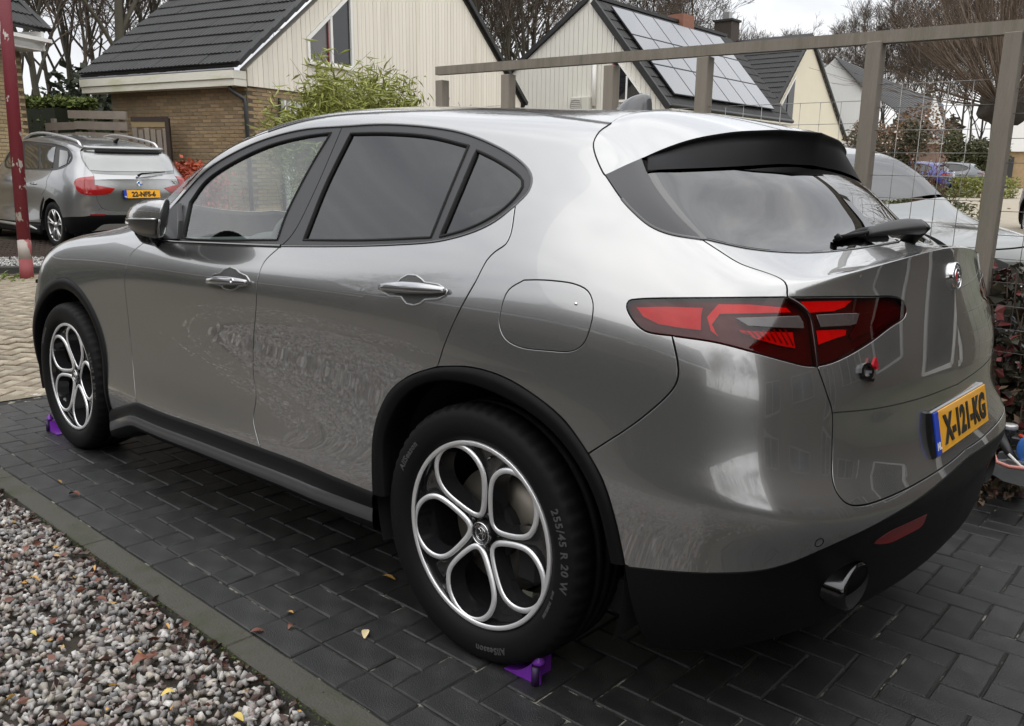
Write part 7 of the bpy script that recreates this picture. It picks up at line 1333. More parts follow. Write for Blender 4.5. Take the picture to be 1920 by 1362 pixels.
surf_panel('screen_sheen_panel', [(11.55, 7.25), (12.6, 7.15), (14, 7.15), (14, 8.85), (12, 8.8), (10.95, 8.75), (11.1, 8.0)], mat('painted screen sheen', (.34, .35, .35), rough=.05, coat=1), est, step=st2, side='B', off=.001, gap=0, depth=.002)  # added pale panel: sky sheen and daylight through the glass, put in as colour
surf_panel('rear_screen', rg+[(14, 6.85), (14, 9.3), (12.5, 9.25), (11, 9.1)], mat('estate screen', (.10, .11, .11), rough=.04, coat=1, spec=1), est, step=st2, side='B', off=-.004)
surf_panel('side_glass', C2['dlo'], satin, est, off=-.006, gap=-.004, step=st2, side='LR')
for k_ in ('g0', 'g1', 'g2', 'g3'): surf_panel('side_window', C2[k_], mat('estate glass', (.02, .022, .022), rough=.03, spec=1, coat=1), est, off=-.001, gap=0, depth=.004, step=st2, side='LR')
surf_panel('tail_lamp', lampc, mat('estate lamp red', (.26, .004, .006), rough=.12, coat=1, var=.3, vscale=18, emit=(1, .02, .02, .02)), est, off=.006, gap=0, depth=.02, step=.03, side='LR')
surf_panel('rear_reflector', C2['refl'], MAT['dark red reflector'], est, off=.004, gap=0, depth=.01, side='LR')
surf_panel('skid_plate', to_c(C2['diff'])+[(14, C2['diff'][-1][1]), (14, .05), (11.3, .02)], mat('matt silver trim', (.42, .42, .40), rough=.35, metal=.5), est, off=.012, gap=0, step=st2, side='B')
strip_on('door_joint', [(u, v) for u, v in C2['doorgap']], .006, inside_b, -.002, .001, est)
# roof spoiler and rails
b = MB(); pts = SF([(u, 9.2) for u in np.linspace(10.3, 14, 12)]); pts = [Vector(p)+Vector((-.05, 0, .02)) for p in pts]; pts = pts+[Vector((p.x, -p.y, p.z)) for p in pts[::-1][1:]]
b.tube(pts, .028, 8); b.build('roof_spoiler', ep, est)
b = MB(); b.tube([p+Vector((-.02, 0, -.045)) for p in pts[4:-4]], .022, 6); b.build('spoiler_shadow_gap', inside_b, est)
for s_ in (1, -1):
    q = SF([(u, 9.25) for u in np.linspace(5.0, 9.9, 16)]); b = MB(); P_ = []
    for i, p in enumerate(q): lift = .055*min(1, i/1.5, (15-i)/1.5); P_.append((p[0], p[1]*s_, p[2]+lift))
    b.tube(P_, .018, 8); b.build('roof_rail', mat('satin aluminium', (.62, .62, .62), rough=.3, metal=.8), est)
for x0 in (0, 2.76):
    for s_ in (1, -1):
        w = thing('wheel', None, None); w.parent = est; w.location = (x0, 0, .332)
        if s_ < 0: w.scale = (1, -1, 1)
        b = MB(); b.lathe([(.215, .66), (.30, .655), (.328, .68), (.332, .72), (.332, .83), (.322, .86), (.29, .872), (.25, .868), (.225, .855), (.222, .80)], 48); b.build('tyre', rubber, w)
        b = MB(); b.lathe([(.225, .856), (.218, .860), (.205, .85), (.20, .76), (.0, .74)], 48); b.build('rim_barrel', mat('rim shadow', (.04, .04, .04), rough=.5, metal=.4), w)
        b = MB(); b.lathe([(.226, .853), (.224, .864), (.212, .864), (.208, .85)], 48); b.build('rim_edge', mat('bright alloy', (.60, .60, .59), rough=.28, metal=.85), w)
        for k in range(5):
            for dd in (-11, 11):
                a = R(20+72*k+dd*1.0); a2 = R(20+72*k+dd*.55); b = MB(); b.tube([(.045*math.cos(a2), .842, .045*math.sin(a2)), (.13*math.cos(a2), .850, .13*math.sin(a2)), (.216*math.cos(a), .857, .216*math.sin(a))], [.017, .013, .014], 6); b.build('spoke', MAT['bright alloy'], w)
        b = MB(); b.lathe([(.05, .84), (.045, .858), (0.0, .862)], 20); b.build('hub_cap', MAT['bright alloy'], w)
        b = MB(); V = []
        for k in range(31):
            a = R(-15+210*k/30); r0 = .385
            for y in (.865, .5): V.append((x0+r0*math.cos(a), s_*y, .345+r0*math.sin(a)))
        b.add(V, [(2*i, 2*i+1, 2*i+3, 2*i+2) for i in range(30)], True); b.build('wheel_well', inside_b, est)
        b = MB(); V = []
        for k in range(31):
            a = R(-15+205*k/30)
            for r0, y in ((.382, .855), (.390, .885), (.435, .886), (.440, .87)): V.append((x0+r0*math.cos(a), s_*y, .345+r0*math.sin(a)))
        b.add(V, [(4*i+j, 4*i+j+1, 4*i+j+5, 4*i+j+4) for i in range(30) for j in range(3)], True); b.build('arch_cladding', plastic, est)
for s_ in (1, -1):
    b = MB(); b.box((1.38, s_*.85, .26), (1.95, .10, .16), bev=.03); b.build('sill', plastic, est)
    b = MB(); b.tube([(2.25, s_*.895, .30), (1.2, s_*.905, .29), (.75, s_*.905, .285), (.52, s_*.90, .25)], [.022, .024, .024, .012], 8); b.build('sill_strip', MAT['matt silver trim'], est)
    blob('door_handle', (.52, s_*.885, .90), (.10, .018, .016), MAT['satin handle'], est, n=12, k=8)
    blob('door_mirror', (1.95, s_*.98, 1.06), (.09, .10, .075), ep, est, n=14, k=8)
b = MB(); b.box((1.38, 0, .30), (4.0, 1.5, .2)); b.build('floor_pan', inside_b, est)
Pb = SF([(14, 5.22)])[0]; b = MB(); b.lathe([(.041, -.006), (.041, .006), (.033, .008), (.032, .006)], 28, axis='z'); Mb2 = frame(Vector(Pb)+Vector((-.004, 0, 0)), (0, -1, 0), (0, 0, 1)); bdg = b.build('tail_badge', chrome, est, M=Mb2)
for q in range(4):
    V = [(0, 0, .0065)]+[(.032*math.cos(R(90*q+15*i)), .032*math.sin(R(90*q+15*i)), .0065) for i in range(7)]; b = MB(); b.add(V, [tuple(range(8))]); b.build('badge_quarter', mat('badge white', (.8, .8, .8), rough=.3) if q % 2 == 0 else mat('badge blue', (.03, .16, .55), rough=.3), bdg)
V, F = text_mesh('X1', .075, .003, bold=.0015, xscale=1.3); mesh_obj('model_badge', V, F, chrome, est, M=frame((Pb[0]+.02, -.55, Pb[2]+.01), (0, -1, 0), (0, 0, 1)))
pl2 = plate(est, frame((Pb[0]-.058, 0, .775), (0, -1, 0), (.12, 0, 1)), '22-NFS-6', size=.094, sx=.93)
b = MB(); q0 = Vector(SF([(13.98, 6.75)])[0]); b.tube([q0+Vector((-.03, 0, .0)), q0+Vector((-.04, -.05, .03)), q0+Vector((.0, -.42, .055))], [.02, .012, .006], 8); b.build('rear_wiper', plastic, est)
b = MB(); b.box((q0.x-.02, 0, .96), (.03, .5, .03)); b.build('gate_handle_strip', ep, est) if False else None
b = MB(); b.tube([(-.23, 0, 1.49), (-.33, 0, 1.535)], [.03, .012], 8); b.build('roof_aerial', plastic, est)
CTRL = CTRL_A

# =====================================================================  more cars: same maker's shape family, built once, copied with other paint
def recolour_copy(name, label, M_, paint_new, skip=('lettering', 'crest_lettering', 'badge_lettering', 'badge_numeral', 'plate_characters', 'plate_country_code', 'model_badge'), plate_txt=None, more=(), dark=False):
    def rec(o, parent):
        if o.name.split('.')[0] in skip or o.name.split('.')[0] in more: return
        c = o.copy(); COL.objects.link(c); c.parent = parent; 
        if c.type == 'MESH' and c.name.startswith('windscreen') and dark: c.material_slots[0].link = 'OBJECT'; c.material_slots[0].material = priv_glass
        if c.type == 'MESH' and c.material_slots and c.material_slots[0].material == paint: c.material_slots[0].link = 'OBJECT'; c.material_slots[0].material = paint_new
        for ch in o.children: rec(ch, c)
    r = thing(name, label, 'car', M=M_)
    for ch in suv.children: rec(ch, r)
    return r
nbp = mat('greenish grey paint', (.075, .082, .070), rough=.28, metal=.3, coat=1)
recolour_copy('parked_crossover', 'greenish grey car behind the trellis, its windscreen reflecting bare branches', Matrix.Translation((2.32, -5.23, -.2)) @ Matrix.Rotation(2.36, 4, 'Z') @ Matrix.Diagonal((1.0, 1.0, 1.05, 1)), nbp, more=('mirror_cap', 'mirror_sail'), dark=True)
def polar(px_dir, d): return (-1.48+px_dir[0]*d, 2.44+px_dir[1]*d)
recolour_copy('blue_hatchback', 'deep blue hatchback parked far off beyond the trellis', Matrix.Translation((9.3, -36.4, .22)) @ Matrix.Rotation(R(8), 4, 'Z') @ Matrix.Diagonal((.9, .95, .95, 1)), mat('deep blue paint', (.012, .018, .15), rough=.3, metal=.3, coat=1))
recolour_copy('grey_hatchback', 'dark grey car just right of the far blue hatchback', Matrix.Translation((9.6, -42.5, .30)) @ Matrix.Rotation(R(22), 4, 'Z') @ Matrix.Diagonal((.9, .95, .93, 1)), mat('dark grey paint', (.10, .11, .12), rough=.3, metal=.5, coat=1))
recolour_copy('silver_car', 'pale silver blue car cut off by the right edge of the photo', Matrix.Translation((1.35, -17.9, .0)) @ Matrix.Rotation(R(118), 4, 'Z') @ Matrix.Diagonal((.95, .97, 1.02, 1)), mat('silver blue paint', (.36, .39, .44), rough=.3, metal=.6, coat=1))
# =====================================================================  vegetation
bark = mat('grey brown bark', (.075, .060, .045), rough=.9, var=.3, vscale=3)
bark_g = mat('green grey bark', (.060, .054, .038), rough=.9, var=.3, vscale=3)
twig_m = mat('brown twigs', (.085, .062, .045), rough=.9)
twig_r = mat('reddish willow twigs', (.115, .080, .055), rough=.8)
def grow(seed, H, spread=.5, levels=5, trunk_r=.16, first=.35, up=.25, kids=(3, 4), n0=9, thin=.0045, droop=0.0):
    """bare tree; returns segments (p, q, r0, r1, level)"""
    r = random.Random(seed); segs = []
    def branch(p, d, L, rad, lv):
        n = 4 if lv < 2 else 3; pp = p.copy(); dd = d.copy(); pts = [pp.copy()]
        for i in range(n):
            dd = (dd+Vector((r.gauss(0, .10), r.gauss(0, .10), r.gauss(0, .06)+up*.12-droop*lv*.03))).normalized(); pp = pp+dd*(L/n); pts.append(pp.copy())
        for i in range(n): segs.append((pts[i], pts[i+1], max(thin, rad*(1-.55*i/n)), max(thin*.8, rad*(1-.55*(i+1)/n)), lv))
        if lv < levels:
            k = r.randint(*kids)+(1 if lv == 0 else 0)
            for j in range(k):
                t = r.uniform(.35, 1.0); i = min(n-1, int(t*n)); b = pts[i].lerp(pts[i+1], t*n-i if t < 1 else 1)
                ax = Vector((r.gauss(0, 1), r.gauss(0, 1), r.gauss(0, .4))); ax = (ax-dd*ax.dot(dd)).normalized(); a = r.uniform(.35, .8)
                nd = (dd*math.cos(a)+ax*math.sin(a)+Vector((0, 0, up*.5))).normalized(); branch(b, nd, L*r.uniform(.50, .72), rad*.5, lv+1)
    # trunk
    p = Vector((0, 0, 0)); d = Vector((r.gauss(0, .03), r.gauss(0, .03), 1)).normalized(); pts = [p.copy()]; n = 10
    for i in range(n): d = (d+Vector((r.gauss(0, .05), r.gauss(0, .05), .05))).normalized(); p = p+d*(H*.85/n); pts.append(p.copy())
    for i in range(n): segs.append((pts[i], pts[i+1], trunk_r*(1-.85*i/n), trunk_r*(1-.85*(i+1)/n), -1))
    for j in range(n0):
        t = first+(1-first)*(j+r.random())/n0; i = min(n-1, int(t*n)); b = pts[i].lerp(pts[i+1], t*n-i); a = r.uniform(0, 2*math.pi)
        nd = Vector((math.cos(a)*spread, math.sin(a)*spread, .55+.4*t)).normalized(); branch(b, nd, H*r.uniform(.22, .36)*(1.25-t*.6), trunk_r*(.55-.35*t), 0)
    return segs
def seg_mesh(name, segs, m, parent, nside=None, minlv=-9, maxlv=99):
    V = []; F = []
    for p, q, r0, r1, lv in segs:
        if not minlv <= lv <= maxlv: continue
        n = 7 if lv < 0 else (5 if lv < 1 else (4 if lv < 2 else 3)); t = (q-p).normalized(); a = t.orthogonal().normalized(); c = t.cross(a); base = len(V)
        for pt, rr in ((p, r0), (q, r1)):
            for k in range(n): th = 2*math.pi*k/n; V.append(pt+(a*math.cos(th)+c*math.sin(th))*rr)
        F += [(base+k, base+(k+1) % n, base+n+(k+1) % n, base+n+k) for k in range(n)]
    return mesh_obj(name, V, F, m, parent, smooth=True)
protos = []
def bare_tree_proto(seed, H, tm, cm, label, **k):
    t = thing('bare_tree', label, 'tree', 'bare trees behind the houses'); s = grow(seed, H, **k)
    seg_mesh('trunk', s, tm, t, maxlv=0); seg_mesh('crown', s, cm, t, minlv=1); return t
GT = 'bare trees behind the houses'
pr = [bare_tree_proto(11, 13, bark, twig_m, 'x', levels=4, n0=12, trunk_r=.12, thin=.009, kids=(3, 5)),
      bare_tree_proto(12, 15, bark_g, twig_m, 'x', levels=4, n0=13, trunk_r=.14, thin=.009, spread=.35, first=.25, kids=(3, 5)),
      bare_tree_proto(13, 11, bark, twig_m, 'x', levels=4, n0=12, trunk_r=.09, thin=.009, spread=.6, kids=(3, 5)),
      bare_tree_proto(14, 14, bark_g, twig_m, 'x', levels=4, n0=10, trunk_r=.11, thin=.009, spread=.3, first=.15, kids=(3, 5))]
def dirv(px):
    T_ = {0: (1.15, -.35), 180: (1.06, -.43), 460: (.93, -.55), 540: (.89, -.59), 655: (.83, -.64), 935: (.70, -.76), 1150: (.60, -.85), 1440: (.46, -.97), 1560: (.40, -1.02), 1680: (.34, -1.08), 1860: (.26, -1.15), 1920: (.23, -1.18)}
    k = sorted(T_); return float(np.interp(px, k, [T_[a][0] for a in k])), float(np.interp(px, k, [T_[a][1] for a in k]))
def put(px, d):
    a, b = dirv(px); return -1.48+a*d, 2.44+b*d
spots = [(58, 33, 0, 1.0), (95, 27, 1, 1.0), (140, 36, 3, 1.15), (178, 30, 2, 1.1), (238, 26, 1, 1.15), (205, 40, 0, 1.25), (275, 36, 3, 1.15), (320, 42, 1, 1.2), (30, 44, 3, 1.3), (118, 46, 0, 1.3), (252, 50, 2, 1.6), (160, 54, 1, 1.4),
         (868, 44, 0, 1.15), (905, 37, 3, 1.15), (938, 42, 1, 1.2), (968, 36, 3, 1.1), (1000, 44, 2, 1.45), (925, 52, 3, 1.4), (985, 55, 1, 1.35), (1030, 50, 0, 1.3), (890, 58, 1, 1.4), (950, 62, 0, 1.5),
         (1255, 48, 2, 1.0), (1290, 56, 0, 1.15), (1225, 60, 1, 1.1), (1420, 85, 2, 1.1), (1470, 92, 0, 1.1), (1510, 88, 2, 1.1), (1560, 84, 0, 1.0), (1385, 90, 0, 1.0), (1600, 78, 3, 1.05), (1640, 84, 2, 1.3), (1680, 74, 0, 1.15), (1720, 70, 3, 1.1), (1760, 80, 2, 1.4), (1800, 72, 0, 1.2), (1840, 76, 3, 1.2), (1880, 70, 1, 1.1), (1915, 78, 2, 1.5), (1740, 94, 1, 1.3), (1820, 96, 0, 1.5), (1650, 98, 1, 1.2)]
side_l = lambda px: 'left of the brick house' if px < 400 else ('in the gap between the two gables' if px < 1100 else ('behind the chimney house' if px < 1500 else 'beyond the lane on the right'))
used = set()
for px, d, k, s in spots:
    x, y = put(px, d); src = pr[k]
    o = src if k not in used else copy_tree(src); used.add(k)
    o.location = (x, y, gz(x, y)-.1); o.rotation_euler = (0, 0, rng.uniform(0, 6.3)); o.scale = (s*rng.uniform(.9, 1.1), s*rng.uniform(.9, 1.1), s*rng.uniform(.92, 1.06))
    o['label'] = ['slender', 'tall', 'low spreading', 'upright'][k]+' bare winter tree '+side_l(px); o['group'] = ['slender', 'tall', 'low spreading', 'upright'][k]+' bare trees '+side_l(px)
# leaf clumps
def leaves(name, pts, size, m, parent=None, seed=1, aspect=.35, cup=.2, vary=.5, updown=.6, M=None):
    r = np.random.default_rng(seed); n = len(pts); P = np.array(pts, float); d = r.normal(size=(n, 3)); d[:, 2] = d[:, 2]*updown; d /= np.linalg.norm(d, axis=1)[:, None]
    q = r.normal(size=(n, 3)); q -= d*(q*d).sum(1)[:, None]; q /= np.linalg.norm(q, axis=1)[:, None]; nn = np.cross(d, q); s = size*r.uniform(1-vary, 1+vary, n)[:, None]
    V = np.stack([P, P+d*s*.5+q*s*aspect*.5+nn*s*cup*.3, P+d*s, P+d*s*.5-q*s*aspect*.5+nn*s*cup*.3], 1).reshape(-1, 3)
    F = np.arange(4*n).reshape(-1, 4); 
    return mesh_obj(name, V, F, m, parent, M=M)
def shell_pts(c, rad, n, seed, power=.45, zmin=None, lumps=9):
    r = np.random.default_rng(seed); o = []; cs = [(r.normal(size=3)*[.45, .45, .35], r.uniform(.35, .6)) for _ in range(lumps)]
    while len(o) < n:
        k = r.integers(0, lumps); q, s = cs[k]; v = r.normal(size=3); v /= np.linalg.norm(v); p = np.array(c)+(q+v*s*r.random()**power)*np.array(rad)
        if zmin is None or p[2] > zmin: o.append(p)
    return o
# dark evergreen undergrowth at the foot of the left wood
evg = mat('dark evergreen leaves', (.030, .040, .020), rough=.7, var=.4, vscale=.8)
for i, (px, d, w_, h_) in enumerate(((70, 29, 2.6, 2.7), (150, 33, 3.2, 3.2), (230, 30, 2.8, 3.0), (300, 34, 3.5, 3.2), (10, 32, 3, 3))):
    x, y = put(px, d); t = thing('evergreen_shrub', 'dark evergreen shrub at the foot of the wood left of the brick house', 'shrub', 'evergreen shrubs at the foot of the wood'); t.location = (x, y, gz(x, y))
    leaves('foliage', shell_pts((0, 0, h_*.5), (w_, w_, h_*.75), 5200, 40+i, zmin=.05), .30, evg, t, seed=i, aspect=.6); s = [(Vector((0, 0, 0)), Vector((0, 0, h_*.7)), .08, .04, 0)]; seg_mesh('trunk', s, bark, t)
# distant brown undergrowth along the lane (reads as one mass)
pts = []
for i in range(26000):
    px = rng.uniform(1560, 1960); d = rng.uniform(66, 84); x, y = put(px, d); h_ = rng.random()**1.3*(4.6+2.2*math.sin(px*.03)+1.0*math.sin(px*.11)); pts.append((x, y, gz(x, y)+h_))
tag(leaves('far_thicket', pts, .50, mat('brown thicket', (.062, .050, .032), rough=.9, var=.5, vscale=.12), seed=77, aspect=.5), kind='stuff')
pts = []
for i in range(9000):
    px = rng.uniform(-60, 345); d = rng.uniform(44, 60); x, y = put(px, d); pts.append((x, y, gz(x, y)+rng.random()*4.5))
for i in range(7000):
    px = rng.uniform(850, 1060); d = rng.uniform(54, 66); x, y = put(px, d); pts.append((x, y, gz(x, y)+rng.random()*7.5))
tag(leaves('wood_undergrowth', pts, .45, mat('grey brown thicket', (.050, .045, .032), rough=.9, var=.5, vscale=.12), seed=78, aspect=.4), kind='stuff')
# clipped conifer hedge and board fence with its gate, left background
hm = mat('hedge needles', (.085, .11, .022), rough=.8, var=.5, vscale=1.5)
t = thing('conifer_hedge', 'clipped green conifer hedge above the board fence beside the tan brick corner', 'hedge'); pts = []
ha, hb = Vector(put(40, 19.5)), Vector(put(150, 18.6))
for i in range(14000):
    s_ = rng.random(); w_ = rng.choice([rng.uniform(-.5, .5), -.5, .5]); z = 2.62-.04*math.sin(s_*9)+.0 if rng.random() < .3 else rng.uniform(.1, 2.62)
    p = ha.lerp(hb, s_); pts.append((p.x+w_*.5, p.y+w_*.8, z+rng.gauss(0, .03)))
leaves('foliage', pts, .11, hm, t, seed=5, aspect=.5)
b = MB(); b.box((0, 0, 0), ((hb-ha).length*.96, .8, 2.4)); b.build('hedge_core', mat('hedge core', (.012, .016, .006), rough=1), t, M=frame((*((ha+hb)/2), 1.25), (*(hb-ha), 0), (.5, .85, 0)))
wood_g = mat('weathered board', (.21, .18, .15), rough=.85, var=.35, vscale=2.2, bump=.3, bscale=30, stretch=(1, 1, 8))
fence = thing('board_fence', 'weathered horizontal board fence behind the grey estate car', 'fence')
fa, fb = Vector((15.56, -3.67, 0)), Vector((13.95, -4.47, 0)); fdir = (fb-fa).normalized(); fup = Vector((0, 0, 1)); fo = fdir.cross(fup)
for j, z in enumerate((2.14, 1.95, 1.76, 1.57, 1.38, 1.18, .96, .74, .52)):
    if j: bar(fence, 'board', fa+fup*(z-.02), fa+fdir*.66+fup*z, .045, .135, wood_g, up=fup)
    bar(fence, 'board', fa+fdir*(.55 if j == 0 else .67)+fup*(z+.01)+fo*.02, fb+fup*(z-.02)+fo*.02, .045, .14, wood_g, up=fup)
for s_ in (.12, .95, 1.62): bar(fence, 'post', fa+fdir*s_-fo*.07, fa+fdir*s_-fo*.07+fup*2.08, .07, .07, wood_g, up=fdir)
gte = thing('board_gate', 'weathered vertical board gate between the fence and the brick wall', 'gate'); ga_, gb_ = Vector((13.90, -4.50, 0)), Vector((13.38, -4.92, 0))
gd = (gb_-ga_).normalized(); Lg = (gb_-ga_).length
for j in range(6): bar(gte, 'board', ga_+gd*(.06+j*Lg/6)+fup*.1, ga_+gd*(.06+j*Lg/6)+fup*(1.90+rng.uniform(-.03, .02)), .03, Lg/6-.03, wood_g, up=gd)
bar(gte, 'rail', ga_+fup*1.7-fo*.04, gb_+fup*1.7-fo*.04, .04, .09, wood_g); bar(gte, 'rail', ga_+fup*.6, gb_+fup*.6, .04, .09, wood_g); bar(gte, 'lintel', ga_+fup*2.06-fo*.02, gb_+fup*2.06, .06, .08, mat('dark stained wood', (.035, .022, .018), rough=.8)); bar(gte, 'lintel_board', ga_+fup*1.97-fo*.02, gb_+fup*1.97, .04, .09, mat('tan board', (.25, .19, .10), rough=.8)); bar(gte, 'post', gb_-fo*.0, gb_+fup*2.08, .07, .07, MAT['dark stained wood'], up=gd)
# red beech hedge
t = thing('copper_hedge', 'low hedge of rust red beech leaves in front of the brick wall', 'hedge'); c_ = Vector(put(350, 13.2)); rl = mat('rust beech leaves', (.30, .050, .018), rough=.7, var=.5, vscale=4)
pts = [(c_.x+rng.gauss(0, .28), c_.y+rng.gauss(0, .28), rng.random()**.7*1.10+rng.gauss(.12, .07)) for _ in range(5200)]; leaves('foliage', pts, .075, rl, t, seed=6, aspect=.6)
s = [(Vector((c_.x+rng.gauss(0, .5), c_.y+rng.gauss(0, .4), 0)),)*1 for _ in range(60)]; segs = []
for (p,) in s: q = p+Vector((rng.gauss(0, .15), rng.gauss(0, .15), rng.uniform(.8, 1.35))); segs.append((p, q, .008, .004, 1))
seg_mesh('twigs', segs, twig_m, t)
# bamboo
t = thing('bamboo_clump', 'yellow green bamboo clump in front of the cream gable', 'bamboo'); bx, by = put(655, 10.2); t.location = (bx, by, 0)
bm1 = mat('bamboo leaf', (.21, .225, .045), rough=.55, var=.45, vscale=5); pts = []; segs = []; rr = random.Random(3)
for k in range(290):
    a = rr.uniform(0, 6.28); r0 = rr.random()**.6*.48; p = Vector((r0*math.cos(a), r0*math.sin(a), .0)); lean = Vector((math.cos(a), math.sin(a), 0))*rr.uniform(.15, .85); H_ = rr.uniform(1.95, 2.72)*(1.0-.28*lean.length); prev = p
    for i in range(1, 9):
        u_ = i/8; q = p+Vector((0, 0, H_*u_))+lean*(u_**2.2)*.75; q.z -= .18*lean.length*u_**3; segs.append((prev, q, .006*(1.1-u_*.7), .006*(1.1-(u_+.1)*.7), 1)); 
        if u_ > .35:
            for _ in range(20):
                v = prev.lerp(q, rr.random())+Vector((rr.gauss(0, .10), rr.gauss(0, .10), rr.gauss(0, .08))); pts.append(v)
        prev = q
leaves('foliage', pts, .135, bm1, t, seed=8, aspect=.16, updown=.7); seg_mesh('canes', segs, mat('bamboo cane', (.22, .22, .07), rough=.5), t)
# bare shrubs: thorny tangle right of the bamboo and upright suckers left of it
def twig_bush(label, px, d, w_, h_, n, seed, m=twig_m, lean=.3, base=0, r=.006):
    t = thing('bare_shrub', label, 'shrub'); x, y = put(px, d); t.location = (x, y, base); rr = random.Random(seed); segs = []
    for k in range(n):
        a = rr.uniform(0, 6.28); r0 = rr.random()**.5*w_*.6; p = Vector((r0*math.cos(a), r0*math.sin(a), rr.uniform(0, h_*.3))); dd = Vector((math.cos(a)*lean*rr.random(), math.sin(a)*lean*rr.random(), 1)).normalized(); L = h_*rr.uniform(.5, 1.0)/5
        for i in range(5):
            q = p+dd*L; segs.append((p, q, r*(1-.13*i), r*(1-.13*(i+1)), 2)); 
            if i > 1:
                for _ in range(2):
                    e = (dd+Vector((rr.gauss(0, .6), rr.gauss(0, .6), rr.gauss(.1, .3)))).normalized(); segs.append((q, q+e*L*rr.uniform(.5, 1.3), r*.6, r*.35, 3))
            dd = (dd+Vector((rr.gauss(0, .18), rr.gauss(0, .18), rr.gauss(0, .12)))).normalized(); p = q
    seg_mesh('twigs', segs, m, t); return t
twig_bush('tangled leafless shrub between the bamboo and the first trellis post', 800, 9.5, .8, 1.52, 110, 4, lean=.8)
twig_bush('grey leafless shrub seen through the first trellis opening', 900, 9.5, .75, 1.5, 90, 5, lean=.7, m=mat('grey twigs', (.13, .11, .09), rough=.9))
twig_bush('upright leafless suckers rising behind the bamboo', 585, 11.2, .45, 1.95, 45, 6, lean=.35, r=.005)
# round brown bush and shrubs by the white house
t = thing('brown_bush', 'large rounded brown bush in front of the white house', 'shrub'); x, y = put(1628, 27); t.location = (x, y, gz(x, y))
leaves('foliage', shell_pts((0, 0, 1.6), (1.5, 1.5, 1.6), 8000, 21, zmin=.05, power=.3), .11, mat('brown bush leaf', (.13, .075, .040), rough=.8, var=.5, vscale=2), t, seed=21, aspect=.5); seg_mesh('trunk', [(Vector((0, 0, 0)), Vector((0, 0, 1.8)), .08, .03, 0)], bark, t)
t = thing('dark_shrub', 'dark green shrub right of the brown bush with pale berries', 'shrub'); x, y = put(1672, 22); t.location = (x, y, gz(x, y))
leaves('foliage', shell_pts((0, 0, 1.15), (.85, .85, 1.2), 4200, 22, zmin=.05), .10, mat('olive leaf', (.055, .050, .025), rough=.7, var=.5, vscale=2), t, seed=22, aspect=.5); leaves('berries', shell_pts((0, 0, 1.4), (1.2, 1.2, 1.3), 170, 24, zmin=.3), .05, mat('pale dried flower', (.55, .42, .35), rough=.8), t, seed=24, aspect=1.)
t = twig_bush('bare rose bush with red brown stems in front of the blue car', 1742, 17, .6, 1.55, 26, 7, m=mat('red brown stems', (.12, .045, .030), rough=.8), lean=.5, r=.011)
t = thing('garden_shrub', 'low green planting with dried pink flower heads before the blue car', 'shrub'); x, y = put(1765, 19); t.location = (x, y, gz(x, y))
leaves('foliage', shell_pts((0, 0, .35), (1.7, 1.0, .6), 3600, 25, zmin=.0), .12, mat('mixed shrub green', (.10, .11, .045), rough=.8, var=.5, vscale=2), t, seed=25, aspect=.3); leaves('flower_heads', shell_pts((0, 0, .6), (1.5, .8, .5), 120, 26, zmin=.2), .07, MAT['pale dried flower'], t, seed=26, aspect=1)
t = thing('garden_conifer', 'rounded green brown conifer right of the far grey car', 'conifer'); x, y = put(1822, 44); t.location = (x, y, gz(x, y))
leaves('foliage', shell_pts((0, 0, 1.7), (1.5, 1.5, 2.0), 6000, 27, zmin=.05), .20, mat('conifer green', (.060, .062, .025), rough=.8, var=.5, vscale=.8), t, seed=27, aspect=.4)
t = thing('clipped_hedge', 'low yellow green hedge beside the far grey car', 'hedge'); x, y = put(1835, 34); pts = [(x+rng.uniform(-1.6, 1.6), y+rng.uniform(-.8, .8), .25+rng.random()*.85) for _ in range(3600)]
leaves('foliage', pts, .12, mat('yellow hedge leaf', (.16, .17, .04), rough=.8, var=.5, vscale=1), t, seed=28, aspect=.5)
# pollard willow
t = thing('pollard_willow', 'pollarded tree with a mossy trunk and a fan of long bare shoots at the right', 'tree'); wx, wy = put(1876, 16.0); t.location = (wx, wy, .02)
seg_mesh('trunk', [(Vector((0, 0, -.1)), Vector((.03, 0, .8)), .19, .165, -1), (Vector((.03, 0, .8)), Vector((0, .02, 1.6)), .165, .16, -1), (Vector((0, .02, 1.6)), Vector((0, 0, 2.3)), .16, .20, -1)], mat('mossy bark', (.13, .115, .045), rough=.95, var=.5, vscale=3, bump=.6, bscale=14), t)
blob('pollard_head', (0, 0, 2.5), (.40, .40, .36), mat('knotted bark', (.045, .036, .028), rough=.95, var=.4, vscale=6, bump=.8, bscale=20), t, f=lambda x, y, z: (x*(1+.18*math.sin(7*y+3*z)), y*(1+.18*math.sin(6*x+5*z)), z*(1+.12*math.sin(8*x))), n=20, k=12)
rr = random.Random(9); segs = []
for k in range(190):
    a = rr.uniform(0, 6.28); el = math.asin(rr.uniform(.02, 1.0)); d = Vector((math.cos(a)*math.cos(el), math.sin(a)*math.cos(el), math.sin(el))); p = Vector((0, 0, 2.5))+d*.33; L = rr.uniform(2.4, 4.6)*(.75+.35*math.sin(el)); n = 6; r0 = rr.uniform(.006, .017)
    for i in range(n):
        d = (d+Vector((rr.gauss(0, .05), rr.gauss(0, .05), .085-.10*(el < .35)*(i/n)))).normalized(); q = p+d*(L/n); segs.append((p, q, max(.0035, r0*(1-i/n*.85)), max(.003, r0*(1-(i+1)/n*.85)), 2))
        if i > 0:
            for _ in range(rr.choice((0, 1, 2))):
                e = (d+Vector((rr.gauss(0, .35), rr.gauss(0, .35), rr.gauss(0, .25)))).normalized(); m_ = q+e*L*.12; segs.append((q, m_, .0045, .003, 3)); segs.append((m_, m_+(e+Vector((0, 0, .25))).normalized()*L*.12, .003, .002, 3))
        p = q
seg_mesh('shoots', segs, twig_r, t)
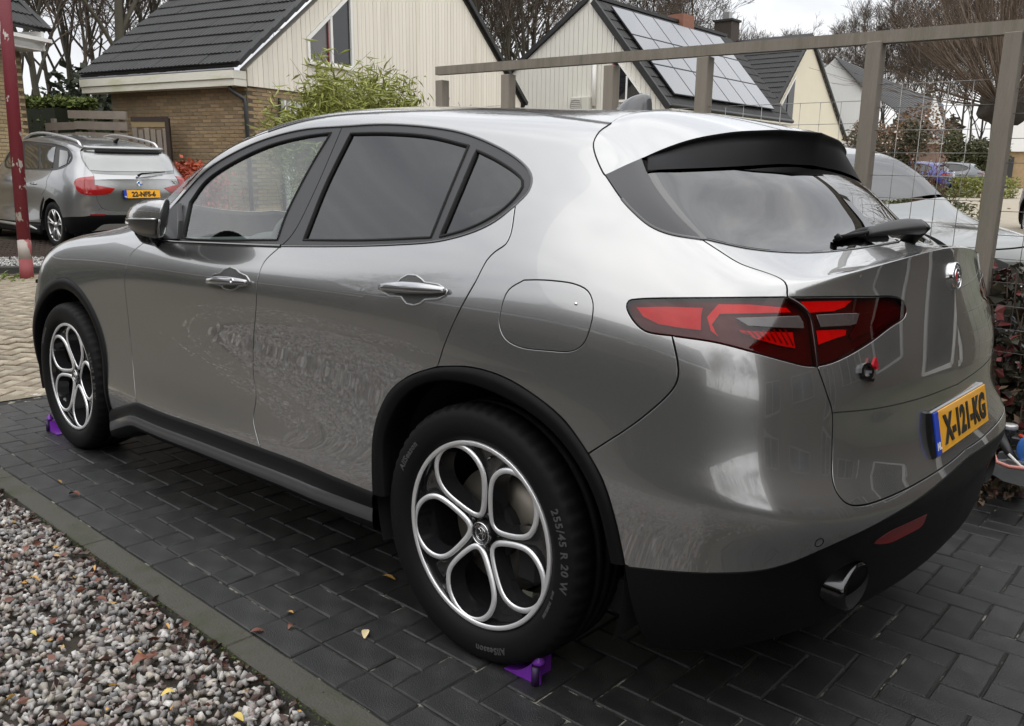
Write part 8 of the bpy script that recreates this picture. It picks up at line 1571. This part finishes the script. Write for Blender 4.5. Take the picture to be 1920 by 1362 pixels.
# =====================================================================  street pole, trellis, trailer, small things
polet = thing('street_pole', 'leaning red pole with flaking paint and a bare grey band near its foot', 'pole')
pb0, pt0 = Vector((8.60, -.80, 0)), Vector((9.40, -1.19, 3.5)); ax_ = (pt0-pb0)
def pole_seg(nm, t0, t1, r, m):
    b = MB(); b.tube([pb0+ax_*t0, pb0+ax_*t1], r, 20); return b.build(nm, m, polet)
red_m = mat('flaking red paint', (.17, .018, .028), rough=.45, noise_mix=((.50, .46, .42), .615, .63), vscale=7, bump=.2, bscale=60, stretch=(1.3, 1.3, .55))
red2 = mat('dull red paint', (.21, .035, .038), rough=.6, var=.2, vscale=4)
pole_seg('pole_foot', -.01, .066, .069, red2); pole_seg('pole_band', .066, .125, .0675, mat('bare grey metal', (.34, .30, .27), rough=.55, noise_mix=((.24, .05, .05), .58, .62), vscale=5, stretch=(1, 1, .5)))
pole_seg('pole_shaft', .125, 1.7, .066, red_m)
wd = mat('weed leaf', (.13, .17, .035), rough=.7, var=.5, vscale=9)
for i, (px_, py_) in enumerate(((8.75, -.62), (8.9, -.45), (8.35, -1.05), (9.15, -.2))):
    t = thing('kerb_weed', 'small weed tuft along the mossy kerb '+('right' if px_ < 8.6 else 'left')+' of the red pole foot', 'weed', 'weeds at the pole foot'); pts = [(px_-.12+rng.gauss(0, .11), py_+rng.gauss(0, .12), .0+abs(rng.gauss(0, .035))) for _ in range(170)]
    leaves('foliage', pts, .05, wd, t, seed=90+i, aspect=.4)
# trellis of square posts, top rail and welded wire
tr = thing('wire_trellis', 'tall grey timber post and rail frame with welded wire mesh beside the car', 'trellis')
pw_m = mat('grey planed post', (.23, .20, .165), rough=.8, var=.22, vscale=2.5, bump=.35, bscale=26, stretch=(7, 7, .6), noise_mix=((.165, .15, .11), .45, .75))
YF = -1.75; PX = [-.575, -.005, .885, 1.495, 2.31, 2.93]; 
def zg(x): return (TD @ Vector((x, YF, 0))).z
for x in PX:
    b = MB(); b.box((0, 0, 0), (.070, .070, 2.06 if x > -.3 else 2.04), bev=.003); b.build('post', pw_m, tr, M=Matrix.Translation((x, YF, .83)))
bar(tr, 'top_rail', (-3.2, YF, 1.83), (2.975, YF, 1.925), .055, .048, pw_m, up=(0, 1, 0))
wire_m = mat('galvanised wire', (.30, .29, .27), rough=.4, metal=.7)
def mesh_bay(x0, x1, ztop, zbot, sp=.103):
    n = int(round((x1-x0)/sp))
    for i in range(1, n): x = x0+(x1-x0)*i/n; b = MB(); b.tube([(x, YF, zbot), (x, YF, ztop)], .0016, 5); b.build('wire', wire_m, tr)
    z = ztop
    while z > zbot: b = MB(); b.tube([(x0, YF+.003, z), (x1, YF+.003, z+.004)], .0016, 5); b.build('wire', wire_m, tr); z -= sp
mesh_bay(-.54, -.04, 1.665, .62); mesh_bay(.03, .85, 1.60, 1.0, .103); mesh_bay(.92, 1.46, 1.60, 1.3); mesh_bay(2.34, 2.90, 1.67, 1.4); mesh_bay(-1.25, -.61, 1.62, .4)
b = MB(); b.box((0, 0, 0), (.07, .07, 1.1), bev=.003); b.build('low_post', pw_m, tr, M=TD @ Matrix.Translation((-.80, -1.93, .25)))
# ivy with dull red and green leaves round the near post
t = thing('ivy_plant', 'climbing plant with dull red and dark green leaves at the nearest trellis post', 'climber')
iv1, iv2, iv3 = mat('dark ivy leaf', (.045, .040, .022), rough=.45, var=.5, vscale=20), mat('dull red ivy leaf', (.13, .028, .025), rough=.5, var=.5, vscale=20), mat('dry brown leaf', (.16, .11, .07), rough=.8, var=.5, vscale=20)
def ivy_pts(n, s):
    o = []; r = random.Random(s)
    while len(o) < n:
        z = r.random()**1.1*1.02+.02; w_ = .05+.16*(1-z)+.10*(z > .75); o.append(tuple(TD @ Vector((-.74+r.gauss(0, w_*.55)-.02+.05*z, -1.86+r.gauss(0, .08), z))))
    return o
leaves('leaves', ivy_pts(620, 1), .055, iv1, t, seed=31, aspect=.85, cup=.35); leaves('leaves', ivy_pts(260, 2), .050, iv2, t, seed=32, aspect=.85, cup=.35)
dp = [tuple(TD @ Vector((-.66+rng.gauss(0, .13), -1.86+rng.gauss(0, .13), abs(rng.gauss(0, .17))))) for _ in range(900)]; leaves('dry_leaves', dp, .05, iv3, t, seed=33, aspect=.5)
segs = []; rr = random.Random(4)
for k in range(16):
    p = Vector((-.72+rr.gauss(0, .06), -1.86+rr.gauss(0, .05), 0)); 
    for i in range(8): q = p+Vector((rr.gauss(-.004, .03), rr.gauss(0, .03), .13)); segs.append((TD @ p, TD @ q, .004, .0035, 2)); p = q
seg_mesh('stems', segs, twig_m, t)
tag(leaves('orange_leaf', [tuple(TD @ Vector((-.722, -1.80, .70+.012*i))) for i in range(3)], .035, mat('orange leaf', (.65, .22, .03), rough=.6), seed=1, aspect=.9), 'small bright orange leaf caught among the dark climber leaves', 'leaf')
# trailer drawbar with its hand wheel, hoses and jar
tl0 = thing('trailer_drawbar', 'galvanised trailer coupling with a blue drum, black grip and hoses behind the bumper', 'trailer', M=TD)
galv = mat('galvanised steel', (.42, .43, .44), rough=.38, metal=.75, var=.15, vscale=30)
b = MB(); b.prism([(-1.75, .262), (-.84, .262), (-.775, .243), (-.77, .205), (-.84, .172), (-1.05, .160), (-1.75, .165)], -1.44, -1.40); b.build('side_plate', galv, tl0)
b = MB(); b.prism([(-1.75, .262), (-.84, .262), (-.775, .243), (-.77, .205), (-.84, .172), (-1.05, .160), (-1.75, .165)], -1.62, -1.58); b.build('side_plate', galv, tl0)
b = MB(); b.box((-1.3, -1.51, .262), (.92, .22, .012)); b.build('top_plate', galv, tl0)
for x_ in (-.93, -1.02): b = MB(); b.lathe([(.0, .0), (.013, .0), (.013, .012), (.0, .012)], 6, axis='y', c=(x_, -1.402, .215)); b.build('bolt', mat('dark bolt', (.05, .05, .05), rough=.4, metal=.8), tl0)
b = MB(); b.tube([(-.79, -1.47, .355), (-.835, -1.44, .295), (-.87, -1.42, .262)], [.017, .018, .014], 12); b.build('hand_grip', mat('black rubber grip', (.012, .012, .012), rough=.5), tl0)
b = MB(); b.lathe([(.0, -.06), (.072, -.06), (.082, -.04), (.082, .04), (.072, .06), (.0, .06)], 36, axis='y', c=(-.945, -1.48, .315)); b.build('blue_drum', mat('blue plastic', (.045, .16, .50), rough=.35, coat=.3), tl0)
b = MB(); b.tube([(-.80, -1.36, .285), (-.815, -1.35, .262), (-.86, -1.35, .252), (-1.0, -1.36, .262), (-1.2, -1.38, .30)], .0085, 8); b.build('pink_hose', mat('pinkish hose', (.55, .22, .18), rough=.4), tl0)
b = MB(); b.tube([(-.85, -1.37, .30), (-.90, -1.36, .262), (-.97, -1.36, .245), (-1.1, -1.38, .27)], .006, 8); b.build('white_hose', mat('white hose', (.65, .65, .62), rough=.4), tl0)
b = MB(); b.lathe([(.0, .372), (.030, .372), (.033, .366), (.033, .354), (.030, .351)], 30, axis='z', c=(-.806, -1.565, .012)); jar = b.build('jar_lid', mat('pale lid', (.55, .54, .52), rough=.3, metal=.5), tl0)
b = MB(); b.lathe([(.028, .351), (.028, .285), (.0, .285)], 24, axis='z', c=(-.806, -1.565, .012)); b.build('jar', mat('dark jar', (.03, .03, .03), rough=.1, coat=1), jar)
b = MB(); b.box((-.86, -1.56, .325), (.07, .10, .035), bev=.006); b.build('jockey_clamp', mat('black clamp', (.015, .015, .015), rough=.4), tl0); b = MB(); b.tube([(-.855, -1.52, .352), (-.90, -1.50, .348)], .007, 8); b.build('red_lever', mat('red lever', (.6, .05, .02), rough=.4), tl0)
# purple wheel stops
pur = mat('purple plastic', (.17, .025, .36), rough=.35, coat=.3)
def wheel_stop(label, x, sgn, s_=1):
    t = thing('wheel_stop', label, 'wheel stop', 'purple plastic wheel stops', M=TD @ Matrix.Translation((x, .905, 0)))
    pts = [(0, .0), (.115, .0), (.115, .004)]+[(.115-.115*i/8, .006+.058*(i/8)**2.2) for i in range(1, 9)]; pts = [(sgn*a*.85, z*.9) for a, z in pts]
    b = MB(); b.prism(pts, -.075, .010); w_ = b.build('wedge', pur, t)
    b = MB(); b.lathe([(.0, .098), (.004, .092), (.017, .070), (.019, .062), (.010, .060), (.010, .0)], 20, axis='z', c=(-sgn*.016, .0, 0)); b.build('knob', pur, t)
    b = MB(); b.tube([(-sgn*.016, .012, .002), (-sgn*.016, .012, .055)], .011, 10); b.build('foot', mat('dark purple foot', (.03, .012, .06), rough=.5), t)
wheel_stop('purple plastic wheel stop under the near rear tyre', -.205, 1); wheel_stop('purple plastic wheel stop under the far front tyre', 3.07+.13, -1)
# fallen leaves, one object each
lf = {'brown': mat('brown fallen leaf', (.16, .055, .030), rough=.5, var=.4, vscale=30), 'ochre': mat('ochre fallen leaf', (.45, .26, .07), rough=.6, var=.3, vscale=30), 'yellow': mat('yellow fallen leaf', (.62, .46, .12), rough=.6, var=.3, vscale=30), 'dark': mat('dark fallen leaf', (.060, .030, .022), rough=.5, var=.3, vscale=30), 'pale': mat('pale fallen leaf', (.62, .52, .30), rough=.6, var=.2, vscale=30)}
def leaf(x, y, size, colr, rot, label, long=.45, z=.004, curl=.3):
    V = []; F = []; n = 7
    for i in range(n):
        t = i/(n-1); w_ = long*size*.5*math.sin(math.pi*(t*.92+.04))**.8; zc = curl*size*(.35*math.sin(t*3.3)+.12*t)
        for s_, dz in ((-1, curl*size*.28), (0, 0), (1, curl*size*.34)): V.append(((t-.5)*size, s_*w_, zc+dz*(w_/(size*.3))))
    F = [(3*i+j, 3*i+j+1, 3*i+j+4, 3*i+j+3) for i in range(n-1) for j in range(2)]
    M_ = TD @ Matrix.Translation((x, y, z)) @ Matrix.Rotation(rot, 4, 'Z') @ Matrix.Rotation(rng.uniform(-.15, .15), 4, 'X')
    tag(mesh_obj('fallen_leaf', V, F, lf[colr], smooth=True, M=M_), label, 'leaf', 'fallen leaves')
leaf(.55, .78, .055, 'ochre', .2, 'orange brown leaf lying alone on the dark pavers near the rear tyre', .3)
leaf(.31, 1.07, .050, 'pale', -.8, 'pale yellow leaf on the dark pavers beside the edging', .45)
leaf(.55, 1.285, .040, 'brown', 1.0, 'brown leaf on the joint beside the concrete edging', .5); leaf(.50, 1.20, .030, 'brown', 2.0, 'small red brown crumpled leaf on an edge paver', .6, curl=.6); leaf(.58, 1.15, .022, 'ochre', .4, 'tiny tan leaf fragment on a paver by the edging', .6)
leaf(2.10, 1.21, .050, 'brown', .5, 'brown leaf on the far edge pavers near the front wheel', .6, curl=.5); leaf(2.32, 1.19, .05, 'ochre', .1, 'thin tan leaf on the pavers at the left edge of the photo', .2)
gl = [(1.05, 1.53, .07, 'brown', 'large brown leaf curled on the gravel near the edging'), (.62, 1.60, .075, 'brown', 'big glossy brown leaf on the gravel, the most upright one'), (.75, 1.46, .06, 'ochre', 'orange strip leaf standing against the edging'), (.42, 1.62, .055, 'yellow', 'bright yellow leaf on the front gravel'), (.98, 1.75, .05, 'yellow', 'yellow leaf in the middle of the gravel'), (1.35, 1.62, .09, 'ochre', 'long thin straw coloured leaf on the gravel'), (1.62, 1.55, .06, 'brown', 'brown leaf on the far gravel'), (1.30, 1.45, .07, 'ochre', 'orange straw blade beside the edging'), (.20, 1.55, .06, 'yellow', 'pale yellow leaf at the bottom edge of the gravel'), (.70, 1.98, .075, 'brown', 'rust brown leaf at the lower left of the gravel'), (.62, 2.05, .05, 'brown', 'small rust leaf at the bottom left'), (1.2, 1.9, .05, 'ochre', 'tan leaf on the left gravel'), (1.9, 1.62, .06, 'dark', 'dark wet leaf on the far gravel'), (.50, 1.85, .05, 'dark', 'dark leaf between stones on the lower gravel'), (.85, 1.60, .05, 'brown', 'reddish leaf between stones below the edging'), (1.15, 1.62, .045, 'dark', 'dark leaf half under stones'), (2.3, 1.7, .06, 'brown', 'brown leaf near the left edge of the gravel'), (1.0, 2.1, .05, 'yellow', 'yellow chip of leaf at the left edge'), (.35, 1.48, .06, 'dark', 'dark brown leaf pressed against the edging'), (.46, 1.46, .05, 'dark', 'second dark leaf along the edging')]
for i, (x, y, s_, c_, lb_) in enumerate(gl): leaf(x, y, s_*.62, c_, rng.uniform(0, 6.3), lb_, .22 if 'straw' in lb_ or 'strip' in lb_ else rng.uniform(.45, .75), z=.012, curl=.5)
lm = []
for _ in range(420): lm.append((rng.uniform(-.2, 3.2), 1.40+abs(rng.gauss(0, .42)), -.001+rng.uniform(0, .006)))
for _ in range(260): lm.append((rng.uniform(-.2, 3.0), 1.405+abs(rng.gauss(0, .03)), 0))
o = leaves('leaf_litter', lm, .026, lf['dark'], seed=51, aspect=.6, updown=.15, M=TD); tag(o, kind='stuff')
o = leaves('leaf_litter', [(p[0]+rng.gauss(0, .3), 1.42+abs(rng.gauss(0, .4)), p[2]) for p in lm[:230]], .028, lf['brown'], seed=52, aspect=.6, updown=.15, M=TD); tag(o, kind='stuff')
o = leaves('leaf_litter', [(p[0]+rng.gauss(0, .3), 1.42+abs(rng.gauss(0, .4)), p[2]) for p in lm[:110]], .022, lf['ochre'], seed=53, aspect=.45, updown=.15, M=TD); tag(o, kind='stuff')
ms_ = mat('moss', (.055, .075, .012), rough=1, var=.4, vscale=40)
mp_ = [(rng.uniform(-.4, 2.0), rng.choice((1.332, 1.398))+rng.gauss(0, .003), .0) for _ in range(900)]; o = leaves('moss', mp_, .008, ms_, seed=54, aspect=.6, M=TD); tag(o, kind='stuff')

# =====================================================================  unseen surroundings for the paint's reflections; the houses are added
rh = thing('added_rear_house', 'unseen brick house with white window frames added behind the camera for reflections', 'house')  # added, unseen: gives the car's rear paint something to reflect
RO = Vector((-6.6, -9, 0)); wm2 = mat('dull white frame', (.28, .28, .27), rough=.7); brn = mat('dull brown brick', (.10, .075, .055), rough=.9, var=.3, vscale=3)
wall_prism(rh, 'wall', RO, (0, 1, 0), [(0, -.4), (15, -.4), (15, 5.4), (0, 5.4)], .3, brn, (1, 0, 0))
for y0, y1, z0, z1 in ((-4.6, -3.0, .9, 2.3), (-2.2, -1.3, 0, 2.2), (-.2, 1.9, .9, 2.3), (3.2, 5.0, .8, 2.3)):
    w = thing('window', None, None); w.parent = rh
    poly_plate(w, 'pane', [Vector((-6.58, a, b_)) for a, b_ in ((y0, z0), (y1, z0), (y1, z1), (y0, z1))], .02, pane_m, (1, 0, 0))
    for a, b_ in (((y0, z0), (y1, z0)), ((y0, z1), (y1, z1)), ((y0, z0), (y0, z1)), ((y1, z0), (y1, z1)), (((y0+y1)/2, z0), ((y0+y1)/2, z1))): bar(w, 'frame', (-6.54, *a), (-6.54, *b_), .06, .06, wm2, up=(1, 0, 0))
bar(rh, 'fascia', (-6.35, -9.3, 5.5), (-6.35, 6.3, 5.5), .06, .3, white_m, up=(1, 0, 0))
course_slope(rh, Vector((-6.3, -9.3, 5.6)), Vector((-6.3, 6.3, 5.6)), Vector((-10.5, 6.3, 6.9)), Vector((-10.5, -9.3, 6.9)), 14, tile_m)
gh = thing('added_garden_house', 'unseen low dark house with white fascia added behind the camera for reflections', 'house')  # unseen house put in to keep the flank's reflection dark below the shoulder
wall_prism(gh, 'wall', (14, 10.6, 0), (-1, 0, 0), [(0, -.3), (17, -.3), (17, 3.0), (0, 3.0)], .3, brn, (0, -1, 0)); bar(gh, 'fascia', (14.3, 10.3, 3.05), (-3.3, 10.3, 3.05), .3, .06, white_m)
course_slope(gh, Vector((14.3, 10.2, 3.1)), Vector((-3.3, 10.2, 3.1)), Vector((-3.3, 14.6, 6.3)), Vector((14.3, 14.6, 6.3)), 12, tile_m)
nh = thing('added_side_house', 'dark brick house with white door frames added out of view to the right for reflections', 'house')  # added out of frame for the dark, white-striped tailgate reflection
wall_prism(nh, 'wall', (-1.9, -5.2, 0), (-1, 0, 0), [(0, -.3), (9, -.3), (9, 3.5), (0, 3.5)], .3, brn, (0, 1, 0))
for x0, x1, z0, z1 in ((-3.2, -2.3, 0, 2.2), (-5.4, -4.0, .8, 2.2), (-8.2, -6.6, .8, 2.2)):
    w = thing('window', None, None); w.parent = nh
    poly_plate(w, 'pane', [Vector((a, -5.18, b_)) for a, b_ in ((x0, z0), (x1, z0), (x1, z1), (x0, z1))], .02, pane_m, (0, 1, 0))
    for a, b_ in (((x0, z0), (x1, z0)), ((x0, z1), (x1, z1)), ((x0, z0), (x0, z1)), ((x1, z0), (x1, z1))): bar(w, 'frame', (a[0], -5.12, a[1]), (b_[0], -5.12, b_[1]), .08, .08, white_m, up=(0, 1, 0))
bar(nh, 'roof_edge', (-1.7, -4.95, 3.6), (-11.1, -4.95, 3.6), .3, .2, white_m, up=(0, 1, 0))
sh = thing('added_street_house', 'dark house added across the street out of view to the left for reflections', 'house')  # unseen, put in to darken what the doors reflect
wall_prism(sh, 'wall', (17.5, 3.2, 0), (0, 1, 0), [(0, -.2), (10, -.2), (10, 3), (0, 3)], .3, brn, (-1, 0, 0)); bar(sh, 'fascia', (17.2, 3, 3.05), (17.2, 13.4, 3.05), .3, .06, white_m, up=(1, 0, 0))
course_slope(sh, Vector((17.1, 3, 3.1)), Vector((17.1, 13.4, 3.1)), Vector((21.5, 13.4, 6.8)), Vector((21.5, 3, 6.8)), 12, tile_m)
t = thing('garden_hedge', 'dark clipped hedge along the garden behind the camera', 'hedge'); b = MB(); b.box((0, 0, 0), (16, .9, 1.55)); b.build('hedge_core', mat('dark hedge core', (.02, .024, .012), rough=1), t, M=Matrix.Translation((-1.5, 7.0, .6)))
leaves('foliage', [(rng.uniform(-9.5, 6.5), 7.0+rng.choice((-.47, .47, rng.uniform(-.45, .45))), rng.uniform(-.1, 1.45)) for _ in range(9000)], .12, evg, t, seed=61, aspect=.5)
t = thing('street_hedge', 'dark hedge across the street to the left behind the camera', 'hedge'); leaves('foliage', [(rng.uniform(13, 22), rng.uniform(3.0, 12), rng.uniform(0, 1.9)) for _ in range(9000)], .25, evg, t, seed=62, aspect=.5)
for i, (x, y, k, s) in enumerate(((-6.5, 12, 0, .50), (2.5, 21, 2, .70), (-6, 15, 1, .5), (9, 24, 3, .62), (14, 20, 0, .62), (6, 27, 2, .8), (-11, 13, 2, .65), (-13, 3, 0, .7), (-14, -6, 1, .75), (-12, 9, 3, .7), (18, 13, 1, .6), (-8, 22, 3, .7))):
    o = copy_tree(pr[k]); o.location = (x, y, -.2); o.scale = (s, s, s); o.rotation_euler = (0, 0, i*1.3); o['label'] = 'bare garden tree standing behind the camera'; o['group'] = 'bare trees behind the camera'
